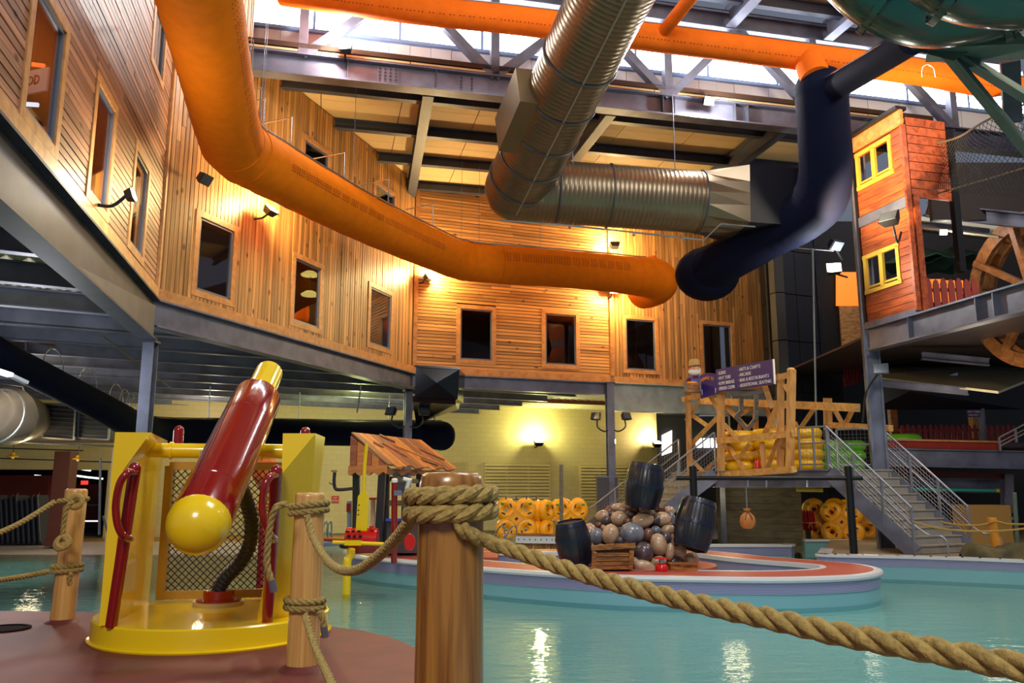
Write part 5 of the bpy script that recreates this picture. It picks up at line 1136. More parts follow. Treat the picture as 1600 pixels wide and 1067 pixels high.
for lo, hi, w in ((z_mid+0.13, z_top, rect_of(win1)), (z_lo+0.05, z_mid-0.13, rect_of(win2))):
    k = int(round((hi-lo)/0.19)); hh = (hi-lo)/k
    for i in range(k):
        s0, s1 = lo+i*hh, lo+(i+1)*hh; mid = (s0+s1)/2
        for c0, c1 in cut(0.0, hL, [(w[0], w[1])] if w[2] < mid < w[3] else []):
            piece('plank', M_hred, hs_, Hf((c0+c1)/2, mid, 0.004*((i*7) % 3)), (c1-c0, 0.05, hh-0.012), Mh)
    u0, u1, v0, v1 = w
    for c, sz in ((Hf((u0+u1)/2, v1, 0.03), (u1-u0+0.14, 0.07, 0.1)), (Hf((u0+u1)/2, v0, 0.03), (u1-u0+0.14, 0.07, 0.1)), (Hf(u0, (v0+v1)/2, 0.03), (0.1, 0.07, v1-v0)), (Hf(u1, (v0+v1)/2, 0.03), (0.1, 0.07, v1-v0)), (Hf((u0+u1)/2, (v0+v1)/2, 0.03), (0.13, 0.07, v1-v0))):
        piece('window_frame', M_yfr, hs_, c, sz, Mh)
    for s in (0.25, 0.75): piece('shutter_edge', M_yfr, hs_, Hf(u0+(u1-u0)*s, v0+0.12, 0.0), ((u1-u0)*0.42, 0.05, 0.05), Mh)
piece('mid_rail', M_steel, hs_, Hf(hL/2, z_mid, 0.02), (hL, 0.1, 0.24), Mh); piece('sill_beam', M_steel, hs_, Hf(hL/2, z_lo-0.04, 0.02), (hL, 0.14, 0.16), Mh)
piece('fascia', M_fas, hs_, Hf(hL/2, z_top+0.16, 0.1), (hL+0.2, 0.08, 0.34), Mh); piece('roof_edge', M_iron, hs_, Hf(hL/2, z_top+0.37, 0.1), (hL+0.2, 0.3, 0.08), Mh)
for u in (0.0, hL): piece('corner_post', M_iron if u == 0 else M_hred, hs_, Hf(u, (z_lo+z_top)/2, 0.02), (0.07, 0.12, z_top-z_lo), Mh)
for i in range(9): piece('return_plank', M_hred, hs_, Hf(hL, z_mid+0.2+0.22*i, -0.62), (0.05, 1.1, 0.2), Mh)
piece('return_post', M_hred, hs_, Hf(hL+0.02, (z_lo+z_mid)/2, -0.14), (0.1, 0.16, z_mid-z_lo+0.3), Mh)
for i in range(2): piece('back_post', M_iron, hs_, Hf(hL, (z_mid+z_top)/2-0.8, -1.25-0.03*i), (0.14, 0.14, z_top-z_mid+1.6), Mh)
# dark wall behind the house, backlit panel and picket fences
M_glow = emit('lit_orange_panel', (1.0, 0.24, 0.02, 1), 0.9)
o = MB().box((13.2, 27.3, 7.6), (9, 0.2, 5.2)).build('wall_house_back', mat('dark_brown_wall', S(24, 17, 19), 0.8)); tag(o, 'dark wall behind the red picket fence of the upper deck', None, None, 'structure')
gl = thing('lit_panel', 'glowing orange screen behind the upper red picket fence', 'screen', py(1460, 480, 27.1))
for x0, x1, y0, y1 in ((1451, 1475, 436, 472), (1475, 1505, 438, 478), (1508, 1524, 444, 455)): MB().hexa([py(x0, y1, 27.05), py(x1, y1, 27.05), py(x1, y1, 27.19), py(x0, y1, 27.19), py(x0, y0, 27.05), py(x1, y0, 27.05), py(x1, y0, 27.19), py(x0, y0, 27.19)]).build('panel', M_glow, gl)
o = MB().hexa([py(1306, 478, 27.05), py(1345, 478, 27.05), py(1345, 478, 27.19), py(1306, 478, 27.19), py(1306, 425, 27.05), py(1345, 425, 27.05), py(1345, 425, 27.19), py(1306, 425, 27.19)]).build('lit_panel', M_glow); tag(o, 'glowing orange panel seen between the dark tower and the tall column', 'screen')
M_pick = mat('red_picket_paint', S(142, 36, 30), 0.5, 0, 0.15, 6)
def picket(name, label, a, b, z0f, h, n, m, w=0.12, group=None):
    t = thing(name, label, 'fence', V(a.x, a.y, a.z)); d = V(b.x-a.x, b.y-a.y, 0); M = frame3(d)
    for i in range(n):
        p = a.lerp(b, (i+0.5)/n); hh = h*(1.0 if i % 2 else 0.97)
        o = MB().extr([p+M @ V(-w/2, 0, 0), p+M @ V(w/2, 0, 0), p+M @ V(w/2, 0, hh*0.86), p+M @ V(w*0.3, 0, hh*0.96), p+M @ V(0, 0, hh), p+M @ V(-w*0.3, 0, hh*0.96), p+M @ V(-w/2, 0, hh*0.86)], M @ V(0, 0.03, 0)).build('picket', m, t)
    for f in (0.25, 0.72): bar('fence_rail', m, t, a+V(0, 0, h*f)+M @ V(0, 0.05, 0), b+V(0, 0, h*f)+M @ V(0, 0.05, 0), 0.04, 0.08)
    return t
ZM = pt(1500, 696, 25.5).z
def zm_(p): return V(p.x, p.y, ZM)
o = MB().box((16.5, 27.6, ZM-0.08), (13.2, 7.6, 0.14)).build('floor_middle', M_darkfloor); tag(o, 'middle deck floor behind the red trough board', None, None, 'structure')
o = MB().prism([V(8.9, 19.9, 0), V(9.35, 17.6, 0), V(14, 17.6, 0), V(18, 27.2, 0), V(9.0, 27.2, 0)], 4.86, 4.92).build('floor_gallery_upper', M_darkfloor); tag(o, 'upper gallery floor behind the red house', None, None, 'structure')
picket('picket_fence', 'dark red picket fence on the upper deck between the house and the wheel', V(*pt(1437, 492, 18.8).xy, 4.92), V(*pt(1532, 478, 18.8).xy, 4.92), 0, 1.0, 8, M_pick, 0.14)
picket('picket_fence', 'long red picket fence on the middle deck above the green tubes', zm_(pt(1408, 692, 25.5)), zm_(pt(1592, 698, 25.5)), 0, 0.66, 21, M_pick, 0.12)
picket('picket_fence', 'small dark red railing with pale gaps left of the tall column', pt(1319, 604, 26.0), pt(1347, 598, 26.0), 0, 0.9, 6, M_pick, 0.06)
o = MB().box(py(1333, 520, 27.12), (0.85, 0.1, 1.9)).build('cedar_screen', M_cedar_3); tag(o, 'small cedar board panel below the glowing orange panel', 'panel')
# red canoe-like planter edge and I beams of the middle deck
M_fascia = mat('red_fascia', S(164, 44, 26), 0.5, 0, 0.2, 4)
mdz = 0
o = thing('deck_trough', 'long red trough board with a tan top edge on the middle deck', 'trough', pt(1470, 690, 22.9))
MB().hexa([pt(1378, 699, 22.9), pt(1563, 703, 22.9), pt(1563, 703, 23.9), pt(1378, 699, 23.9), pt(1378, 687, 22.9), pt(1563, 691, 22.9), pt(1563, 691, 23.9), pt(1378, 687, 23.9)]).build('board', M_fascia, o)
MB().beam(pt(1376, 686.5, 22.85), pt(1564, 690.5, 22.85), 0.08, 0.05).build('top_edge', M_trim, o)
def pbeam(name, label, x0, y0, x1, y1, t0, t1, h, cat='beam'):
    o = MB().ibeam(pt(x0, y0, t0), pt(x1, y1, t1), 0.25, h, 0.035).build(name, M_steel); return tag(o, label, cat)
pbeam('deck_beam', 'galvanised beam under the long red trough board', 1372, 714, 1660, 720, 22.8, 22.8, 0.5)
pbeam('deck_beam', 'second galvanised beam below the dark red strip at the right', 1410, 756, 1572, 760, 24.0, 24.0, 0.42)
o = MB().beam(pt(1405, 737, 23.6), pt(1570, 744, 23.6), 0.1, 0.16).build('red_strip', mat('dark_red_strip', S(84, 24, 26), 0.6)); tag(o, 'dark red strip between the two middle deck beams', 'board')
pbeam('deck_beam', 'short steel post under the deck beam at the right', 1573, 740, 1574, 800, 23.5, 23.5, 0.25)
tp = thing('foam_pipe', 'teal pipe with a yellow end running below the middle deck beams', 'pipe', pt(1480, 766, 23.7))
MB().cyl(pt(1408, 764, 23.7), pt(1556, 766.5, 23.7), 0.05, 14).build('teal_part', mat('teal_pipe', S(48, 176, 158), 0.4), tp, True); MB().tube([pt(1556, 766.5, 23.7), pt(1578, 767, 23.7), pt(1581, 767, 23.7)], [0.058, 0.058, 0.03], 14).build('yellow_end', M_yel, tp, True)
for x in (1440, 1530): bar('hanger', M_steel, tp, pt(x, 766, 23.75), pt(x, 752, 23.95), 0.03, 0.03)
yf = MB().cyl(pt(1244, 765, 20.5), pt(1286, 766, 20.3), 0.05, 12).build('yellow_pipe', M_yel, None, True); tag(yf, 'short yellow pipe hanging under the landing edge', 'pipe')
# deck sheet under the upper right level with struts
o = MB().hexa([pt(1352, 590, 22.5), pt(1560, 615, 21), pt(1700, 560, 30), pt(1380, 560, 32), pt(1352, 587, 22.5), pt(1560, 611, 21), pt(1700, 556, 30), pt(1380, 556, 32)]).build('floor_gallery', M_corr); tag(o, 'corrugated underside of the gallery deck at the right', None, None, 'structure')
bd2 = MB()
for x0, y0, x1, y1 in ((1440, 556, 1545, 566), (1368, 598, 1512, 612)): o = MB().ibeam(pt(x0, y0, 21.6), pt(x1, y1, 21.4), 0.15, 0.2, 0.025).build('gallery_beam', M_steel); tag(o, 'cross beam under the gallery, %s' % ('upper, below the big beam' if y0 < 570 else 'lower, beside the floodlight on the tall column'), 'beam')
o = MB().hexa([pt(1362, 640, 24), pt(1420, 612, 24), pt(1600, 622, 25), pt(1600, 640, 25), pt(1372, 598, 24), pt(1425, 575, 24), pt(1600, 578, 25), pt(1600, 600, 25)]).build('black_duct', MATS['dark_duct_paint']); tag(o, 'black rectangular duct under the gallery to the right of the tall column', 'duct')
o = MB().extr([pt(1476, 588, 23.4), pt(1496, 582, 23.4), pt(1500, 600, 23.4), pt(1488, 606, 23.4)], V(0, 0.3, 0)).build('duct_flange', M_chrome); tag(o, 'bright folded flange on the black rectangular duct', 'flange')
# wooden wheel
M_wheel = wood('wheel_timber', S(180, 116, 62), S(132, 78, 38), 0, False, 7, vary=0.15, along=3)
wcn = pt(1612, 450, 19.6); wh = thing('waterwheel', 'large wooden water wheel with broad spokes at the right edge', 'wheel', wcn-V(0, 0, 2.0))
wa = R(-75); wx = V(math.cos(wa), math.sin(wa), 0); Wp = lambda r, a, o=0: wcn+wx*(r*math.cos(a))+V(0, 0, r*math.sin(a))+V(-wx.y, wx.x, 0)*o
for i in range(8):
    a0, a1_ = 2*math.pi*i/8+0.2, 2*math.pi*(i+1)/8+0.195; st_ = [a0+(a1_-a0)*j/5 for j in range(6)]
    for dp in (0.0, 0.45):
        m = MB()
        for q0, q1 in zip(st_, st_[1:]):
            m.hexa([Wp(1.58, q0, dp), Wp(1.92, q0, dp), Wp(1.92, q0, dp+0.12), Wp(1.58, q0, dp+0.12), Wp(1.58, q1, dp), Wp(1.92, q1, dp), Wp(1.92, q1, dp+0.12), Wp(1.58, q1, dp+0.12)])
        m.build('rim_segment', M_wheel, wh)
    if True: bar('spoke', M_wheel, wh, Wp(0.15, a0, 0.0), Wp(1.85, a0, 0.0), 0.14, 0.2, V(-wx.y, wx.x, 0)); bar('paddle', M_wheel, wh, Wp(1.62, a0+.35, 0.42), Wp(1.95, a0+.35, 0.42), 0.5, 0.05, V(0, 0, 1))
MB().cyl(Wp(0, 0, -0.2), Wp(0, 0, 0.9), 0.2, 18).build('hub', M_wheel, wh, True)
# green umbrellas behind the fence
M_umb = mat('dark_green_canvas', S(26, 78, 66), 0.7)
for x, y, lab in ((1436, 400, 'dark green parasol behind the red pickets, nearest the red house'), (1490, 400, 'dark green parasol behind the red pickets, nearer the wheel')):
    c = pt(x, y, 22.8); u = thing('parasol', lab, 'parasol', c-V(0, 0, 1.4)); pr = MB(); k = 8
    top = c+V(0, 0, 0.28); rim = [c+V(0.95*math.cos(2*math.pi*i/16), 0.95*math.sin(2*math.pi*i/16), -0.18-(0.1 if i % 2 else 0)) for i in range(16)]
    pr.add([top]+rim+[c+V(0, 0, 0.22)]+[r_-V(0, 0, 0.03) for r_ in rim], [(0, 1+i, 1+(i+1) % 16) for i in range(16)]+[(17, 18+(i+1) % 16, 18+i) for i in range(16)]+[(1+i, 18+i, 18+(i+1) % 16, 1+(i+1) % 16) for i in range(16)]).build('canopy', M_umb, u, True)
    MB().cyl(c-V(0, 0, 1.5), c+V(0, 0, 0.36), 0.03, 8).build('pole', M_steel_d, u)
# rope net at the upper right
nt = thing('climbing_net', 'dark rope net sagging at the upper right behind the red house', 'net', pt(1520, 290, 17.5)); m = MB(); c00, c10, c11, c01 = pt(1450, 226, 19.5), pt(1640, 150, 16.0), pt(1640, 300, 16.0), pt(1452, 300, 19.5)
def npnt(u, v):
    p = c00.lerp(c10, u).lerp(c01.lerp(c11, u), v); return p+V(0.15*math.sin(u*7+v*3), 0.25*math.sin(v*5+u*4), -0.2*math.sin(math.pi*u)*math.sin(math.pi*v))
for i in range(-30, 42):
    for s in (1, -1):
        pth = []
        for j in range(13):
            u, v = (i/30.0+j/12.0*0.4) if s > 0 else (i/30.0+0.4-j/12.0*0.4), j/12.0
            if -0.001 <= u <= 1.001: pth.append(npnt(u, v))
        if len(pth) > 1: m.tube(pth, 0.007, 4, False)
m.build('mesh', M_net, nt)
MB().rope([npnt(i/14.0, 0) for i in range(15)], 0.025).build('edge_rope', mat('dark_rope', S(104, 88, 70), 0.9), nt, True); MB().rope([pt(1452, 306, 19.3), pt(1500, 292, 18.4), pt(1560, 275, 17.4), pt(1640, 250, 16.2)], 0.02).build('edge_rope', MATS['dark_rope'], nt, True)
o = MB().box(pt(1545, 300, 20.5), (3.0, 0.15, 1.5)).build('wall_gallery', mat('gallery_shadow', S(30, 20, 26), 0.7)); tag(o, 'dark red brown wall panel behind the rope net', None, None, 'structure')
pbeam('gallery_edge', 'dark steel edge beam of the gallery below the rope net', 1448, 328, 1680, 354, 21.5, 18.8, 0.35); pbeam('gallery_edge', 'second dark beam of the gallery behind the parasols', 1424, 352, 1545, 366, 22.5, 21.5, 0.25)
o = MB().hexa([pt(1424, 356, 21.8), pt(1560, 372, 20.5), pt(1590, 360, 25), pt(1430, 340, 26), pt(1424, 353, 21.8), pt(1560, 369, 20.5), pt(1590, 357, 25), pt(1430, 337, 26)]).build('ceiling_gallery', M_corr); tag(o, 'lit corrugated ceiling over the parasols', None, None, 'structure')
# green slide and its steel at the top right
M_gsl = mat('green_fibreglass', S(12, 72, 66), 0.25, 0, 0.1, 1.0, 0, 0.6); M_gbk = mat('green_grey_steel', S(104, 124, 118), 0.5, 0.3, 0.2, 2)
gs = thing('green_slide', 'dark green enclosed water slide tubes with flanges crossing the top right corner', 'slide', pt(1480, 20, 12.5))
A1 = smooth_path([pt(1318, -90, 12.8), pt(1380, -30, 12.7), pt(1450, 0, 12.6), pt(1530, -8, 12.4), pt(1620, -40, 12.0), pt(1720, -100, 11.6)], 10)
MB().tube(A1, 0.70, 40).build('tube_section', M_gsl, gs, True)
A2 = smooth_path([pt(1440, -110, 10.6), pt(1510, -55, 10.5), pt(1600, -42, 10.4), pt(1700, -60, 10.2)], 10); MB().tube(A2, 0.68, 40).build('tube_section', M_gsl, gs, True)
A3 = smooth_path([pt(1540, 60, 14.5), pt(1600, 0, 14.2), pt(1680, -40, 13.9)], 10); MB().tube(A3, 0.6, 32).build('tube_section', M_gsl, gs, True)
for P_, ii in ((A1, (12, 34)), (A2, (10, 22)), (A3, (6,))):
    for i in ii:
        d = (P_[i+1]-P_[i-1]).normalized(); Mq = d.to_track_quat('Z', 'Y').to_matrix(); MB().lathe([(0.6, -0.05), (0.79, -0.05), (0.79, 0.05), (0.6, 0.05)], P_[i], Mq, 40).build('flange', M_gsl, gs, True)
        bt = MB()
        for k in range(20): bt.cyl(P_[i]+Mq @ V(0.75*math.cos(k*0.314), 0.75*math.sin(k*0.314), -0.07), P_[i]+Mq @ V(0.75*math.cos(k*0.314), 0.75*math.sin(k*0.314), 0.07), 0.018, 6)
        bt.build('bolts', M_iron, gs)['kind'] = 'stuff'
sf = thing('slide_support', 'green grey steel bracket and crossing struts holding the green slide', 'support', pt(1500, 120, 13.5))
MB().hexa([pt(1397, 40, 13.3), pt(1425, 78, 13.2), pt(1490, 95, 13.0), pt(1545, 62, 13.0), pt(1394, 36, 13.9), pt(1425, 74, 13.9), pt(1490, 90, 13.9), pt(1545, 55, 13.9)]).build('saddle', M_gbk, sf)
MB().beam(pt(1450, 70, 13.3), pt(1660, 62, 12.6), 0.5, 0.35).build('saddle_beam', M_gbk, sf)
for a in ((1478, 84, 1625, 262, 13.2, 13.4), (1494, 88, 1640, 178, 13.2, 13.2)):
    MB().beam(pt(a[0], a[1], a[4]), pt(a[2], a[3], a[5]), 0.18, 0.03).beam(pt(a[0]+4, a[1]-5, a[4]), pt(a[2]+4, a[3]-5, a[5]), 0.03, 0.16).build('strut', M_gbk, sf)
MB().beam(pt(1578, 95, 15), pt(1582, 190, 15.4), 0.3, 0.3).build('rear_post', M_steel_d, sf)
# right-hand pool side: rope posts, mossy rock edge, yellow post
M_moss = mat('mossy_rock', S(104, 94, 62), 0.9, 0, 0, 2.5, 0.8, 0, S(54, 52, 34))
m = MB(); rp_ = random.Random(3); kx, ky = 26, 8; a0, b0 = pt(1517, 866, 17.0), pt(1720, 872, 16.0)
for iy in range(ky+1):
    for ix in range(kx+1):
        f, g = ix/kx, iy/ky; p = a0.lerp(b0, f); ang = math.pi*g
        r = 0.5+0.06*math.sin(f*23)+0.05*rp_.uniform(-1, 1); sc = min(1, (f+0.02)*9); m.v.append((p.x, p.y+0.3-0.42*math.cos(ang)*sc+0.1, ZK-0.02+0.27*sc*math.sin(ang)*(1+0.2*math.sin(f*17))+0.02*rp_.uniform(-1, 1)))
for iy in range(ky):
    for ix in range(kx): q = iy*(kx+1)+ix; m.f.append((q, q+1, q+kx+2, q+kx+1)); m.m.append(0)
o = m.build('rock_edge', M_moss, None, 'all'); tag(o, 'low mossy artificial rock edging at the right-hand pool side', 'rock')
yp = V(*pt(1558, 846, 17.8)); yp.z = ZK; o = MB().lathe([(0, 0), (0.11, 0), (0.085, 0.62), (0.095, 0.65), (0.095, 0.78), (0, 0.78)], yp, Matrix(((1, 0, -0.08), (0, 1, 0), (0, 0, 1))), 18).build('yellow_post', mat('ochre_post', S(222, 150, 52), 0.5), None, True); tag(o, 'tapered ochre post behind the mossy rock edge', 'post')
for lab, pp in (('thin yellow rope from the stair foot across to the right edge', [pt(1427, 815, 17.5), pt(1460, 824, 17.3), pt(1500, 829, 17.1), pt(1550, 830, 17.0), pt(1600, 826, 16.9), pt(1680, 815, 16.8)]),
                ('thin yellow rope from the far stair rail to the ochre post and on', [pt(1470, 815, 18.3), pt(1490, 819, 18.2), pt(1520, 821, 18.0), pt(1540, 819, 17.9), pt(1557, 815, 17.7), pt(1580, 819, 17.6), pt(1640, 818, 17.4)])):
    o = MB().rope(smooth_path(pp, 6), 0.022, 0.14, 5).build('rope', mat('yellow_rope', S(176, 140, 66), 0.8), None, True); tag(o, lab, 'rope')
for x, lab in ((1589, 'thin dark green pole right of the ochre post'),):
    p = pt(x, 850, 18.6); o = MB().cyl(V(p.x, p.y, ZK), pt(x-4, 770, 18.6), 0.045, 10).box(V(p.x, p.y, 0.45), (0.12, 0.12, 0.06)).build('thin_pole', M_gbk); tag(o, lab, 'pole')
o = MB().box(pt(1535, 822, 21.5), (1.1, 0.8, 1.1)).build('tan_box', mat('tan_panel', S(150, 116, 58), 0.6)); tag(o, 'tan cabinet behind the thin ropes at the right', 'cabinet')
# right rear railing with grey pickets
rg = thing('gallery_railing', 'grey railing climbing at the right end of the red trough board', 'railing', pt(1580, 700, 22)); railing(rg, pt(1563, 704, 22.2), pt(1640, 664, 21.8), 0.35, 4, False)
# small purple notice by the column at the far right
sg = thing('notice', 'small purple notice with two white lines hanging by a grey column', 'sign', pt(1521, 652, 24.5)); MB().box(pt(1521, 646, 24.5), (0.36, 0.03, 0.22)).build('panel', M_pur, sg)
text_on('lettering', 'HOT TUBS', M_wht, sg, pt(1521, 644.5, 24.46), V(1, 0, 0), V(0, 0, 1), 0.075, 'CENTER'); text_on('lettering', 'THIS WAY', M_wht, sg, pt(1521, 649.5, 24.46), V(1, 0, 0), V(0, 0, 1), 0.065, 'CENTER')
p = zm_(pt(1536, 692, 24.8)); o = MB().cyl(p, pt(1531, 612, 24.8), 0.1, 12).build('grey_column', M_steel); tag(o, 'round grey column behind the long red pickets', 'column'); bar('bracket', M_steel, sg, pt(1526, 643, 24.5), pt(1536, 643, 24.8), 0.03, 0.03)
p = zm_(pt(1527, 692, 26.5)); o = MB().box(p+V(0, 0, 1.0), (0.28, 0.28, 2.2)).build('timber_post', M_tim); tag(o, 'timber post behind the round grey column', 'post')
p = zm_(pt(1398, 692, 26.5)); o = MB().box(p+V(0, 0, 0.9), (0.22, 0.22, 2.0)).build('timber_post', M_wheel); tag(o, 'brown timber post right of the tall column behind the red pickets', 'post')
o = MB().cyl(pt(1270, 388, 24.5), pt(1276, 690, 23.2), 0.028, 10).build('drop_pipe', M_grb0, None, True); tag(o, 'thin shiny pipe dropping in front of the dark panelled tower', 'pipe')
o = MB().tube([pt(1222, 386, 24.5), pt(1302, 393, 24.6)], 0.025, 8).build('cross_pipe', M_chrome, None, True); tag(o, 'thin level pipe at the top of the dark panelled tower', 'pipe')
# ------------------------------------------------------------------ hut with plank roof
M_hutp = [wood('hut_plank_%s' % n, c, d, R(-42), False, 14, rough=0.55, vary=0.1, along=1.5) for n, c, d in (('orange', S(214, 138, 66), S(186, 108, 48)), ('brown', S(142, 92, 60), S(112, 68, 44)), ('rust', S(176, 100, 60), S(146, 78, 46)))]
h00, h10, h11, h01 = pt(548, 677, 17.9), pt(657.5, 689, 20.7), pt(714, 734, 20.4), pt(605, 727.5, 16.9)
ht = thing('hut', 'small hut with a sloping roof of mixed orange and brown planks on dark posts', 'hut', V(-2.2, 17.6, ZK))
nrm = (h10-h00).cross(h01-h00).normalized()
if nrm.z < 0: nrm = -nrm
seq = [1, 2, 0, 1, 2, 2, 0, 2, 1, 1, 2, 0, 2]; k = len(seq)
for i in range(k):
    f0, f1 = i/k+0.003, (i+1)/k-0.003; a, b, c, d = h00.lerp(h10, f0), h00.lerp(h10, f1), h01.lerp(h11, f1), h01.lerp(h11, f0); ex = (d-a).normalized()*(0.05*((i*5) % 3)); th = nrm*0.035
    MB().hexa([a, b, c+ex, d+ex, a+th, b+th, c+ex+th, d+ex+th]).build('roof_plank', M_hutp[[1, 0, 0, 2, 1, 2, 0, 0, 1, 2, 1, 2, 0][i]], ht)
RP = lambda u, v, o=0.05: h00.lerp(h10, u).lerp(h01.lerp(h11, u), v)+nrm*o
for u0, v0, u1, v1, w, ci in ((0.14, 0.30, 0.20, 0.45, 0.14, 1), (0.26, 0.30, 0.38, 0.72, 0.1, 2), (0.36, 0.02, 0.47, 0.2, 0.12, 1), (0.40, 0.35, 0.78, 0.92, 0.08, 0), (0.56, 0.78, 0.70, 0.92, 0.12, 1), (0.74, 0.40, 0.94, 0.72, 0.07, 2)): bar('loose_board', M_hutp[ci], ht, RP(u0, v0), RP(u1, v1), w, 0.03, nrm)
g0, g1, g2 = h00-V(0, 0, 0.05), V(h00.x, h00.y, h01.z-0.02), h01-V(0, 0, 0.02)
for i in range(5):
    f0, f1 = i/5.0, (i+1)/5.0-0.02; a, b = g1.lerp(g2, f0), g1.lerp(g2, f1); ta, tb_ = g0.lerp(g2, f0), g0.lerp(g2, f1)
    MB().hexa([a, b, b+V(.03, .04, 0), a+V(.03, .04, 0), ta, tb_, tb_+V(.03, .04, 0), ta+V(.03, .04, 0)]).build('gable_board', M_hutp[0 if i % 2 else 2], ht)
dl = (g2-g1); N_ = 24; sc_ = [g1+dl*(j/N_)+V(0, 0, -0.14-0.035*math.sin(j*1.05)) for j in range(N_+1)]
MB().extr([g1+V(0, 0, 0.03), *sc_, g2+V(0, 0, 0.03)], dl.cross(V(0, 0, 1)).normalized()*0.04).build('scalloped_board', M_hutp[0], ht)
dl = (h11-h01); sc_ = [h01+dl*(j/40)+V(0, 0, -0.16-0.035*math.sin(j*1.05)) for j in range(41)]; MB().extr([h01-V(0, 0, .05), *sc_, h11-V(0, 0, .05)], V(-0.03, 0.04, 0)).build('scalloped_board', M_hutp[1], ht)
M_hpost = mat('charcoal_post', S(48, 44, 50), 0.4)
for x0, y0, x1, y1, t_, w in ((557, 728, 556, 860, 18.0, .14), (598, 730, 590, 868, 17.1, .15), (604, 730, 602, 868, 17.5, .13), (655, 733, 655, 858, 20.3, .14)):
    a = pt(x0, y0, t_); b = pt(x1, y1, t_); b.z = ZK; bar('post', M_hpost, ht, a, b, w, w, V(0, 1, 0))
bar('brace', M_hpost, ht, pt(602, 786, 17.4), pt(650, 786, 20.0), 0.08, 0.12); bar('brace', M_hpost, ht, pt(610, 748, 17.7), pt(652, 752, 20.0), 0.06, 0.1)
MB().hexa([pt(604, 864, 17.3), pt(655, 864, 17.3), pt(655, 858, 18.8), pt(604, 858, 18.8), pt(604, 814, 17.3), pt(655, 814, 17.3), pt(655, 812, 18.8), pt(604, 812, 18.8)]).build('counter', mat('grey_brown_board', S(84, 74, 76), 0.6), ht)
bar('counter_edge', mat('bright_blue_strip', S(40, 80, 190), 0.4), ht, pt(603, 812, 17.2), pt(657, 812, 17.2), 0.08, 0.05)
# toys by the hut
M_grb = mat('grey_blue_panel', S(140, 158, 178), 0.5)
t = thing('service_panels', 'grey blue service panels seen under the hut roof', 'panel', pt(626, 770, 19.0))
for x0, x1, y0, y1 in ((613, 624, 733, 745), (624, 639, 733, 746), (621, 638, 750, 768)): MB().hexa([pt(x0, y1, 19), pt(x1, y1, 19), pt(x1, y1, 19.15), pt(x0, y1, 19.15), pt(x0, y0, 19), pt(x1, y0, 19), pt(x1, y0, 19.15), pt(x0, y0, 19.15)]).build('panel', M_grb, t)
rpp = pt(616, 862, 15.9); rpp.z = ZK; t = thing('red_pole', 'dark red standing pole with a white cap and grey fittings by the hut', 'pole', rpp)
MB().cyl(rpp, pt(616.5, 752, 15.9), 0.06, 16).build('shaft', M_red, t, True); MB().tube([pt(616.5, 753, 15.9), pt(616.5, 748.5, 15.9), pt(616.5, 747.5, 15.9)], [0.063, 0.06, 0.03], 16).build('cap', M_wht, t, True)
MB().box(pt(622, 770, 15.8), (0.14, 0.1, 0.1)).build('bracket', M_steel, t); MB().tube([pt(630, 748, 15.8), pt(640, 750, 15.8), pt(636, 762, 15.8), pt(634, 769, 15.8)], [0.04, 0.06, 0.04, 0.025], 12).build('spout', M_wht, t, True)
o = MB().lathe([(0, 0), (0.14, 0), (0.15, 0.02), (0.15, 0.05), (0.14, 0.07), (0, 0.07)], pt(639, 848, 15.9), Matrix.Rotation(R(90), 3, 'X') @ Matrix.Rotation(R(20), 3, 'Y'), 28).build('red_disc', MATS['bright_red'], None, True); o.scale = (0.75, 1, 1.1); tag(o, 'bright red round disc target at the counter of the hut', 'disc')
yt = thing('yellow_paddle', 'tall yellow paddle pole with a broad drilled blade in front of the hut', 'paddle', pt(565, 838, 15.4))
MB().hexa([pt(555, 838, 15.4), pt(573, 838, 15.4), pt(573, 838, 15.5), pt(555, 838, 15.5), pt(559, 776, 15.4), pt(576, 776, 15.4), pt(576, 776, 15.5), pt(559, 776, 15.5)]).hexa([pt(559, 776, 15.4), pt(576, 776, 15.4), pt(576, 776, 15.5), pt(559, 776, 15.5), pt(565, 768, 15.4), pt(572, 768, 15.4), pt(572, 768, 15.5), pt(565, 768, 15.5)]).build('blade', M_yel, yt)
MB().tube([pt(568, 770, 15.45), pt(570, 725, 15.45), pt(573, 692, 15.45)], 0.034, 12).build('pole', M_yel, yt, True)
for x, y in ((561, 789), (560, 797), (560, 804)): MB().cyl(pt(x, y, 15.39), pt(x, y, 15.42), 0.015, 8).build('hole', M_iron, yt)
dr = thing('red_drum', 'bright red water drum with black slots, yellow rail and yellow leg left of the hut', 'water toy', pt(565, 868, 15.2))
dc0, dc1 = pt(541, 841, 15.5), pt(590, 842, 15.5); MB().cyl(dc0, dc1, 0.2, 32).build('drum', MATS['bright_red'], dr, True)
for x in (543, 552, 561): 
    for q, yy in ((0, 830), (1, 838)): MB().box(pt(x+2*q, yy, 15.29), (0.06, 0.03, 0.04)).build('slot', M_iron, dr)
MB().cyl(pt(581, 827, 15.4), pt(581, 821, 15.4), 0.045, 12).build('stub', MATS['bright_red'], dr, True)
MB().tube([pt(500, 843, 15.0), pt(545, 845, 15.0)], 0.03, 10).build('red_rail', M_red, dr, True); MB().tube([pt(520, 847, 14.9), pt(600, 850, 14.9)], 0.034, 10).build('yellow_rail', M_yel, dr, True); MB().box(pt(552, 848, 14.9), (0.3, 0.1, 0.09)).build('clamp', M_yel, dr)
MB().ball(pt(538, 853, 15.1), (0.1, 0.1, 0.05), None, 12).build('black_float', M_iron, dr, True)
MB().hexa([pt(553, 865, 15.3), pt(590, 864, 15.3), pt(592, 862, 15.9), pt(556, 862, 15.9), pt(548, 852, 15.3), pt(595, 852, 15.3), pt(596, 850, 15.9), pt(550, 850, 15.9)]).build('saddle', M_red, dr)
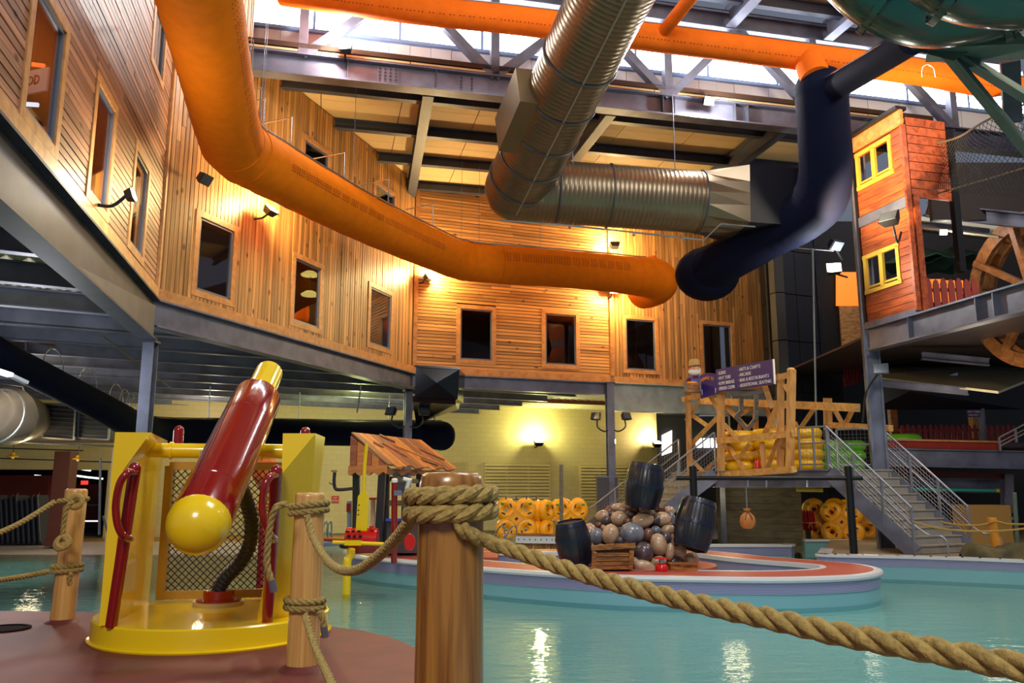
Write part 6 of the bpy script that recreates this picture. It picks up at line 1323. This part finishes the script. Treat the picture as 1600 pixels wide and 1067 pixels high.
lgb = pt(543, 880, 15.1); lgb.z = -0.86; MB().tube(smooth_path([pt(549, 858, 15.1), pt(548, 868, 15.1), pt(543, 878, 15.0), lgb], 4), [0.075]*13, 12).build('leg', M_yel, dr, True)
pp = thing('bent_pipe', 'dark bent pipe with a small cap at the left of the hut', 'pipe', pt(525, 766, 17.0)); MB().tube(smooth_path([pt(523, 738, 16.8), pt(522, 752, 16.8), pt(524, 763, 16.8), pt(532, 765, 16.75), pt(552, 763, 16.65)], 5), 0.035, 10).build('pipe', M_hpost, pp, True); MB().lathe([(0, 0), (0.07, 0), (0.05, 0.03), (0, 0.035)], pt(522, 737, 16.8), None, 14).build('cap', mat('rust_cap', S(120, 70, 52), 0.6), pp, True)
bar('branch', M_hpost, pp, pt(522, 758, 16.8), pt(514, 754, 16.8), 0.02, 0.02)
for x, y0, y1, lab in ((546, 782, 838, 'grey standpipe with a red box left of the yellow paddle'), (583, 778, 822, 'pale standpipe with a red top right of the yellow paddle')):
    b = pt(x, y1, 20.0); t = thing('standpipe', lab, 'pipe', V(b.x, b.y, b.z)); MB().cyl(b, pt(x, y0, 20.0), 0.06, 12).build('pipe', M_grb if x < 560 else mat('cream_pipe', S(206, 190, 160), 0.5), t, True)
    MB().box(pt(x-1 if x < 560 else x, 793 if x < 560 else 779, 19.9), (0.1, 0.08, 0.2) if x < 560 else (0.18, 0.1, 0.05)).build('red_fitting', MATS['bright_red'] if x > 560 else M_red, t)
of = thing('orange_funnel', 'orange octagonal funnel on a stem seen through the cannon net', 'funnel', pt(410, 830, 12.0))
M_orf = mat('orange_plastic', S(206, 90, 24), 0.35)
MB().lathe([(0, 0), (0.05, 0), (0.05, 0.22), (0.19, 0.42), (0.20, 0.62), (0.12, 0.70), (0, 0.70)], pt(412, 792, 12.0), None, 8).build('bowl', M_orf, of); MB().cyl(pt(408, 797, 12.0), pt(395, 797, 11.8), 0.08, 12).build('outlet', M_orf, of, True); 
ofb = pt(412, 792, 12.0); MB().cyl(V(ofb.x, ofb.y, -0.85), ofb, 0.05, 12).build('stem', M_red, of, True)
# signs, ladder, extinguishers on the cream wall
ws = thing('wall_notice', 'small red notice with white lettering on the cream wall left of the hut', 'sign', pt(524, 786, 30)); qv = pv(524, 780, (BW(0, 0, .05), BW(1, 0, .05)))
MB().box(qv, (0.28, 0.03, 0.26), Mbw).build('plate', mat('notice_red', S(206, 62, 40), 0.5), ws); 
for i, s in enumerate(('NO', 'DIVING')): text_on('lettering', s, M_wht, ws, qv+V(0.0, -0.025, 0.02-0.1*i), V(bd.x, bd.y, 0), V(0, 0, 1), 0.085, 'CENTER')
lad = thing('pool_ladder', 'bright bent ladder rails at the foot of the cream wall left of the hut', 'ladder', pt(516, 838, 27)); 
for x in (508, 514): MB().tube(smooth_path([pt(x-6, 838, 27), pt(x-2, 822, 27), pt(x+2, 815, 27), pt(x+4, 820, 27), pt(x+4, 840, 27)], 5), 0.03, 8).build('rail', M_chrome, lad, True)
bar('rung', M_chrome, lad, pt(506, 832, 27), pt(518, 832, 27), 0.03, 0.03)
# meter box at the foot of the lamp column
mbx = pt(950, 835, 26.6); mbx.z = ZF; t = thing('column_box', 'dark grey box around the foot of the lamp column with a red call point', 'cabinet', mbx)
MB().box(mbx+V(0, 0, 1.05), (0.66, 0.5, 2.1)).build('box_body', mat('dark_grey_box', S(64, 62, 76), 0.5), t); MB().box(mbx+V(0, 0, 2.12), (0.7, 0.54, 0.05)).build('lid', M_steel, t); MB().box(mbx+V(0.0, -0.27, 1.1), (0.2, 0.05, 0.14)).build('call_point', MATS['bright_red'], t)
# ------------------------------------------------------------------ dark blue duct and square box under the upper level
nd = [pt(-90, 505, 15.5), pt(0, 555, 17.0), pt(100, 606, 19.0), pt(180, 648, 21.0), pt(215, 668, 22.5), pt(260, 676, 24.0), pt(400, 675, 26.0), pt(560, 677, 27.2), pt(660, 679, 27.6), pt(690, 681, 27.7)]
t, P, rs = sleeve('under_deck_duct', 'dark blue fabric duct under the upper level running behind the water cannon', nd, [0.32, 0.32, 0.33, 0.36, 0.42, 0.42, 0.41, 0.42, 0.46, 0.5], M_navy, 24, 0.01, (1, 1), 9)
MB().tube([p+V(0, 0, rs[i]+0.02) for i, p in list(enumerate(P))[:92:3]], 0.02, 6).build('rail', M_chrome, t, True)
for i in (4, 12, 18, 24, 30, 33, 36, 39):
    d = (P[i+1]-P[i-1]).normalized(); Mq = Matrix((d, V(0, 0, 1), d.cross(V(0, 0, 1)))).transposed(); c = P[i]+V(0, 0, rs[i])
    MB().tube([c+d*0.36*math.cos(a)+V(0, 0, 0.42*math.sin(a)) for a in [math.pi*j/12 for j in range(13)]], 0.013, 6).build('hoop', M_chrome, t, True)
for i in (55, 64, 74, 84): p = P[i]+V(0, 0, rs[i]); MB().cyl(p, V(p.x, p.y, 4.2), 0.02, 6).build('hanger', M_chrome, t)
bx = thing('duct_box', 'black square duct box with a cross folded face beside the lamp column', 'duct', pt(683, 620, 23.6)); mk = MATS['dark_duct_paint']; M_bkg = mat('black_gloss_duct', S(22, 22, 32), 0.18, 0.4)
f = [pt(648, 620, 23.6), pt(715, 624, 23.6), pt(718, 577, 23.6), pt(650, 573, 23.6)]; ctr = sum(f, V(0, 0, 0))/4-V(0, 0.10, 0)
MB().add(f+[ctr], [(0, 1, 4), (1, 2, 4), (2, 3, 4), (3, 0, 4)]).build('cross_folded_face', M_bkg, bx)
bk_ = [p+V(0.1, 1.1, 0.0) for p in f]; MB().hexa([f[0], f[1], bk_[1], bk_[0], f[3], f[2], bk_[2], bk_[3]]).build('box_body', M_bkg, bx)
MB().hexa([pt(645, 628, 23.9), pt(712, 632, 23.9), pt(716, 640, 27.4), pt(650, 662, 27.4), pt(645, 619, 23.9), pt(712, 622, 23.9), pt(722, 622, 27.4), pt(652, 622, 27.4)]).build('lower_body', M_bkg, bx)
MB().beam(f[3]+V(-.03, -.02, .02), f[2]+V(.03, -.02, .02), 0.06, 0.06).build('top_flange', M_bkg, bx)
# silver ducts at the far left
sl = thing('grille_duct', 'dull metal round duct with two square grilles under the ceiling at the far left', 'duct', pt(90, 660, 25))
M_dull = mat('dull_duct_metal', S(140, 128, 116), 0.4, 0.5, 0.2, 2)
MB().cyl(pt(38, 660, 24.5), pt(200, 662, 26), 0.6, 36).build('pipe', M_dull, sl, True); MB().torus(pt(40, 660, 24.5), 0.61, 0.03, Matrix.Rotation(R(90), 3, 'Y'), 36, 6).build('band', M_dull, sl, True)
for x0, x1, lx in ((67, 118, 24.0), (122, 172, 24.2)):
    q = [pt(x0, 684, lx), pt(x1-2, 687, lx), pt(x1+1, 634, lx), pt(x0+3, 631, lx)]; MB().hexa([q[0], q[1], q[1]+V(0, .4, 0), q[0]+V(0, .4, 0), q[3], q[2], q[2]+V(0, .4, 0), q[3]+V(0, .4, 0)]).build('grille', M_black, sl)
    for a, b in ((0, 1), (1, 2), (2, 3), (3, 0)): bar('grille_frame', M_chrome, sl, q[a]-V(0, .02, 0), q[b]-V(0, .02, 0), 0.05, 0.05)
    for j in range(1, 8): bar('grille_bar', M_steel_d, sl, q[0].lerp(q[3], j/8)-V(0, .015, 0), q[1].lerp(q[2], j/8)-V(0, .015, 0), 0.015, 0.02)
s2 = thing('round_duct', 'big round duct end with a rolled rim at the left edge under the ceiling', 'duct', pt(0, 660, 22)); MB().tube([pt(-40, 655, 21), pt(10, 650, 21.5), pt(45, 655, 24)], [0.8, 0.78, 0.6], 30).build('pipe', M_dull, s2, True); MB().torus(pt(-6, 650, 21), 0.72, 0.03, Matrix.Rotation(R(80), 3, 'X'), 36, 6).build('rim', M_chrome, s2, True)
for lab, pp, r_ in (('thin white pipe dropping beside the grille duct', [pt(0, 600, 22), pt(35, 605, 22), pt(38, 612, 22), pt(33, 640, 23), pt(27, 690, 23.5), pt(40, 692, 23.6), pt(195, 698, 25)], 0.028), ('dark sprinkler pipe across the cream wall at the left', [pt(0, 700, 26), pt(130, 704, 26.5)], 0.02), ('lower dark pipe across the cream wall at the left', [pt(0, 716, 26), pt(175, 722, 27)], 0.02)):
    o = MB().tube(pp, r_, 8).build('pipe', M_chrome if r_ > .022 else M_steel_d, None, True); tag(o, lab, 'pipe')
# yellow pendant lamps, arcade column, doors, exit sign, stacked loungers
M_pen = mat('yellow_shade', S(222, 162, 30), 0.4)
for x, y, lab in ((20, 714, 'yellow pendant lamp hanging at the far left edge'), (122, 718, 'yellow pendant lamp hanging right of the brown arcade pillar')):
    c = pt(x, y, 24.5); t = thing('pendant_lamp', lab, 'lamp', c); MB().lathe([(0.16, 0), (0.15, 0.03), (0.07, 0.06), (0.045, 0.13), (0, 0.14)], c, None, 24).build('shade', M_pen, t, True); MB().cyl(c+V(0, 0, 0.13), c+V(0, 0, 0.45), 0.012, 6).build('rod', M_steel_d, t)
    MB().ball(c+V(0, 0, -0.01), 0.05, None, 10).build('bulb', mat('warm_bulb', S(250, 230, 180), 0.4), t, True)
bp0 = pt(93, 830, 25.5); bp0.z = ZF; o = MB().box(bp0+V(0, 0, 1.45), (0.5, 0.5, 2.9)).box(bp0+V(0, 0, 0.1), (0.58, 0.58, 0.2)).build('arcade_pillar', mat('red_brown_pillar', S(104, 54, 46), 0.6)); tag(o, 'red brown square pillar at the left behind the log post', 'pillar')
ex = thing('exit_sign', 'small glowing red EXIT sign above the dark red doors', 'sign', pt(132, 757, 29.5)); qe = pt(132, 754, 29.5); MB().box(qe, (0.24, 0.05, 0.14)).build('box_body', emit('exit_red', (1.0, 0.05, 0.04, 1), 1.2), ex); text_on('lettering', 'EXIT', M_wht, ex, qe+V(0, -0.03, -0.035), V(1, 0, 0), V(0, 0, 1), 0.1, 'CENTER')
M_drd = mat('dark_red_door', S(74, 16, 24), 0.5)
for i, (x0, x1) in enumerate(((111, 131), (133, 156))):
    t = thing('door_%d' % (i+1), 'dark red exit door leaf %s of the pair under the EXIT sign' % ('left' if i == 0 else 'right'), None, pt((x0+x1)/2, 812, 29.8), None, 'structure'); q0, q1 = pt(x0, 812, 29.8), pt(x1, 812, 29.8); h = pt(x0, 757, 29.8).z-q0.z
    MB().hexa([q0, q1, q1+V(0, .08, 0), q0+V(0, .08, 0), q0+V(0, 0, h), q1+V(0, 0, h), q1+V(0, .08, h), q0+V(0, .08, h)]).build('leaf', M_drd, t); bar('push_bar', M_steel, t, q0.lerp(q1, .1)+V(0, -.04, h*.42), q0.lerp(q1, .9)+V(0, -.04, h*.42), 0.04, 0.06)
lgt = MB().hexa([pt(118, 815, 27), pt(153, 815, 27), pt(153, 815, 27.1), pt(118, 815, 27.1), pt(118, 813, 27), pt(153, 813, 27), pt(153, 813, 27.1), pt(118, 813, 27.1)]).build('floor_light', emit('violet_light', (0.95, 0.75, 1.0, 1), 2.0)); tag(lgt, 'glowing violet light strip along the floor below the red doors', 'light')
for x0, y0, x1, y1, lab in ((35, 730, 53, 732, 'upper left'), (55, 743, 67, 744, 'lower left'), (111, 742, 140, 746, 'long middle'), (142, 746, 160, 748, 'right'), (128, 733, 141, 735, 'upper right')):
    o = MB().beam(pt(x0, y0, 33), pt(x1, y1, 33), 0.12, 0.06).build('tube_light', emit('cold_tube', (0.85, 0.93, 1, 1), 3.0)); tag(o, '%s fluorescent tube in the dark arcade behind the log post' % lab, 'light', 'arcade tube lights')
M_lng = mat('dark_lounger', S(44, 46, 62), 0.5); M_lng2 = mat('dark_lounger_edge', S(78, 80, 98), 0.4)
for i in range(9):
    x = 8+8.2*i; t_ = 26.5; b = pt(x, 815, t_); b.z = ZF; t = thing('stacked_lounger', 'dark folded lounger number %d from the left edge in the upright row' % (i+1), 'lounger', b, 'upright loungers at the far left'); t['label'] = ['dark folded lounger at the left edge of the upright row', 'dark folded lounger, second from the left edge', 'dark folded lounger, third from the left edge', 'dark folded lounger, fourth from the left edge', 'dark folded lounger in the middle of the upright row', 'dark folded lounger, fourth from the pillar', 'dark folded lounger, third from the pillar', 'dark folded lounger, second from the pillar', 'dark folded lounger nearest the brown pillar'][i]
    hh = 1.55-0.05*((i*3) % 4); M = Matrix.Rotation(R(-9), 3, 'Y'); MB().box(b+M @ V(0, 0, hh/2), (0.09, 0.6, hh), M).build('frame', M_lng, t); MB().tube([b+M @ V(0.03, -0.32, 0.1), b+M @ V(0.03, -0.32, hh), b+M @ V(0.03, -0.2, hh+0.06)], 0.025, 6).build('edge', M_lng2, t, True)
o = MB().box(pt(20, 780, 29.5), (2.6, 0.2, 1.7)).build('red_screen', mat('dull_red_panel', S(112, 40, 34), 0.6)); tag(o, 'dull red panel behind the upright loungers', 'panel')
M_tile = mat('pale_tile', S(196, 184, 170), 0.4); tw_ = thing('wall_tiled', 'pale tiled wall end at the left of the water cannon', None, pt(181, 838, 24.5), None, 'structure'); qa, qb = pt(169, 838, 24.6), pt(206, 838, 24.0); d = V(qb.x-qa.x, qb.y-qa.y, 0); M = frame3(d)
for i in range(30): piece('tile', M_tile, tw_, V(qa.x, qa.y, ZF+0.05+0.1*i)+d/2+M @ V(0, 0.003*(i % 2), 0), (d.length, 0.2, 0.085), M)
ldl = thing('pool_ladder', 'slim metal ladder rails left of the cannon shield at the far pool edge', 'ladder', pt(160, 835, 23.5))
for a, b in (((157, 716), (155, 835)), ((161, 806), (169, 835))): bar('rail', M_steel, ldl, pt(a[0], a[1], 23.5), pt(b[0], b[1], 23.5), 0.05, 0.05)
# ------------------------------------------------------------------ pendant discs inside the second cedar window
M_disc = emit('lit_yellow_shade', (1.0, 0.78, 0.18, 1), 1.3)
for x, y, lab in ((484, 431, 'upper'), (484, 462, 'lower')):
    c = pt(x, y, 22.0); t = thing('disc_lamp', '%s glowing yellow disc lamp inside the second cedar window from the corner' % lab, 'lamp', c); MB().lathe([(0, 0), (0.22, 0.0), (0.24, 0.04), (0.12, 0.12), (0, 0.14)], c, None, 28).build('shade', M_disc, t, True); MB().cyl(c+V(0, 0, .13), V(c.x, c.y, 8.8), 0.012, 6).build('cord', M_steel_d, t)
# ------------------------------------------------------------------ floodlights
def flood(label, p, aim, power, color, lit=True, size=0.30, arm=None, glow=14.0, spot=None, name='floodlight'):
    p = Vector(p); d = (Vector(aim)-p).normalized(); q = d.to_track_quat('Z', 'Y').to_matrix(); t = thing(name, label, 'floodlight', p)
    s = size/2; b = MB().hexa([p+q @ V(-s*.7, -s*.5, -s), p+q @ V(s*.7, -s*.5, -s), p+q @ V(s*.7, s*.5, -s), p+q @ V(-s*.7, s*.5, -s), p+q @ V(-s, -s*.75, 0), p+q @ V(s, -s*.75, 0), p+q @ V(s, s*.75, 0), p+q @ V(-s, s*.75, 0)]); b.build('housing', M_black, t)
    nm = ('lens_%d_%d' % (int(color[2]*100), int(glow))) if lit else 'unlit_lens'
    MB().box(p+d*0.012, (size*0.88, size*0.62, 0.02), q).build('lens', emit(nm, (*color, 1), glow) if lit else mat('unlit_lens', S(70, 76, 90), 0.1), t)
    if arm: MB().tube(smooth_path([p-d*s]+arm, 4), 0.025, 8).build('arm', M_black, t, True)
    if power:
        l = light('flood_lamp', 'SPOT' if spot else 'POINT', p+d*0.12, power, color, 0.10, aim if spot else None, spot or 80)
    return t
YW = (1.0, 0.76, 0.34)
def wall_at(x, y, PL, out): 
    a, b = {1: (PW1, PC1), 2: (PC1, PC2), 3: (PC2, PC3), 4: (PC3, PC4)}[PL]; p = pv(x, y, (a, b)); n = (PL1, PL2, PL3, PL4)[PL-1][3]; return p+n*out, p, n
for x, y, PL, pw, lab, up in ((398, 330, 2, 520, 'bright floodlight on the upright cedar boards beside the first window', 0.9), (650, 434, 2, 620, 'bright floodlight at the corner of the upright and horizontal cedar boards', 0.6), (950, 458, 3, 680, 'bright floodlight under the orange duct at the end of the horizontal cedar boards', -0.2), (152, 300, 1, 110, 'floodlight added for a lamp reflected in the second window of the left cedar wall', 0.3)):  # the left wall one is added where the glass mirrors a lamp
    p, w, n = wall_at(x, y, PL, 0.45); flood(lab, p, p+n*0.9+V(0, 0, up), pw, YW if PL != 1 else (1.0, .88, .72), True, 0.3 if PL != 1 else 0.2, [w+V(0, 0, -0.18)+n*0.2, w+V(0, 0, -0.18)+n*0.0], 22)
p, w, n = wall_at(303, 284, 2, 0.3); flood('unlit grey floodlight high at the left end of the upright cedar boards', p, p+n-V(0, 0, 0.7), 0, YW, False, 0.3, [w+n*0.1])
p, w, n = wall_at(950, 387, 3, 0.5); flood('black uplight above the orange duct washing the cedar boards', p, w+V(0.2, 0, 1.6)-n*0.2, 420, (1.0, .72, .32), False, 0.34, [w+n*0.1])
for x, y, pw, col_, lab in ((835, 690, 260, (0.98, 1.0, 0.45), 'green yellow floodlight on the cream wall above the louvred vent'), (1018, 692, 240, (1.0, 0.86, 0.5), 'bright floodlight on the cream wall behind the standing barrel')):
    q = pv(x, y, (BW(0, 0), BW(1, 0))); nn = V(bd.y, -bd.x, 0); p = q+nn*0.5; flood(lab, p, p+nn*0.5+V(0, 0, 0.9), pw, col_, True, 0.4, [q+V(0, 0, -.25)+nn*.2, q+V(0, 0, -.25)], 14)
q = pt(957, 690, 29.5); flood('small floodlight half behind the lamp column', q, q+V(-0.3, -1, 0.2), 60, (1, .85, .5), True, 0.25, None, 12)
q = pt(602, 636, 26.5); light('wash_lamp', 'POINT', pt(560, 640, 28.0), 190, (0.92, 1.0, 0.38), 0.2)
light('wash_lamp', 'POINT', pt(330, 645, 28.5), 120, (1.0, 0.84, 0.58), 0.2)
light('arcade_lamp', 'POINT', pt(60, 725, 23.0), 70, (1.0, 0.82, 0.5), 0.3)
light('under_deck_fill', 'POINT', V(-12.6, 19.5, 3.1), 330, (1.0, 0.95, 0.85), 0.9); light('under_deck_fill', 'POINT', V(-3.0, 28.5, 2.6), 220, (1.0, 0.95, 0.8), 0.4)  # unseen fill lights added to brighten the ceiling and beach
light('under_deck_fill', 'POINT', pt(40, 600, 13.5), 130, (0.92, 0.95, 1.0), 0.3)
for cx_, cy_, s, lab in ((PC3.x, PC3.y, -1, 'black floodlight on the left curved arm of the lamp column'), (PC3.x, PC3.y, 1, 'black floodlight on the right curved arm of the lamp column'), (PC2.x-.1, PC2.y-.1, -1, 'black floodlight on the left curved arm of the column by the duct box'), (PC2.x-.1, PC2.y-.1, 1, 'black floodlight on the right curved arm of the column by the duct box')):
    z = 3.0 if cx_ > 0 else 2.95; p = V(cx_+s*0.52, cy_-0.25, z+0.45); flood(lab, p, p+V(s*0.5, -0.8, 0.35), 0, YW, False, 0.34, [V(cx_+s*0.46, cy_-0.2, z+.1), V(cx_+s*0.25, cy_-0.16, z-.05), V(cx_+s*0.08, cy_-0.14, z)])
q = pt(1303, 418, 19.0); flood('bright floodlight on the tall column beside the red house', q, q+V(-0.25, -1, 0.45), 260, (0.96, 1.0, 0.86), True, 0.34, [q+V(0.25, 0.3, -0.1), q+V(0.5, 0.5, -0.1)], 22)
q = pt(1308, 384, 19.0); flood('unlit black floodlight above the bright one on the tall column', q, q+V(0.3, -0.6, -0.6), 0, YW, False, 0.34, [q+V(0.3, 0.5, -0.2)])
q = pt(1388, 338, 18.0); flood('black floodlight on the middle rail of the red house', q, q+V(-0.6, -0.5, 0.5), 0, YW, False, 0.42, [q+V(0.3, 0.3, -0.5), q+V(0.5, 0.5, -0.2)])
light('house_spot', 'SPOT', pt(1318, 400, 17.2), 2600, (1.0, 0.72, 0.36), 0.1, Hf(hL*0.55, z_mid+1.7), 62)
q = pt(1376, 576, 19.0); flood('black floodlight low on the tall column under the big beam', q, q+V(-0.4, -1, 0.2), 0, YW, False, 0.34, [q+V(-.2, .4, -.5), q+V(-.25, .6, -1.2)])
q = pt(1474, 363, 21.0); flood('small violet white lamp on the gallery ceiling', q, q+V(0, -1, -0.2), 30, (1, .93, .9), True, 0.2, None, 14)
for x, y, lab, aim in ((540, 72, 'floodlight on the bottom chord of the truss at the left', (-0.1, -.6, .3)), (1108, 158, 'big lit floodlight on the truss right of the silver duct', (0.3, -.7, -.2))):
    q = pv(x, y, (TP(0, 0, .42), TP(1, 0, .42))); uq = (q-T0).dot(Td); flood(lab, q, q+V(*aim), 380, (1.0, 0.97, 0.9), True, 0.28, [TP(uq, Z0+0.3, .3), TP(uq, Z0+0.2, .1)], 20)
q = pt(1566, 160, 17.5); flood('white floodlight at the right end of the orange clerestory duct', q, q+V(-0.5, -1, -0.2), 90, (.85, .92, 1), True, 0.42, None, 16)
light('gallery_fill', 'POINT', V(11.6, 20.0, 3.1), 70, (1.0, 0.82, 0.6), 0.5)  # unseen fill light added to brighten the red trough board
light('landing_fill', 'POINT', V(5.6, 21.6, 0.95), 32, (1.0, 0.85, 0.5), 0.3); light('raft_fill', 'POINT', V(9.2, 21.8, 0.95), 26, (1.0, 0.85, 0.6), 0.3)  # unseen fill lights added for the plank wall and rafts below the landing
light('lounge_fill', 'POINT', V(-6.5, 8.4, 8.0), 160, (1.0, 0.72, 0.4), 0.3)  # unseen light added to brighten the lounge behind the left windows
tl_ = thing('ceiling_tube', 'glowing fluorescent lamp under the ceiling at the left edge', 'light', pt(0, 584, 15)); MB().beam(pt(-40, 568, 14.6), pt(16, 586, 15.2), 0.16, 0.07).build('tube', emit('cold_tube', (0.85, 0.93, 1, 1), 3.0), tl_); MB().beam(pt(16, 586, 15.2), pt(42, 598, 15.5), 0.1, 0.06).build('housing', M_coping, tl_)
# corridor lights seen through the left stair
cl = thing('corridor_light', 'bright white lit panel in the corridor behind the left stair', 'light', py(1042, 705, 40.7)); MB().hexa([py(1034, 712, 40.7), py(1050, 706, 40.7), py(1050, 706, 40.84), py(1034, 712, 40.84), py(1034, 680, 40.7), py(1050, 672, 40.7), py(1050, 672, 40.84), py(1034, 680, 40.84)]).build('panel', emit('corridor_panel', (1, .93, .85, 1), 2.2), cl)
for x in (1092, 1104, 1116): o = MB().box(py(x, 692, 40.78), (0.28, 0.14, 0.45)).build('corridor_lamp', emit('corridor_lamp', (.98, .97, 1, 1), 4.0)); tag(o, 'bright corridor lamp behind the timber braces, %s of three' % {1092: 'leftmost', 1104: 'middle', 1116: 'rightmost'}[x], 'light', 'corridor lamps behind the timber frame')

# sign and light strips inside the lounge, seen through the first window of the left wall
fs = thing('food_sign', 'pale board with maroon lettering inside the lounge behind the first left window', 'sign', pt(52, 150, 11.2)); fc_ = pt(44, 130, 11.2); fd = V(1, -0.35, 0).normalized(); Mfs = frame3(fd)
MB().box(fc_, (0.72, 0.03, 0.34), Mfs).build('panel', mat('pale_sign_board', S(214, 196, 196), 0.6), fs); text_on('lettering', 'FOOD', mat('maroon_lettering', S(110, 30, 44), 0.6), fs, fc_+V(0, 0, -0.05)+Mfs @ V(0.02, -0.025, 0), fd, V(0, 0, 1), 0.19, 'CENTER', 0.004, 0.8)
bar('hanger', M_steel_d, fs, fc_+V(0, 0, .17), V(fc_.x, fc_.y, 12.7), 0.02, 0.02)
for a, b, m, lab in (((38, 99), (70, 103), emit('red_strip_light', (1.0, 0.18, 0.03, 1), 2.5), 'glowing orange red light strip inside the lounge above the food board'), ((32, 162), (60, 164), emit('cold_tube', (0.85, 0.93, 1, 1), 3.0), 'glowing cold light strip inside the lounge below the food board')):
    p, q = pt(a[0], a[1], 11.6), pt(b[0], b[1], 11.6); t = thing('light_strip', lab, 'light', p); MB().beam(p, q, 0.04, 0.05).build('strip', m, t); bar('hanger', M_steel_d, t, (p+q)/2, V((p.x+q.x)/2, (p.y+q.y)/2, 12.7), 0.015, 0.015)
